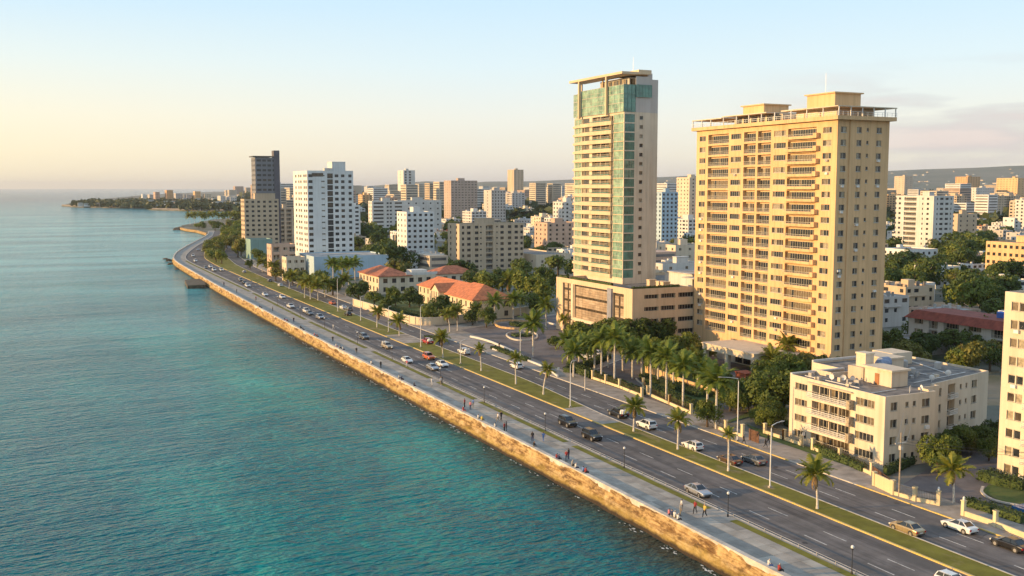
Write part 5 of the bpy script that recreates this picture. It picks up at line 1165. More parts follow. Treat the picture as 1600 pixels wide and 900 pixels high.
def make_car(kind, pm, extra=None):
    key = (kind, pm.name, extra)
    if key in CARM:
        return copy_tree(*CARM[key], (0, 0, 0))
    S = SPEC[kind]; root = empty({'sedan': 'sedan_car', 'hatch': 'hatchback_car', 'suv': 'suv_car', 'pickup': 'pickup_truck'}[kind], (0, 0, 0))
    mb = MB(); mb.loft([ring(*s) for s in S['st']]); body = mb.build('body', pm, root, smooth=False)
    # greenhouse: glass volume, body colour roof and pillars
    c = S['cab']; mb = MB()
    mb.loft([[(x, -w_, z), (x, w_, z), (x, w_ * (.98 if z < 1.2 else 1), z - .02 if i in (1, 2) else z - .12), (x, -w_, z - .12)] if False else [(x, -w_, z), (x, w_, z), (x, .80 * S['W'] / 2 + .02, c[0][1] - .06), (x, -.80 * S['W'] / 2 - .02, c[0][1] - .06)] for i, (x, z, w_) in enumerate(c)])
    mb.build('window', M_carglass, root)
    mb = MB(); x0, z0, w0 = c[1]; x1, z1, w1 = c[2]; rz_ = S['roof']
    mb.loft([[(x0 - .08, -w0 - .03, z0 - .03), (x0 - .08, w0 + .03, z0 - .03), (x0 + .05, w0 * .8, rz_ - .0), (x0 + .05, -w0 * .8, rz_)], [(x1 + .08, -w1 - .03, z1 - .04), (x1 + .08, w1 + .03, z1 - .04), (x1 - .1, w1 * .8, rz_ + .01), (x1 - .1, -w1 * .8, rz_ + .01)]])
    wb = .80 * S['W'] / 2 + .03; zb = c[0][1]
    for s in (-1, 1):
        mb.tube([(c[3][0] - .03, s * wb * .97, zb - .02), (x1 + .02, s * (w1 + .01), z1)], .045, 4)
        mb.tube([(c[0][0] + .04, s * wb * .97, zb), (x0 + .0, s * (w0 + .01), z0)], .07, 4)
        xm = (x0 + x1) / 2; mb.tube([(xm - .1, s * (wb + .005), zb), (xm - .1, s * (w0 + .015), (z0 + z1) / 2)], .045, 4)
    mb.build('roof', pm, root)
    wt, wr = wheel_mesh(S['wr'])
    for x in S['wh']:
        for s in (-1, 1):
            wo = put('wheel', wt, root, (x, s * (S['W'] / 2 - .10), S['wr'])); put('rim', wr, wo)
            mb = MB(); mb.tube([(x, s * (S['W'] / 2 - .3), S['wr'] + .03), (x, s * (S['W'] / 2 + .006), S['wr'] + .03)], S['wr'] + .07, 14); mb.build('wheel_arch', M_plast, root)
    f = S['st'][-2]; r_ = S['st'][1]
    for s in (-1, 1):
        mb = MB(); mb.box(f[0] - .02, s * f[1] * .78 - .16, f[3] - .20, f[0] + .20, s * f[1] * .78 + .16, f[3] - .04); mb.build('headlight', M_hl, root)
        mb = MB(); mb.box(r_[0] - .09, s * r_[1] * .8 - .14, r_[3] - .26, r_[0] + .06, s * r_[1] * .8 + .14, r_[3] - .06); mb.build('taillight', M_tl, root)
        mb = MB(); mb.box(c[3][0] - .25, s * (S['W'] / 2 + .05) - .08, zb - .02, c[3][0] - .1, s * (S['W'] / 2 + .05) + .08, zb + .12); mb.build('mirror', pm, root)
        mb = MB()
        for xd in (x0 + .1, (x0 + x1) / 2 + .35, x1 + .5): mb.box(xd - .008, s * S['W'] / 2 - .004, .32, xd + .008, s * S['W'] / 2 + .004, S['st'][2][3] - .1)
        mb.build('door_gap', M_plast, root)
    mb = MB(); e = S['st'][-1]; mb.box(e[0] - .06, -e[1] * .7, e[2] + .02, e[0] + .03, e[1] * .7, e[2] + .18); mb.build('grille', M_plast, root)
    mb = MB(); e = S['st'][0]; mb.box(e[0] - .03, -e[1] * .9, e[2] - .04, e[0] + .08, e[1] * .9, e[2] + .1); mb.build('bumper', M_plast, root)
    mb = MB(); e = S['st'][0]; mb.box(e[0] - .03, -.25, e[2] + .18, e[0] - .0, .25, e[2] + .30); mb.build('number_plate', M_lampw, root)
    if kind == 'pickup':
        mb = MB(); mb.box(-2.5, -.78, .95, -1.0, .78, 1.03); mb.build('load_bed', M_plast, root)
    if extra == 'load':
        mb = MB(); rr = random.Random(3)
        for i in range(9):
            x = rr.uniform(-2.4, -1.2); y = rr.uniform(-.6, .6); mb.box(x - .25, y - .2, 1.0, x + .25, y + .2, rr.uniform(1.3, 1.75))
        mb.build('load', M_lampw, root)
    if extra == 'rack':
        mb = MB()
        for s in (-1, 1): mb.tube([(x0, s * .5, rz_ + .06), (x1, s * .5, rz_ + .06)], .03, 4)
        mb.build('roof_rack', M_plast, root)
    CARM[key] = (root, kidmap(root)); return root
PC = dict(white=paint('white', (.72, .71, .68), 0), silver=paint('silver', (.42, .43, .45), .6), grey=paint('grey', (.16, .165, .17), .5), black=paint('black', (.012, .012, .014), .2), gold=paint('gold', (.42, .32, .18), .5),
          red=paint('red', (.42, .03, .02), .1), orange=paint('orange', (.60, .13, .03), .1), blue=paint('blue_grey', (.13, .15, .24), .3), brown=paint('brown', (.10, .06, .04), .3), beige=paint('beige', (.45, .38, .28), .2))
def car(px, py, kind, col, label, side, extra=None, dr=0.0, zz=0.0, grp=None):
    o = make_car(kind, PC[col], extra); x, y = G(px, py, .7)
    base = -R(90) if side == 'near' else R(90)
    f = K2 if side == 'near' else K3; slope = math.atan2(f(y + 8) - f(y - 8), 16) if y > 430 else 0
    o.location = (x, y, zz); o.rotation_euler = (0, 0, base - slope + dr); tag(o, label, 'car' if kind != 'pickup' else 'pickup truck', grp or 'vehicles on the avenue'); return o
cars = [
    (1091, 765, 'sedan', 'silver', 'silver sedan on the seaward carriageway, nearest whole car there', 'near'), (925, 680, 'suv', 'black', 'black car on the seaward carriageway, nearer of the two dark ones beside the paved crossing', 'near'),
    (887, 659, 'suv', 'black', 'black car on the seaward carriageway, just beyond the other dark one', 'near', 'rack'), (1492, 909, 'hatch', 'white', 'white car cut off by the bottom edge of the photo', 'near'),
    (636, 562, 'sedan', 'white', 'white sedan beside the promenade, nearest white car among the middle group', 'near'), (670, 557, 'suv', 'orange', 'orange-red car with dark windows beside the median kerb', 'near'), (676, 573, 'sedan', 'silver', 'silver car just below the orange-red one', 'near'), (691, 568, 'sedan', 'white', 'white car touching the silver one below the orange-red car', 'near'),
    (605, 540, 'pickup', 'beige', 'beige pickup on the seaward carriageway alone between two groups', 'near', 'load'), (569, 526, 'suv', 'grey', 'dark grey car with pale load opposite the paved median gap', 'near', 'rack'),
    (500, 495, 'suv', 'silver', 'silver boxy car, nearest of three close together', 'near'), (484, 489, 'hatch', 'grey', 'grey hatchback in the middle of three close cars', 'near'), (479, 485.5, 'suv', 'white', 'white car farthest of three close together', 'near'), (454, 478, 'pickup', 'white', 'white pickup with dark bed near the promenade', 'near'),
    (441, 463.5, 'hatch', 'white', 'white hatchback beside the median kerb halfway to the bend', 'near'), (414, 459.5, 'sedan', 'white', 'white sedan near the promenade halfway to the bend', 'near'), (387, 446, 'suv', 'white', 'white car in front of two dark ones near the bend', 'near'), (382, 441, 'hatch', 'black', 'black car close behind the white one near the bend', 'near'), (376, 437, 'hatch', 'grey', 'grey car farthest of the trio near the bend', 'near'),
    (334.5, 421.5, 'suv', 'white', 'white car, left of a side-by-side pair before the bend', 'near'), (346, 421.5, 'suv', 'white', 'white car, right of a side-by-side pair before the bend', 'near'), (329, 416, 'hatch', 'white', 'small white car just beyond the side-by-side pair', 'near'), (321, 418, 'hatch', 'grey', 'grey car left of the small white one before the bend', 'near'), (305.5, 407.5, 'suv', 'white', 'white car in the middle of the bend', 'near'), (301.5, 399.5, 'suv', 'white', 'white car next beyond in the bend', 'near'), (317, 391, 'suv', 'white', 'white car near the trees of the bend median', 'near'), (319.5, 387, 'hatch', 'white', 'white car farthest round the bend by the trees', 'near'), (309.5, 390, 'hatch', 'silver', 'silver car on the seaward lane past the bend', 'near'),
    (1417, 823, 'sedan', 'gold', 'gold sedan with blue-tinted rear window on the inland carriageway', 'far'), (1499, 820, 'sedan', 'white', 'white sedan heading away beside the gated driveway', 'far'), (1578, 848, 'sedan', 'black', 'black car with red tail lights at the right edge', 'far'), (1082, 695, 'hatch', 'white', 'white hatchback between two median palms', 'far'), (1140, 717, 'sedan', 'brown', 'dark brown car, left of the pair by the tall lamp', 'far'), (1178, 717, 'sedan', 'grey', 'dark grey car, right of the pair by the tall lamp', 'far'),
    (1010, 663, 'suv', 'white', 'white boxy car with dark windows behind the median palm', 'far'), (966, 645, 'pickup', 'black', 'dark open jeep carrying people on the inland carriageway', 'far', 'load'), (725, 549, 'pickup', 'white', 'white open truck crowded with a pale load', 'far', 'load'), (668, 533, 'pickup', 'red', 'red pickup with pale load by the tall median lamp', 'far', 'load'), (519, 472.5, 'sedan', 'orange', 'orange-red car on the inland carriageway before the tall palms', 'far'), (536, 479.5, 'sedan', 'white', 'white car on the inland carriageway beside the compound wall end', 'far'), (545, 482.5, 'hatch', 'grey', 'grey car right behind the white one by the compound wall', 'far'), (543.5, 490, 'hatch', 'black', 'small black car in the median lane of the inland carriageway', 'far'), (438, 445, 'hatch', 'white', 'small white car alone far up the inland carriageway', 'far'), (421, 438, 'hatch', 'grey', 'dark car far up the inland carriageway', 'far'), (381.5, 424.5, 'hatch', 'silver', 'silver car at the far end of the straight inland carriageway', 'far'), (807, 571, 'hatch', 'white', 'white car waiting at the plaza exit behind a palm', 'far'),
]
for c_ in cars: car(*c_[:6], extra=c_[6] if len(c_) > 6 else None)
car(925, 553, 'suv', 'white', 'white van parked under palms before the podium', 'far', None, .8, .05); car(915, 556, 'suv', 'white', 'white car parked left of the white van before the podium', 'far', None, .8, .05)
car(1113, 588, 'sedan', 'black', 'black car on the hotel roundabout beside the curved kerb', 'far', None, 1.2, .05)
rp = random.Random(9)
for i in range(26):
    px = rp.uniform(345, 357); py = 376 + (357 - px) * 1.55 + rp.uniform(-3, 4)
    if py > 404: continue
    car(px, py, rp.choice(('hatch', 'suv', 'sedan')), rp.choice(('blue', 'grey', 'silver', 'blue', 'white')), 'small bluish car queued on the inland carriageway past the bend', 'far', grp='queue past the bend')
# ------------------------------------------------------------------ people
def skin_mat(n, c): return mat('skin_' + n, c, .6, 0)
SK = [skin_mat('brown', (.26, .13, .08)), skin_mat('tan', (.40, .23, .15)), skin_mat('dark', (.10, .055, .035))]
M_hair = mat('dark_hair', (.015, .012, .01), .8, 0); M_hat = mat('pale_cap', (.65, .62, .55), .8, 0)
CL = {n: mat('cloth_' + n, c, .9, 0) for n, c in dict(white=(.55, .53, .50), red=(.26, .03, .03), navy=(.03, .04, .10), black=(.02, .02, .022), pink=(.55, .18, .20), blue=(.12, .20, .42), grey=(.22, .22, .22), khaki=(.24, .20, .14), teal=(.04, .22, .22), yellow=(.55, .40, .08)).items()}
def pose(kind):
    # joints: name -> (position, radius); facing -Y
    P = dict(pel=((0, 0, .95), .135), wai=((0, 0, 1.08), .125), che=((0, .0, 1.30), .155), nec=((0, 0, 1.47), .055), hd1=((0, -.015, 1.57), .085), hd2=((0, -.02, 1.68), .085), nos=((0, -.115, 1.60), .018))
    for s, n in ((-1, 'l'), (1, 'r')):
        P['sh' + n] = ((s * .17, 0, 1.40), .065); P['el' + n] = ((s * .23, .02, 1.13), .042); P['wr' + n] = ((s * .24, -.05, .89), .028); P['ha' + n] = ((s * .24, -.07, .81), .036)
        P['hi' + n] = ((s * .09, 0, .90), .095); P['kn' + n] = ((s * .10, -.02, .50), .06); P['an' + n] = ((s * .10, .03, .09), .04); P['to' + n] = ((s * .11, -.13, .045), .038)
    if kind == 'walk':
        P['knl'] = ((-.09, -.20, .52), .06); P['anl'] = ((-.09, -.28, .12), .04); P['tol'] = ((-.09, -.43, .09), .038); P['knr'] = ((.09, .08, .50), .06); P['anr'] = ((.09, .34, .16), .04); P['tor'] = ((.09, .22, .06), .038)
        P['ell'] = ((-.24, .14, 1.16), .042); P['wrl'] = ((-.22, .16, .93), .028); P['hal'] = ((-.21, .13, .86), .036); P['elr'] = ((.24, -.08, 1.15), .042); P['wrr'] = ((.22, -.28, 1.02), .028); P['har'] = ((.21, -.34, .99), .036)
    if kind == 'sit':
        for s, n in ((-1, 'l'), (1, 'r')):
            P['kn' + n] = ((s * .13, -.44, .98), .062); P['an' + n] = ((s * .13, -.46, .55), .042); P['to' + n] = ((s * .13, -.61, .51), .038)
            P['el' + n] = ((s * .25, -.08, 1.16), .042); P['wr' + n] = ((s * .16, -.30, 1.06), .028); P['ha' + n] = ((s * .13, -.37, 1.05), .036)
        P['che'] = ((0, -.04, 1.30), .155); P['nec'] = ((0, -.07, 1.46), .055); P['hd1'] = ((0, -.11, 1.56), .085); P['hd2'] = ((0, -.12, 1.67), .085); P['nos'] = ((0, -.21, 1.58), .018)
    return P
EDG = [('pel', 'wai'), ('wai', 'che'), ('che', 'nec'), ('nec', 'hd1'), ('hd1', 'hd2'), ('hd1', 'nos')] + [(a + n, b + n) for n in 'lr' for a, b in (('sh', 'el'), ('el', 'wr'), ('wr', 'ha'), ('hi', 'kn'), ('kn', 'an'), ('an', 'to'))] + [('che', 'shl'), ('che', 'shr'), ('pel', 'hil'), ('pel', 'hir')]
def body_parts(kind):
    P = pose(kind); names = list(P); idx = {n: i for i, n in enumerate(names)}
    me = bpy.data.meshes.new('skeleton'); me.from_pydata([P[n][0] for n in names], [(idx[a], idx[b]) for a, b in EDG], [])
    o = bpy.data.objects.new('skeleton', me); COL.objects.link(o)
    sk = o.modifiers.new('s', 'SKIN'); lay = me.skin_vertices[0].data if me.skin_vertices else None
    if lay is None:
        bpy.context.view_layer.objects.active = o; bm = bmesh.new(); bm.from_mesh(me); bm.verts.layers.skin.verify(); bm.to_mesh(me); bm.free(); lay = me.skin_vertices[0].data
    for n in names: lay[idx[n]].radius = (P[n][1],) * 2; lay[idx[n]].use_root = (n == 'pel')
    sb = o.modifiers.new('b', 'SUBSURF'); sb.levels = sb.render_levels = 1
    bpy.context.view_layer.update(); dg = bpy.context.evaluated_depsgraph_get(); ev = o.evaluated_get(dg); em = ev.to_mesh()
    V = [v.co.copy() for v in em.vertices]; Nn = [v.normal.copy() for v in em.vertices]; F = [tuple(p.vertices) for p in em.polygons]; ev.to_mesh_clear(); bpy.data.objects.remove(o)
    def lab(c):
        best = None; bd = 9
        for a, b in EDG:
            A = Vector(P[a][0]); Bv = Vector(P[b][0]); t = max(0, min(1, (c - A).dot(Bv - A) / max(1e-6, (Bv - A).length_squared))); d = (c - A.lerp(Bv, t)).length - max(P[a][1], P[b][1]) * .5
            if d < bd: bd = d; best = a + b
        return best
    L_ = [lab(sum((V[i] for i in f), Vector()) / len(f)) for f in F]
    # separate fingers on each hand
    hb = MB(); hb.v = [tuple(v) for v in V]; hb.f = list(F); hb.m = [0] * len(F)
    for n, s in (('l', -1), ('r', 1)):
        w_ = Vector(P['wr' + n][0]); h_ = Vector(P['ha' + n][0]); d = (h_ - w_).normalized(); side = d.cross(Vector((0, 1, 0))).normalized() if abs(d.y) < .8 else Vector((1, 0, 0)); fwd = Vector((0, -1, 0)) if abs(d.y) < .8 else Vector((0, 0, -1))
        for k in range(4):
            q = h_ + fwd * (k - 1.5) * .018 + d * .015; ln = (.07, .08, .078, .06)[k]; hb.tube([q, q + d * ln * .5, q + d * ln * .85 - side * .018], [.009, .009, .006], 4)
        q = h_ + fwd * .03; hb.tube([q, q + fwd * .03 + d * .03], [.010, .007], 4)
    def sub(pred, offs):
        mb = MB(); mp_ = {}
        for f, l in zip(F, L_):
            if not pred(l, f): continue
            g_ = []
            for i in f:
                if i not in mp_: mp_[i] = len(mb.v); mb.v.append(tuple(V[i] + Nn[i] * offs))
                g_.append(mp_[i])
            mb.f.append(tuple(g_)); mb.m.append(0)
        return mb
    zc = lambda f: sum(V[i].z for i in f) / len(f)
    yc = lambda f: sum(V[i].y for i in f) / len(f)
    hy = P['hd1'][0][1]
    return dict(body=hb, shirt=sub(lambda l, f: l in ('waiche', 'pelwai', 'chenec', 'cheshl', 'cheshr', 'shlell', 'shrelr', 'chenec') and zc(f) < 1.46, .014), trousers=sub(lambda l, f: l in ('pelhil', 'pelhir', 'hilknl', 'hirknr', 'knlanl', 'knranr', 'pelwai') and zc(f) < 1.04, .012),
                shoes=sub(lambda l, f: l in ('anltol', 'anrtor'), .008), hair=sub(lambda l, f: l in ('hd1hd2', 'nechd1') and (zc(f) > 1.64 or (yc(f) > hy + .02 and zc(f) > 1.55)), .014))
BP = {k: body_parts(k) for k in ('stand', 'walk', 'sit')}
PM = {}
def pmesh(kind, part, m):
    key = (kind, part, m.name)
    if key not in PM: PM[key] = BP[kind][part].mesh(part, [m], True)
    return PM[key]
npp = 0
def npp_():
    global npp; npp += 1
def person(x, y, z, rz, kind, shirt, trous, label, cap=False, sc=None, group=None):
    sc = sc or 1.02 + (npp % 5) * .03
    npp_()
    r_ = tag(empty('person', (x, y, z), rz), label, 'person', group); r_.scale = (sc,) * 3; s = SK[npp % 3]
    put('body', pmesh(kind, 'body', s), r_); put('shirt', pmesh(kind, 'shirt', CL[shirt]), r_); put('trousers', pmesh(kind, 'trousers', CL[trous]), r_)
    put('shoes', pmesh(kind, 'shoes', M_plast if npp % 2 else CL['white']), r_); put('hair', pmesh(kind, 'hair', M_hat if cap else M_hair), r_); return r_
# on the wall (sitting, facing inland = +X) and on the promenade: (px, py of the feet or seat, pose, shirt, trousers, label, facing)
ppl = [
    (1187, 884, 'sit', 'white', 'blue', 'person in white top and blue jeans sitting on the seawall near the bottom edge'), (1204, 892, 'sit', 'red', 'black', 'person in bright red top sitting on the seawall, nearest of all'),
    (1036, 804, 'sit', 'pink', 'navy', 'person in faded pink sitting leftmost of the four seawall sitters'), (1041, 806, 'sit', 'navy', 'grey', 'person in navy sitting second of the four seawall sitters'), (1046, 808.5, 'sit', 'white', 'khaki', 'person in white sitting third of the four seawall sitters'), (1051, 811, 'sit', 'white', 'black', 'person in white shirt with dark trousers sitting last of the four seawall sitters'),
    (1063, 806, 'stand', 'grey', 'khaki', 'person in grey top standing near the four seawall sitters'), (1065, 800, 'stand', 'white', 'grey', 'person in white top standing just behind the one in grey'), (1086, 803, 'walk', 'red', 'black', 'person in dark red walking across the open promenade'), (1101, 809, 'walk', 'yellow', 'black', 'person in yellowish top walking beside the grass verge'),
    (862, 715, 'sit', 'red', 'navy', 'person in red sitting on the seawall left of a pair'), (865.5, 716.5, 'sit', 'navy', 'black', 'person in navy sitting right beside the one in red'), (885, 721, 'stand', 'red', 'grey', 'person in red standing before the seated pair'), (888.5, 718, 'stand', 'black', 'navy', 'person in black standing next to the one in red'), (890, 727, 'sit', 'grey', 'black', 'person in grey sitting on the seawall by the standing pair'), (893, 730, 'sit', 'white', 'navy', 'person in white sitting on the seawall right of the grey one'), (903, 736, 'sit', 'blue', 'black', 'person in blue sitting on the seawall beside the maroon one'), (907, 738, 'sit', 'red', 'black', 'person in maroon leaning on the seawall'),
    (829, 697, 'sit', 'black', 'grey', 'person in black sitting on the seawall below the blue walker'), (832, 691, 'stand', 'black', 'navy', 'person in black standing beside the seated one in black'), (849, 690, 'walk', 'blue', 'blue', 'person in blue walking alone near the promenade lamp'),
    (788, 675, 'stand', 'red', 'black', 'person in red standing at the seawall, left of a close couple'), (791, 673, 'stand', 'black', 'black', 'person in black standing close to the one in red'), (778, 660, 'walk', 'white', 'khaki', 'person in white walking beside a dark figure'), (783, 658, 'walk', 'black', 'black', 'dark figure walking beside the one in white'), (768, 666, 'sit', 'white', 'white', 'person all in white sitting alone on the seawall'),
    (741, 653, 'sit', 'white', 'khaki', 'person in white sitting on the seawall left of the one in yellow'), (745, 656, 'sit', 'yellow', 'khaki', 'person in yellow sitting on the seawall'), (719, 641, 'sit', 'red', 'pink', 'person in red sitting on the seawall by the group of four'), (726, 637, 'stand', 'red', 'black', 'person in red standing in the group of four'), (735, 640, 'stand', 'pink', 'navy', 'person in pink standing in the group of four'), (739, 637, 'stand', 'blue', 'grey', 'person in blue standing at the edge of the group of four'),
    (675, 603, 'stand', 'white', 'white', 'person in white standing by the grass verge left of the food cart'), (689, 602, 'stand', 'white', 'khaki', 'person in white standing beside the tall dark figure'), (690.5, 600, 'stand', 'black', 'black', 'tall dark figure standing at the verge'), (645, 602, 'sit', 'black', 'navy', 'person in black sitting alone on the seawall'),
    (622, 590, 'sit', 'white', 'black', 'person in white sitting on the seawall in front of the white sedan'), (627, 592, 'sit', 'navy', 'black', 'person in navy sitting right of the one in white'), (636, 574, 'walk', 'pink', 'white', 'person in pink crossing the verge below the white sedan'), (582, 568, 'sit', 'white', 'grey', 'person in white top sitting where the promenade narrows'), (595, 575, 'stand', 'black', 'black', 'dark figure standing at the seawall'),
    (557, 553, 'stand', 'black', 'khaki', 'person in black standing midway along the promenade'), (531, 540, 'sit', 'white', 'pink', 'person in white in the seated group of three'), (536, 543, 'sit', 'grey', 'black', 'person in grey in the seated group of three'), (539, 545.5, 'sit', 'white', 'navy', 'person in white and navy, last of the seated group of three'), (520, 534, 'stand', 'black', 'black', 'dark figure standing left of the seated group of three'), (521, 515, 'walk', 'white', 'white', 'person in white walking in the verge'),
    (496, 523, 'sit', 'pink', 'black', 'person in pink sitting on the seawall, left of two'), (500, 525, 'sit', 'red', 'black', 'person in red sitting on the seawall, right of two'), (475, 512, 'sit', 'black', 'black', 'dark person sitting on the seawall, left of two'), (479, 514, 'sit', 'navy', 'black', 'person in navy sitting on the seawall, right of two'), (459, 504, 'stand', 'black', 'navy', 'dark figure standing in the narrow far promenade'), (449, 499, 'sit', 'navy', 'pink', 'person in navy on the seawall, far left of a small group'), (453, 501, 'sit', 'red', 'black', 'person in red on the seawall, in a small far group'),
    (426, 486, 'stand', 'grey', 'black', 'grey figure standing far along the promenade'), (407, 479, 'sit', 'black', 'black', 'dark figure sitting far along the seawall'), (412, 480, 'sit', 'navy', 'black', 'navy figure sitting far along the seawall'), (400, 470, 'stand', 'red', 'black', 'red-topped figure standing far along the promenade'), (370, 458, 'stand', 'black', 'black', 'dark figure before the stone jetty bend'), (350, 447, 'stand', 'navy', 'black', 'navy figure by the stone jetty')]
rr = random.Random(4)
for px, py, k, sh, tr_, lb in ppl:
    if k == 'sit':
        # on the wall: keep the distance along the avenue, sit on the coping facing inland
        x, y = G(px, py, 1.0); person(WALL(y) + .35, y, -.07, R(90) + rr.uniform(-.4, .4), 'sit', sh, tr_, lb, rr.random() < .3)
    else:
        x, y = G(px, py, .15); x = max(x, WALL(y) + 1.1); person(x, y, .15, rr.uniform(0, 6.28), k, sh, tr_, lb, rr.random() < .25)
for px, py, lb in ((1162, 694, 'person in dark clothes standing on the sidewalk beside the gate'), (1196, 700, 'dark-clothed person walking on the sidewalk by the tall lamp'), (1200, 694, 'second person on the sidewalk close to the tall lamp'), (780, 545, 'dark figure on the sidewalk beside the plaza verge'), (1188, 572, 'person in white under the entrance canopy')):
    x, y = G(px, py, .15); person(x, y, .14, 1, 'walk', 'white' if 'white' in lb else 'black', 'black', lb)
# ------------------------------------------------------------------ street furniture
r1 = bpy.data.objects['avenue_seaward_carriageway']; r2 = bpy.data.objects['avenue_inland_carriageway']
def tall_lamp(x, y, h_, ang, label, arm=1.6):
    r_ = tag(empty('street_lamp', (x, y, .12), ang), label, 'street lamp', 'tall white street lamps')
    mb = MB(); mb.tube([(0, 0, 0), (0, 0, h_ - .8)], [.11, .07], 8); mb.tube([(0, 0, h_ - .8), (.12, 0, h_ - .3), (arm * .55, 0, h_), (arm, 0, h_ + .12)], [.065, .06, .05, .045], 6); mb.build('pole', M_lampw, r_)
    mb = MB(); mb.box(-.22, -.22, 0, .22, .22, .25); mb.build('base', M_side, r_)
    mb = MB(); mb.loft([[(arm - .1, -.07, h_ + .06), (arm - .1, .07, h_ + .06), (arm - .1, .07, h_ + .16), (arm - .1, -.07, h_ + .16)], [(arm + .3, -.15, h_ + .08), (arm + .3, .15, h_ + .08), (arm + .3, .13, h_ + .22), (arm + .3, -.13, h_ + .22)], [(arm + .7, -.08, h_ + .12), (arm + .7, .08, h_ + .12), (arm + .7, .06, h_ + .2), (arm + .7, -.06, h_ + .2)]]); mb.build('lamp_head', M_metal, r_)
    return r_
for i, (px, py, ty, a, ar) in enumerate([(1203, 763, 663, 0, 1.7), (891, 637, 566, 0, .5), (719.6, 569, 532, 0, 1.4), (657.5, 543.5, 478, 0, .4), (607, 519.5, 480, 0, .4), (563.6, 502, 464, 0, .4), (527.8, 487, 435, 0, .4)]):
    x, y = G(px, py); tall_lamp(x, y, hpx(x, y, ty), a, f'{ORD[i]} tall white lamp post on the median counting from the nearest', ar)
x, y = G(1152, 690); tall_lamp(x, y, hpx(x, y, 590), R(170), 'tall curved-arm lamp at the sidewalk by the hotel exit gate', 3.2)
x, y = G(813, 562); tall_lamp(x, y, hpx(x, y, 515), R(10), 'white lamp post at the plaza exit', 1.6)
x, y = G(909, 560); tall_lamp(x, y, hpx(x, y, 548) + 1, R(170), 'curved white lamp by the hotel entry drive', 1.2)
for i, (px, py) in enumerate([(1341, 897), (1129, 810), (965.5, 734), (850, 675), (759, 630), (690, 598), (623, 562), (565, 537), (515, 513), (472, 495), (437, 477)]):
    x, y = G(px, py); r_ = tag(empty('promenade_lamp', (K1(y) - .95, y, .13), 0), f'{ORD[i]} black promenade lamp with pale globe counting from the nearest', 'lamp', 'black promenade lamps')
    mb = MB(); mb.tube([(0, 0, 0), (0, 0, .3), (0, 0, .5), (0, 0, 3.0)], [.13, .11, .055, .04], 8); mb.tube([(0, 0, 2.9), (0, 0, 3.05)], [.10, .16], 8); mb.build('pole', M_black, r_)
    mb = MB(); mb.tube([(0, 0, 3.03), (0, 0, 3.12), (0, 0, 3.3), (0, 0, 3.42)], [.1, .19, .19, .08], 10); mb.build('globe', M_lampw, r_)
# low barrier between carriageway and verge
gr = tag(empty('guard_rail', (0, 0, 0)), 'low pale metal guard rail between promenade verge and carriageway', 'guard rail')
mb = MB(); ys = ysteps(64, 640); P = [(K1(y) - .42, y, .55) for y in ys]
mb.tube(P, .045, 4); mb.build('rail', M_metal, gr)
pmh = MB(); pmh.box(-.04, -.04, 0, .04, .04, .42); pme = pmh.mesh('post', [M_metal]); y = 66
while y < 420: put('post', pme, gr, (K1(y) - .42, y, .14)); y += 3.2
# utility pole with cross arm and wires
x, y = G(1404.5, 777); up = tag(empty('utility_pole', (x, y, .12)), 'wooden utility pole with cross arm and sagging wires on the sidewalk before the cream block', 'utility pole')
mb = MB(); mb.tube([(0, 0, 0), (0, 0, 9.3)], [.14, .09], 8); mb.build('pole', mat('weathered_pole_wood', (.33, .27, .20), .9, .2, 3), up)
mb = MB(); mb.box(-1.1, -.06, 7.7, 1.1, .06, 7.85); mb.box(-.2, -.2, 6.8, .2, .2, 7.4); mb.build('cross_arm', M_trunk, up)
for k, (dx, dz) in enumerate(((1.0, 7.9), (0, 8.6), (-1, 7.9))):
    mb = MB(); a = Vector((dx, 0, dz)); b = Vector((18 + dx, -16, 7.5 + k * .6)); mb.tube([a.lerp(b, t / 10) - Vector((0, 0, 1.6 * (t / 10) * (1 - t / 10) * 2)) for t in range(11)], .022, 3); mb.build('wire', M_black, up)
    mb = MB(); b = Vector((14 + dx, 12, 7.5 + k * .5)); mb.tube([a.lerp(b, t / 8) - Vector((0, 0, 1.2 * (t / 8) * (1 - t / 8) * 2)) for t in range(9)], .022, 3); mb.build('wire', M_metal, up)
x, y = G(914, 611); mb = MB(); mb.tube([(0, 0, 0), (0, 0, 4.6)], [.14, .11], 8); tag(mb.build('bollard_pole', M_trunk, None, (x, y, .13)), 'plain grey pole on the sidewalk at the start of the hotel fence', 'pole')
# road signs
for px, py, lb in ((872, 592, 'small white round sign on a post on the sidewalk by the hedge'), (1255, 700, 'small rectangular sign on a post by the cream block fence')):
    x, y = G(px, py); r_ = tag(empty('road_sign', (x, y, .13)), lb, 'sign'); mb = MB(); mb.tube([(0, 0, 0), (0, 0, 2.5)], .04, 6); mb.build('post', M_metal, r_); mb = MB(); mb.box(-.3, -.05, 2.0, .3, -.02, 2.6); mb.build('sign_plate', M_lampw, r_)
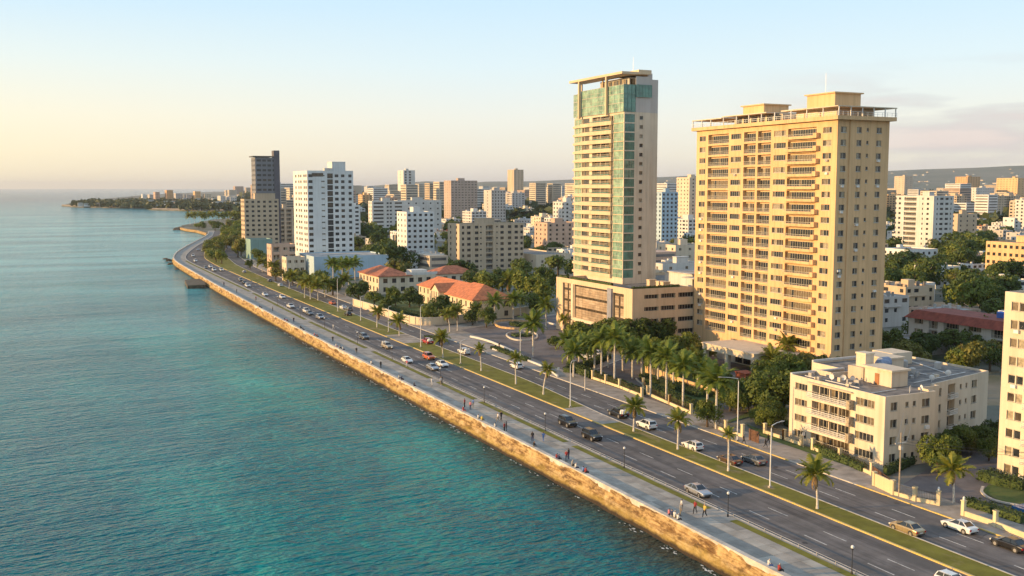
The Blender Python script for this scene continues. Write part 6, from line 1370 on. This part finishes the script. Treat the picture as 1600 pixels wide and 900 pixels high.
# ------------------------------------------------------------------ fences and gates
P_gate = plaster('plaster_gate_pillar', (.66, .54, .33), .1)
M_mesh = mat('rusty_fence_mesh', (.10, .075, .035), .8, .2, 3)
def fence(pix, label, ph=1.9, pitch=5.5, wallh=.55, infill='bars', name='boundary_fence', z=.13):
    r_ = tag(empty(name, (*G(*pix[0]), 0)), label, 'fence'); o = G(*pix[0]); P = [(a - o[0], b - o[1]) for a, b in (G(*p) for p in pix)]
    wall_line(P, .28, wallh, z).build('base_wall', P_gate, r_)
    pmb = MB(); pmb.box(-.24, -.24, 0, .24, .24, ph); pmb.box(-.3, -.3, ph, .3, .3, ph + .14); pm_ = pmb.mesh('pillar', [P_gate])
    bars = MB()
    for a, b in zip(P, P[1:]):
        Ln = math.dist(a, b); n = max(1, round(Ln / pitch)); d = ((b[0] - a[0]) / Ln, (b[1] - a[1]) / Ln)
        for i in range(n + 1): put('pillar', pm_, r_, (a[0] + d[0] * Ln * i / n, a[1] + d[1] * Ln * i / n, z), math.atan2(d[1], d[0]))
        if infill:
            for zz in (wallh + .12, ph - .25): bars.tube([(a[0], a[1], z + zz), (b[0], b[1], z + zz)], .025, 4)
            k = 0
            while k < Ln:
                x, y = a[0] + d[0] * k, a[1] + d[1] * k; bars.box(x - .012, y - .012, z + wallh, x + .012, y + .012, z + ph - .15); k += .22
    if infill: bars.build('bars', M_mesh, r_)
    return r_
fence([(926, 593), (968, 607), (1003, 621)], 'low cream wall with tall pillars and bars along the hotel, first stretch', pitch=7)
fence([(1005, 605.5), (1012, 618), (1046, 633), (1080, 648)], 'pillared cream wall along the hotel between the two driveways', pitch=8)
fence([(1118, 669), (1134, 677), (1160, 684)], 'short yellow-walled fence by the hotel exit gate', pitch=9, ph=2.2)
fence([(1195, 678), (1225, 688), (1252, 697)], 'pillared fence with rusty bars left of the cream apartment block', pitch=7, ph=1.7)
fence([(1270, 704), (1312, 720), (1362, 744)], 'pillared fence with rusty bars in front of the cream apartment block', pitch=11, ph=1.9)
fence([(1395, 774), (1366, 760)], 'solid cream gate wall right of the brown sliding gate', pitch=30, ph=2.0, wallh=1.9, infill=None, name='gate_wall')
fence([(1395, 774), (1429, 784), (1466, 791)], 'fence with cream base wall between gate wall and driveway pillar', pitch=10, ph=1.9)
fence([(1505, 807), (1555, 824), (1615, 848)], 'long low cream wall with one lantern pillar at the right edge', pitch=60, ph=2.0, wallh=.7, infill=None, name='boundary_wall')
for px, py, lb in ((1466, 791, 'left lantern on the driveway gate pillar'), (1505, 807, 'right lantern on the driveway gate pillar')):
    x, y = G(px, py); mb = MB(); mb.box(-.12, -.12, 0, .12, .12, .1); mb.tube([(0, 0, .1), (0, 0, .35), (0, 0, .5)], [.16, .16, .05], 8); tag(mb.build('pillar_lantern', M_lampw, None, (x, y, 2.27)), lb, 'lantern')
def gate(a, b, h_, label, m):
    A = G(*a); Bq = G(*b); r_ = tag(empty('sliding_gate', (*A, .13), math.atan2(Bq[1] - A[1], Bq[0] - A[0])), label, 'gate'); Ln = math.dist(A, Bq); n = int(Ln / .32)
    mb = MB(); mb.box(0, -.03, .05, .28, .03, h_); pm_ = mb.mesh('board', [m])
    for i in range(n): put('board', pm_, r_, (Ln * i / n, 0, 0))
    mb = MB(); mb.box(0, -.05, 0, Ln, .05, .1); mb.box(0, -.05, h_, Ln, .05, h_ + .08); mb.build('gate_frame', m, r_)
gate((1338, 745) if False else (1363, 748), (1394, 772), 1.8, 'brown wooden sliding gate of the cream apartment block', M_wood)
gate((1170, 688), (1186, 694), 1.9, 'rusty brown gate beside the tall lamp by the hotel exit', M_wood)
# manhole covers and tar-sealed cracks
mb = MB(); mb.tube([(0, 0, 0), (0, 0, .008)], .38, 14); mh = mb.mesh('manhole_cover', [M_black])
for i, (u, y) in enumerate(((1.6, 96), (5.0, 118), (8.4, 139), (2.2, 171), (6.0, 205), (9.0, 236))):
    put('manhole_cover', mh, r1, (K1(y) + u, y, .004)); put('manhole_cover', mh, r2, (K4(y) - u * .9, y + 7, .004))
M_tar = mat('tar_seal', (.045, .042, .04), .6, .1); rk = random.Random(12)
for k in range(34):
    y = rk.uniform(80, 260); f_, rr_ = ((K1, r1) if k % 2 else (K3, r2)); x = f_(y) + rk.uniform(1, 9); ln = rk.uniform(1.5, 7); ang = rk.choice((0, 0, 1.57)) + rk.uniform(-.3, .3); pts = [(x, y)]
    for _ in range(5): ang += rk.uniform(-.35, .35); pts.append((min(max(pts[-1][0] + math.sin(ang) * ln / 5, f_(y) + .4), f_(y) + 9.4), pts[-1][1] + math.cos(ang) * ln / 5))
    wall_line(pts, .07, .006, .0).build('tar_seam', M_tar, rr_)
# compound wall of the villas
cw = smooth_line([G(*p) for p in [(553, 478), (585, 488), (618, 500), (640, 506), (660, 509), (690, 508), (740, 502), (800, 494), (835, 489)]], 4)
r_ = tag(empty('compound_wall', (0, 0, 0)), 'long curving cream wall round the gardens of the two villas', 'wall')
wall_line(cw, .35, 2.5, 0).build('wall_panel', P_villa, r_); wall_line(cw, .5, .18, 2.502).build('wall_coping', P_creamp, r_); wall_line(cw, .6, .45, 0).build('wall_plinth', P_tan, r_)
pmb = MB(); pmb.box(-.3, -.3, 0, .3, .3, 2.8); pm_ = pmb.mesh('wall_pier', [P_villa])
for p in cw[::2]: put('wall_pier', pm_, r_, (*p, 0))
for pts, lb in (([(770, 547), (800, 556), (850, 575), (872, 590)], 'low white kerb wall between plaza and sidewalk verge'), ([(735, 527), (760, 533), (790, 545), (825, 562)], 'low white wall with steps along the plaza edge'), ([(855, 505), (880, 512), (905, 520)], 'low white wall by the podium entrance')):
    tag(wall_line(smooth_line([G(*p) for p in pts], 4), .4, .5, .03).build('low_wall', P_offw), lb, 'wall')
pl = smooth_line([G(*p) for p in [(773, 505), (790, 502), (815, 503), (840, 507), (835, 514), (805, 515), (780, 512)]], 4, True)
tag(wall_line(pl, .35, .6, .03, closed=True).build('planter', P_yel), 'low curved yellow planter wall in the plaza', 'planter')
pl = smooth_line([G(*p) for p in [(792, 523), (812, 519), (835, 521), (838, 530), (815, 533), (798, 530)]], 4, True)
tag(wall_line(pl, .35, .45, .03, closed=True).build('planter', M_kerb), 'low pale round planter kerb in the plaza centre', 'planter')
for px, py, a, b, lb in ((776, 528.5, 5.5, 2.0, 'left dark oval pit in the plaza paving'), (797, 537, 6.5, 2.6, 'right dark oval pit in the plaza paving')):
    x, y = G(px, py); mb = MB(); mb.poly([(x + math.cos(t / 20 * 6.283) * a * .9 - math.sin(t / 20 * 6.283) * b * .3, y + math.sin(t / 20 * 6.283) * b + math.cos(t / 20 * 6.283) * a * -.45) for t in range(20)], .06); tag(mb.build('tree_pit', M_soil if False else M_asphalt), lb, 'pit')
# terrace wall, umbrellas and roundabout bed in front of the hotel
tw = smooth_line([G(*p) for p in [(1009, 582), (1030, 588), (1060, 600), (1095, 612), (1125, 622)]], 4)
tag(wall_line(tw, .4, 1.5, .05).build('terrace_wall', P_yel), 'yellow terrace wall behind the driveway bed in front of the hotel', 'wall')
for i, (px, py, lb) in enumerate(((1034, 583, 'white parasol on the hotel terrace among the palms'), (1093, 586, 'blue and white parasol near the hotel roundabout'))):
    x, y = G(px, py); r_ = tag(empty('parasol', (x, y, .05)), lb, 'parasol'); mb = MB(); mb.tube([(0, 0, 0), (0, 0, 2.6)], .03, 6); mb.build('pole', M_lampw, r_)
    mb = MB(); mb.loft([[(math.cos(t * .785) * q, math.sin(t * .785) * q, z_) for t in range(8)] for q, z_ in ((1.7, 2.15), (1.65, 2.2), (.05, 2.75))]); mb.build('canopy', CL['blue'] if i else M_lampw, r_)
x, y = G(1128, 594); mb = MB(); mb.poly([(x + math.cos(t / 24 * 6.283) * 5, y + math.sin(t / 24 * 6.283) * 7) for t in range(24)], .09); tag(mb.build('roundabout_lawn', M_lawn), kind='structure')
x, y = G(1165, 592); mb = MB(); mb.box(-1.5, -1.8, 0, 1.5, 1.8, 1.5); mb.box(-1.7, -2, 1.5, 1.7, 2, 1.65); tag(mb.build('brick_planter', mat('red_brick', (.38, .10, .05), .9, .15, 2), None, (x, y, 0)), 'red-brown box planter at the end of the entrance canopy', 'planter')
x, y = G(1600, 798); mb = MB(); mb.poly([(x - .5, y - 2), (x + 8, y - 2), (x + 8, y + 1), (x, y + 1)], .5); mb.box(x - .8, y - 2.3, 0, x + 8, y + 1.3, .45); tag(mb.build('garden_pool', mat('pool_blue', (.02, .12, .30), .1, .05, 1)), 'blue pool with white rim at the right edge', 'pool')
# ------------------------------------------------------------------ the low city between and behind the towers
rc = random.Random(21)
foot_ex = []
for o in bpy.data.objects:
    if o.parent is None and o.type == 'EMPTY' and o.get('category') in ('building', 'tower', 'villa', 'apartment block'):
        xs = []; ys2 = []
        for c in o.children:
            if c.type == 'MESH' and c.name.startswith('wall'):
                for v in c.data.vertices: xs.append(v.co.x); ys2.append(v.co.y)
        if xs: foot_ex.append((o.location.x + min(xs) - 7, o.location.y + min(ys2) - 7, o.location.x + max(xs) + 7, o.location.y + max(ys2) + 7))
treepos = [(o.location.x, o.location.y) for o in bpy.data.objects if o.parent is None and o.get('category') == 'tree']
def house_variant(i):
    r_ = random.Random(100 + i); X, Y = r_.uniform(9, 19), r_.uniform(10, 22); H = r_.choice((3.6, 6.6, 6.6, 9.6, 9.6)); col_ = [P_white, P_offw, P_creamp, P_beige, P_offw, P_pink, P_cream, P_white, P_grey][i % 9]
    wmb, rmb, gmb = MB(), MB(), MB(); f = rect(X, Y); rows = [H - 3.0 - 3.0 * k for k in range(int(H / 3))]
    for e in range(4):
        P0, P1 = f[e], f[(e + 1) % 4]; Ln = math.dist(P0, P1); ops = []
        for z in rows:
            n = max(1, int(Ln / 3.4))
            for k in range(n):
                if r_.random() < .18: continue
                u = Ln * (k + .5) / n; w_ = r_.choice((.6, .8, 1.1)); ops.append((u - w_, u + w_, z + .9, z + 2.2, .15, False))
        pt, _ = facade(wmb, P0, P1, -.1, H, ops)
        for u0, u1, a, b, d_, _ in ops: gmb.quad([pt(u0, a, d_), pt(u1, a, d_), pt(u1, b, d_), pt(u0, b, d_)])
    parapet_roof(wmb, rmb, f, H, .5)
    if r_.random() < .7:
        x, y = r_.uniform(1, X - 5), r_.uniform(1, Y - 5); wmb.box(x, y, H - .5, x + r_.uniform(2.5, 4), y + r_.uniform(2.5, 4), H + r_.uniform(1.2, 2.4))
    for _ in range(5):
        x, y = r_.uniform(1, X - 2), r_.uniform(1, Y - 2); rmb.tube([(x, y, H - .5), (x, y, H + r_.uniform(.5, 1.4))], r_.uniform(.3, .8), 8)
    for _ in range(6):
        x, y = r_.uniform(1, X - 2.5), r_.uniform(1, Y - 2.5); wmb.box(x, y, H - .5, x + r_.uniform(.5, 2.2), y + r_.uniform(.5, 2.2), H + r_.uniform(-.2, .9))
    wmb.box(-.8, 1, 2.7, 0, Y * .6, 2.9); wmb.box(1, -.9, H - 3.3, X * .7, 0, H - 3.1)
    return X, Y, H, wmb.mesh('wall', [col_]), rmb.mesh('roof', [M_roofl if i % 3 else (M_tiled if i == 3 else M_roofg)]), tag_mesh(gmb)
def tag_mesh(gmb): return gmb.mesh('windows', [M_glass])
HV = [house_variant(i) for i in range(18)]
def mid_variant(i):
    r_ = random.Random(200 + i); X, Y = r_.uniform(14, 24), r_.uniform(16, 28); H = r_.uniform(18, 40); col_ = [P_offw, P_creamp, P_beige, P_white, P_tan, P_pink, P_yel, P_grey][i % 8]
    wmb, rmb, gmb = MB(), MB(), MB(); f = rect(X, Y); n_ = int(H / 3); rows = [H - 3.4 - 3.0 * k for k in range(n_)]
    for e in range(4):
        P0, P1 = f[e], f[(e + 1) % 4]; Ln = math.dist(P0, P1); ops = []; n = max(2, int(Ln / 4)); ws_ = [r_.choice((.6, .9, 1.3, 1.6)) for _ in range(n)]
        for z in rows:
            for k in range(n): u = Ln * (k + .5) / n; ops.append((u - ws_[k], u + ws_[k], z + .9, z + 2.3, .25, False))
        pt, _ = facade(wmb, P0, P1, -.1, H, ops)
        for u0, u1, a, b, d_, _ in ops: gmb.quad([pt(u0, a, d_), pt(u1, a, d_), pt(u1, b, d_), pt(u0, b, d_)])
    parapet_roof(wmb, rmb, f, H, .6); wmb.box(X * .3, Y * .3, H - .5, X * .6, Y * .6, H + 3); wmb.box(X * .65, Y * .1, H - .5, X * .85, Y * .3, H + 1.6); wmb.box(X * .1, Y * .7, H - .5, X * .3, Y * .8, H + 1.2)
    for z in rows[::1]:
        if i % 2: wmb.box(-.9, Y * .55, z + .6, 0, Y * .85, z + 1.7)
        if i % 3 == 0: wmb.box(X * .3, -.8, z + .6, X * .6, 0, z + 1.6)
    return X, Y, H, wmb.mesh('wall', [col_]), rmb.mesh('roof', [M_roofl]), tag_mesh(gmb)
MV = [mid_variant(i) for i in range(12)]
def place(v, x, y, label, grp, cat, name):
    r_ = tag(empty(name, (x, y, 0)), label, cat, grp); put('wall', v[3], r_); put('roof', v[4], r_); tag(put('windows', v[5], r_), kind='stuff')
    return r_
def clear(x, y, X, Y):
    for a, b, c, d in foot_ex:
        if x < c and x + X > a and y < d and y + Y > b: return False
    return True
nh = nm = nt_ = 0; MVN = ['off-white', 'pale cream', 'beige', 'white', 'tan', 'pinkish', 'yellow', 'pale grey']
far = {k: MB() for k in ('a', 'b')}
fc_mats = [P_white, P_offw, P_creamp, P_beige, P_pink, P_tan, mat('far_window_band', (.15, .145, .14), .4, .3, .05), M_roofl]
farc = MB()
def ribbon_box(mb, x, y, X, Y, H, mi):
    mb.box(x, y, 0, x + X, y + Y, H, mi, False); k = 0
    z = H - 1.4
    while z > 3 and k < 14:
        mb.quad([(x - .15, y + Y - 1, z - 1.1), (x - .15, y + 1, z - 1.1), (x - .15, y + 1, z + .3), (x - .15, y + Y - 1, z + .3)], 6)
        mb.quad([(x + 1, y - .15, z - 1.1), (x + X - 1, y - .15, z - 1.1), (x + X - 1, y - .15, z + .3), (x + 1, y - .15, z + .3)], 6); z -= 3.2; k += 1
def bay_side(x, y):
    return y < 1150 and x > WALL(min(y, 1090)) + 60
cells = []; wood = []
y = 110.0
while y < 1500:
    x = 150.0
    while x < 1500:
        cells.append((x + rc.uniform(-7, 7), y + rc.uniform(-7, 7))); x += 30
    y += 31
for x, y in sorted(cells, key=lambda c: math.hypot(*c)):
    px, py = proj(x, y, 5)
    if not (375 < px < 1660 and py < 700): continue
    if x < K4(y) + 42 + (25 if y > 560 else 0): continue
    if y < 420 and x < 235 and not (y < 112): continue      # hotel, plaza and gardens
    if y < 215 and x < 200: continue
    if y > 1060 and px < 420: continue
    q = rc.random(); d = math.hypot(x, y)
    if q < .50 and nh < 285:
        v = rc.choice(HV)
        if clear(x, y, v[0], v[1]): place(v, x, y, 'small pale flat-roofed building in the low city district behind the towers', 'low-rise houses of the city', 'building', 'low_house'); nh += 1; foot_ex.append((x - 3, y - 3, x + v[0] + 3, y + v[1] + 3))
    elif q < .565 and nm < 60 and d > 620:
        v = rc.choice(MV)
        if clear(x, y, v[0], v[1]): place(v, x, y, MVN[MV.index(v) % 8] + ' mid-rise apartment block in the hazy city behind the towers', MVN[MV.index(v) % 8] + ' mid-rise blocks of the city', 'building', 'midrise_block'); nm += 1; foot_ex.append((x - 3, y - 3, x + v[0] + 3, y + v[1] + 3))
    elif q < .94:
        if clear(x, y, 8, 8):
            nt_ += 1
            if nt_ < 64: tree(x, y, rc.uniform(6, 9), rc.uniform(8, 13), rc.choice((0, 0, 1, 2)), 'far', 'dark street tree among the low houses of the city', 'street trees of the city')
            else: wood.append((x, y))
    elif clear(x, y, 12, 12): ribbon_box(farc, x, y, rc.uniform(9, 16), rc.uniform(9, 18), rc.choice((4, 7, 10)), rc.randrange(6))
# more distant city, one mass
for _ in range(2600):
    d = 1250 * math.exp(rc.uniform(0, 1.75)); a = rc.uniform(math.atan2(-445, 1600), math.atan2(880, 1600)) + YAW
    x, y = d * math.sin(a), d * math.cos(a); px, py = proj(x, y, 0)
    if px < 395 and not (px > 240 and d > 2950): continue
    hh = rc.choice((5, 7, 9, 10, 12)) * (1 + (d > 3000) * .4)
    if rc.random() < .16: hh = rc.uniform(20, 52)
    s = rc.uniform(.8, 1.5) * (1 + d / 5000); ribbon_box(farc, x, y, 14 * s, 17 * s, hh, rc.choice((0, 0, 1, 1, 2, 2, 3, 4)))
for _ in range(80):
    px = rc.uniform(118, 385); py = rc.uniform(317, 323 if px < 230 else 328); x, y = G(px, py)
    if proj(x, y, 0)[1] < 329 - max(0, (230 - px) * .04): ribbon_box(farc, x, y, rc.uniform(8, 17), rc.uniform(8, 14), rc.uniform(4, 9) if px < 230 else rc.uniform(5, 16), rc.choice((0, 1, 2, 4)))
tag(farc.build('distant_city', fc_mats), 'mass of distant city buildings fading towards the hills', kind='stuff')
# far woods: thousands of small leafy clumps
fw = MB(); 
def clump(mb, x, y, s, z=0, n=26):
    for _ in range(n):
        d = Vector((rc.gauss(0, 1), rc.gauss(0, 1), abs(rc.gauss(0, .8)))).normalized(); c = Vector((x, y, z + s * .35)) + Vector((d.x * s, d.y * s, d.z * s * .75)) * rc.uniform(.7, 1.05)
        leaf(mb, c, s * .42, rc)
for _ in range(1500):
    d = 1200 * math.exp(rc.uniform(0, 1.6)); a = rc.uniform(math.atan2(-445, 1600), math.atan2(880, 1600)) + YAW
    x, y = d * math.sin(a), d * math.cos(a)
    if proj(x, y, 0)[0] < 380: continue
    clump(fw, x, y, rc.uniform(8, 15) * (1 + d / 4000), 0, 22)
tag(fw.build('distant_trees', L_far), 'distant belts of trees between the far city blocks', kind='stuff')
hw0 = MB()
for x, y in wood:
    for _ in range(2): clump(hw0, x + rc.uniform(-5, 5), y + rc.uniform(-5, 5), rc.uniform(5, 8), 2, 110)
tag(hw0.build('city_trees', L_dark), 'dark masses of trees between the city houses', kind='stuff')
# headland wood, shore strip and towers across the bay
hw = MB()
def inpoly(x, y, P):
    c = False; j = len(P) - 1
    for i in range(len(P)):
        if (P[i][1] > y) != (P[j][1] > y) and x < (P[j][0] - P[i][0]) * (y - P[i][1]) / (P[j][1] - P[i][1]) + P[i][0]: c = not c
        j = i
    return c
hp = [(108, 321), (118, 322.6), (175, 324), (235, 326.5), (300, 328.8), (385, 329.8), (385, 318), (300, 312), (180, 316), (130, 317)]
k = 0
while k < 560:
    px = rc.uniform(105, 388); py = rc.uniform(311, 330)
    if not inpoly(px, py, hp): continue
    x, y = G(px, py); clump(hw, x, y, rc.uniform(7, 13), -1, 26); k += 1
tag(hw.build('headland_wood', L_far), 'dark wood covering the headland across the bay', kind='stuff')
M_shore = mat('pale_shore_rock', (.34, .27, .19), .95, .2, .05)
sh = MB()
fs = [G(*p, SEA) for p in [(380, 331.3), (300, 330), (237, 328.5), (226, 325.3), (175, 325), (117.5, 323.7), (96, 322.3)]]
for a, b in zip(fs, fs[1:]): sh.quad([(a[0], a[1], SEA + .3), (b[0], b[1], SEA + .3), (b[0] + 2, b[1] + 14, 2), (a[0] + 2, a[1] + 14, 2)])
tag(sh.build('headland_shore', M_shore), kind='structure')
for px, base, l, r_, top, m_, lb in ((223, 314, 221, 228, 303.5, P_white, 'small white block at the left of the headland buildings'), (243, 317, 240, 250, 300, P_pink, 'pinkish block, left of the taller headland towers'), (261, 317, 258, 271, 297, P_orange, 'tallest orange-lit tower on the headland'), (305, 316, 302, 314, 299, P_yel, 'orange-yellow tower towards the right of the headland'),
        (234, 315, 230, 240, 304, P_grey, 'grey block between the white and pinkish ones on the headland'), (275, 316, 272, 285, 302, P_grey, 'pale grey block right of the tallest headland tower'), (292, 316, 286, 300, 304, P_grey, 'low grey block in the middle of the headland row'), (320, 316, 317, 330, 303, P_creamp, 'pale block right of the orange-yellow headland tower'), (345, 322, 340, 352, 306, P_offw, 'off-white block near the bay beach'), (360, 322, 354, 370, 308, P_offw, 'second off-white block near the bay beach')):
    x, y = G(px, base); dx, dy, _ = ray(l, base); Y = max(14, x * dy / dx - y) if dx > 0 else 18; Y = min(Y, 60); dx, dy, _ = ray(r_, base); X = max(12, y * dx / dy - x)
    H = hpx(x, y, top); B = Bld('headland_block', lb, 'building', (x, y), rect(X, Y), H, m_, M_roofl, single=False); n = int(H / 4.5)
    rows = [H - 4.5 * (k + 1) for k in range(n)]; B.face(3, cols(2, 0, Y, Y * .25, 'd'), rows, rev=True); B.face(0, cols(3, 0, X, X * .14, 'd'), rows); B.done()
# hills on the inland horizon
hl = MB(); prof = [(560, 292), (640, 286), (670, 281), (705, 287), (760, 283), (830, 283.5), (880, 281), (960, 279), (1040, 276), (1100, 274), (1200, 272), (1300, 270), (1390, 266), (1440, 264), (1500, 263), (1560, 260), (1640, 258), (1800, 262), (2000, 270)]
pf = PL(prof); rowsH = []
for j in range(14):
    d = 4600 + j * 420; row = []
    for i in range(150):
        px = 520 + i * 10; t = min(1, j / 10); dx, dy, _ = ray(px, 450); n_ = math.hypot(dx, dy); x, y = dx / n_ * d, dy / n_ * d
        top = hpx(x, y, pf(px)) if j else 0; z = -1 + (top + 1) * (t ** 1.3) * (1 if j < 11 else .8); z += (noise.noise(Vector((x * .0012, y * .0012, 0))) * 18 + noise.noise(Vector((x * .004, y * .004, 5))) * 7) * (t * (1 - t) * 4 * .5 + t * .25); row.append((x, y, z))
    rowsH.append(row)
for a, b in zip(rowsH, rowsH[1:]):
    for i in range(149): hl.quad([a[i], a[i + 1], b[i + 1], b[i]])
M_hill = mat('hill_scrub', (.08, .095, .06), .95, .2, .003, col2=(.14, .135, .10), detail=8)
tag(hl.build('hills', M_hill, smooth=True), kind='structure')
hb = MB()
for _ in range(240):
    j = rc.randrange(3, 10); i = rc.randrange(40, 148); x, y, z = rowsH[j][i]; x += rc.uniform(-30, 30); y += rc.uniform(-30, 30); s = rc.uniform(8, 24); hb.box(x, y, z - 5, x + s, y + s, z + rc.uniform(3, 7), rc.randrange(3))
tag(hb.build('hillside_houses', [P_offw, P_tan, P_beige]), 'scattered pale houses on the far hillside', kind='stuff')
# ------------------------------------------------------------------ haze
hz = MB(); hz.box(-26000, -2500, SEA - 2, 26000, 42000, 235)
m = bpy.data.materials.new('haze_air'); m.use_nodes = True; t = m.node_tree; t.nodes.remove(t.nodes['Principled BSDF'])
pv = t.nodes.new('ShaderNodeVolumePrincipled'); pv.inputs['Color'].default_value = (.80, .84, .90, 1); pv.inputs['Density'].default_value = .000038; pv.inputs['Anisotropy'].default_value = .2
t.links.new(pv.outputs[0], t.nodes['Material Output'].inputs['Volume'])
tag(hz.build('haze', m), kind='stuff')
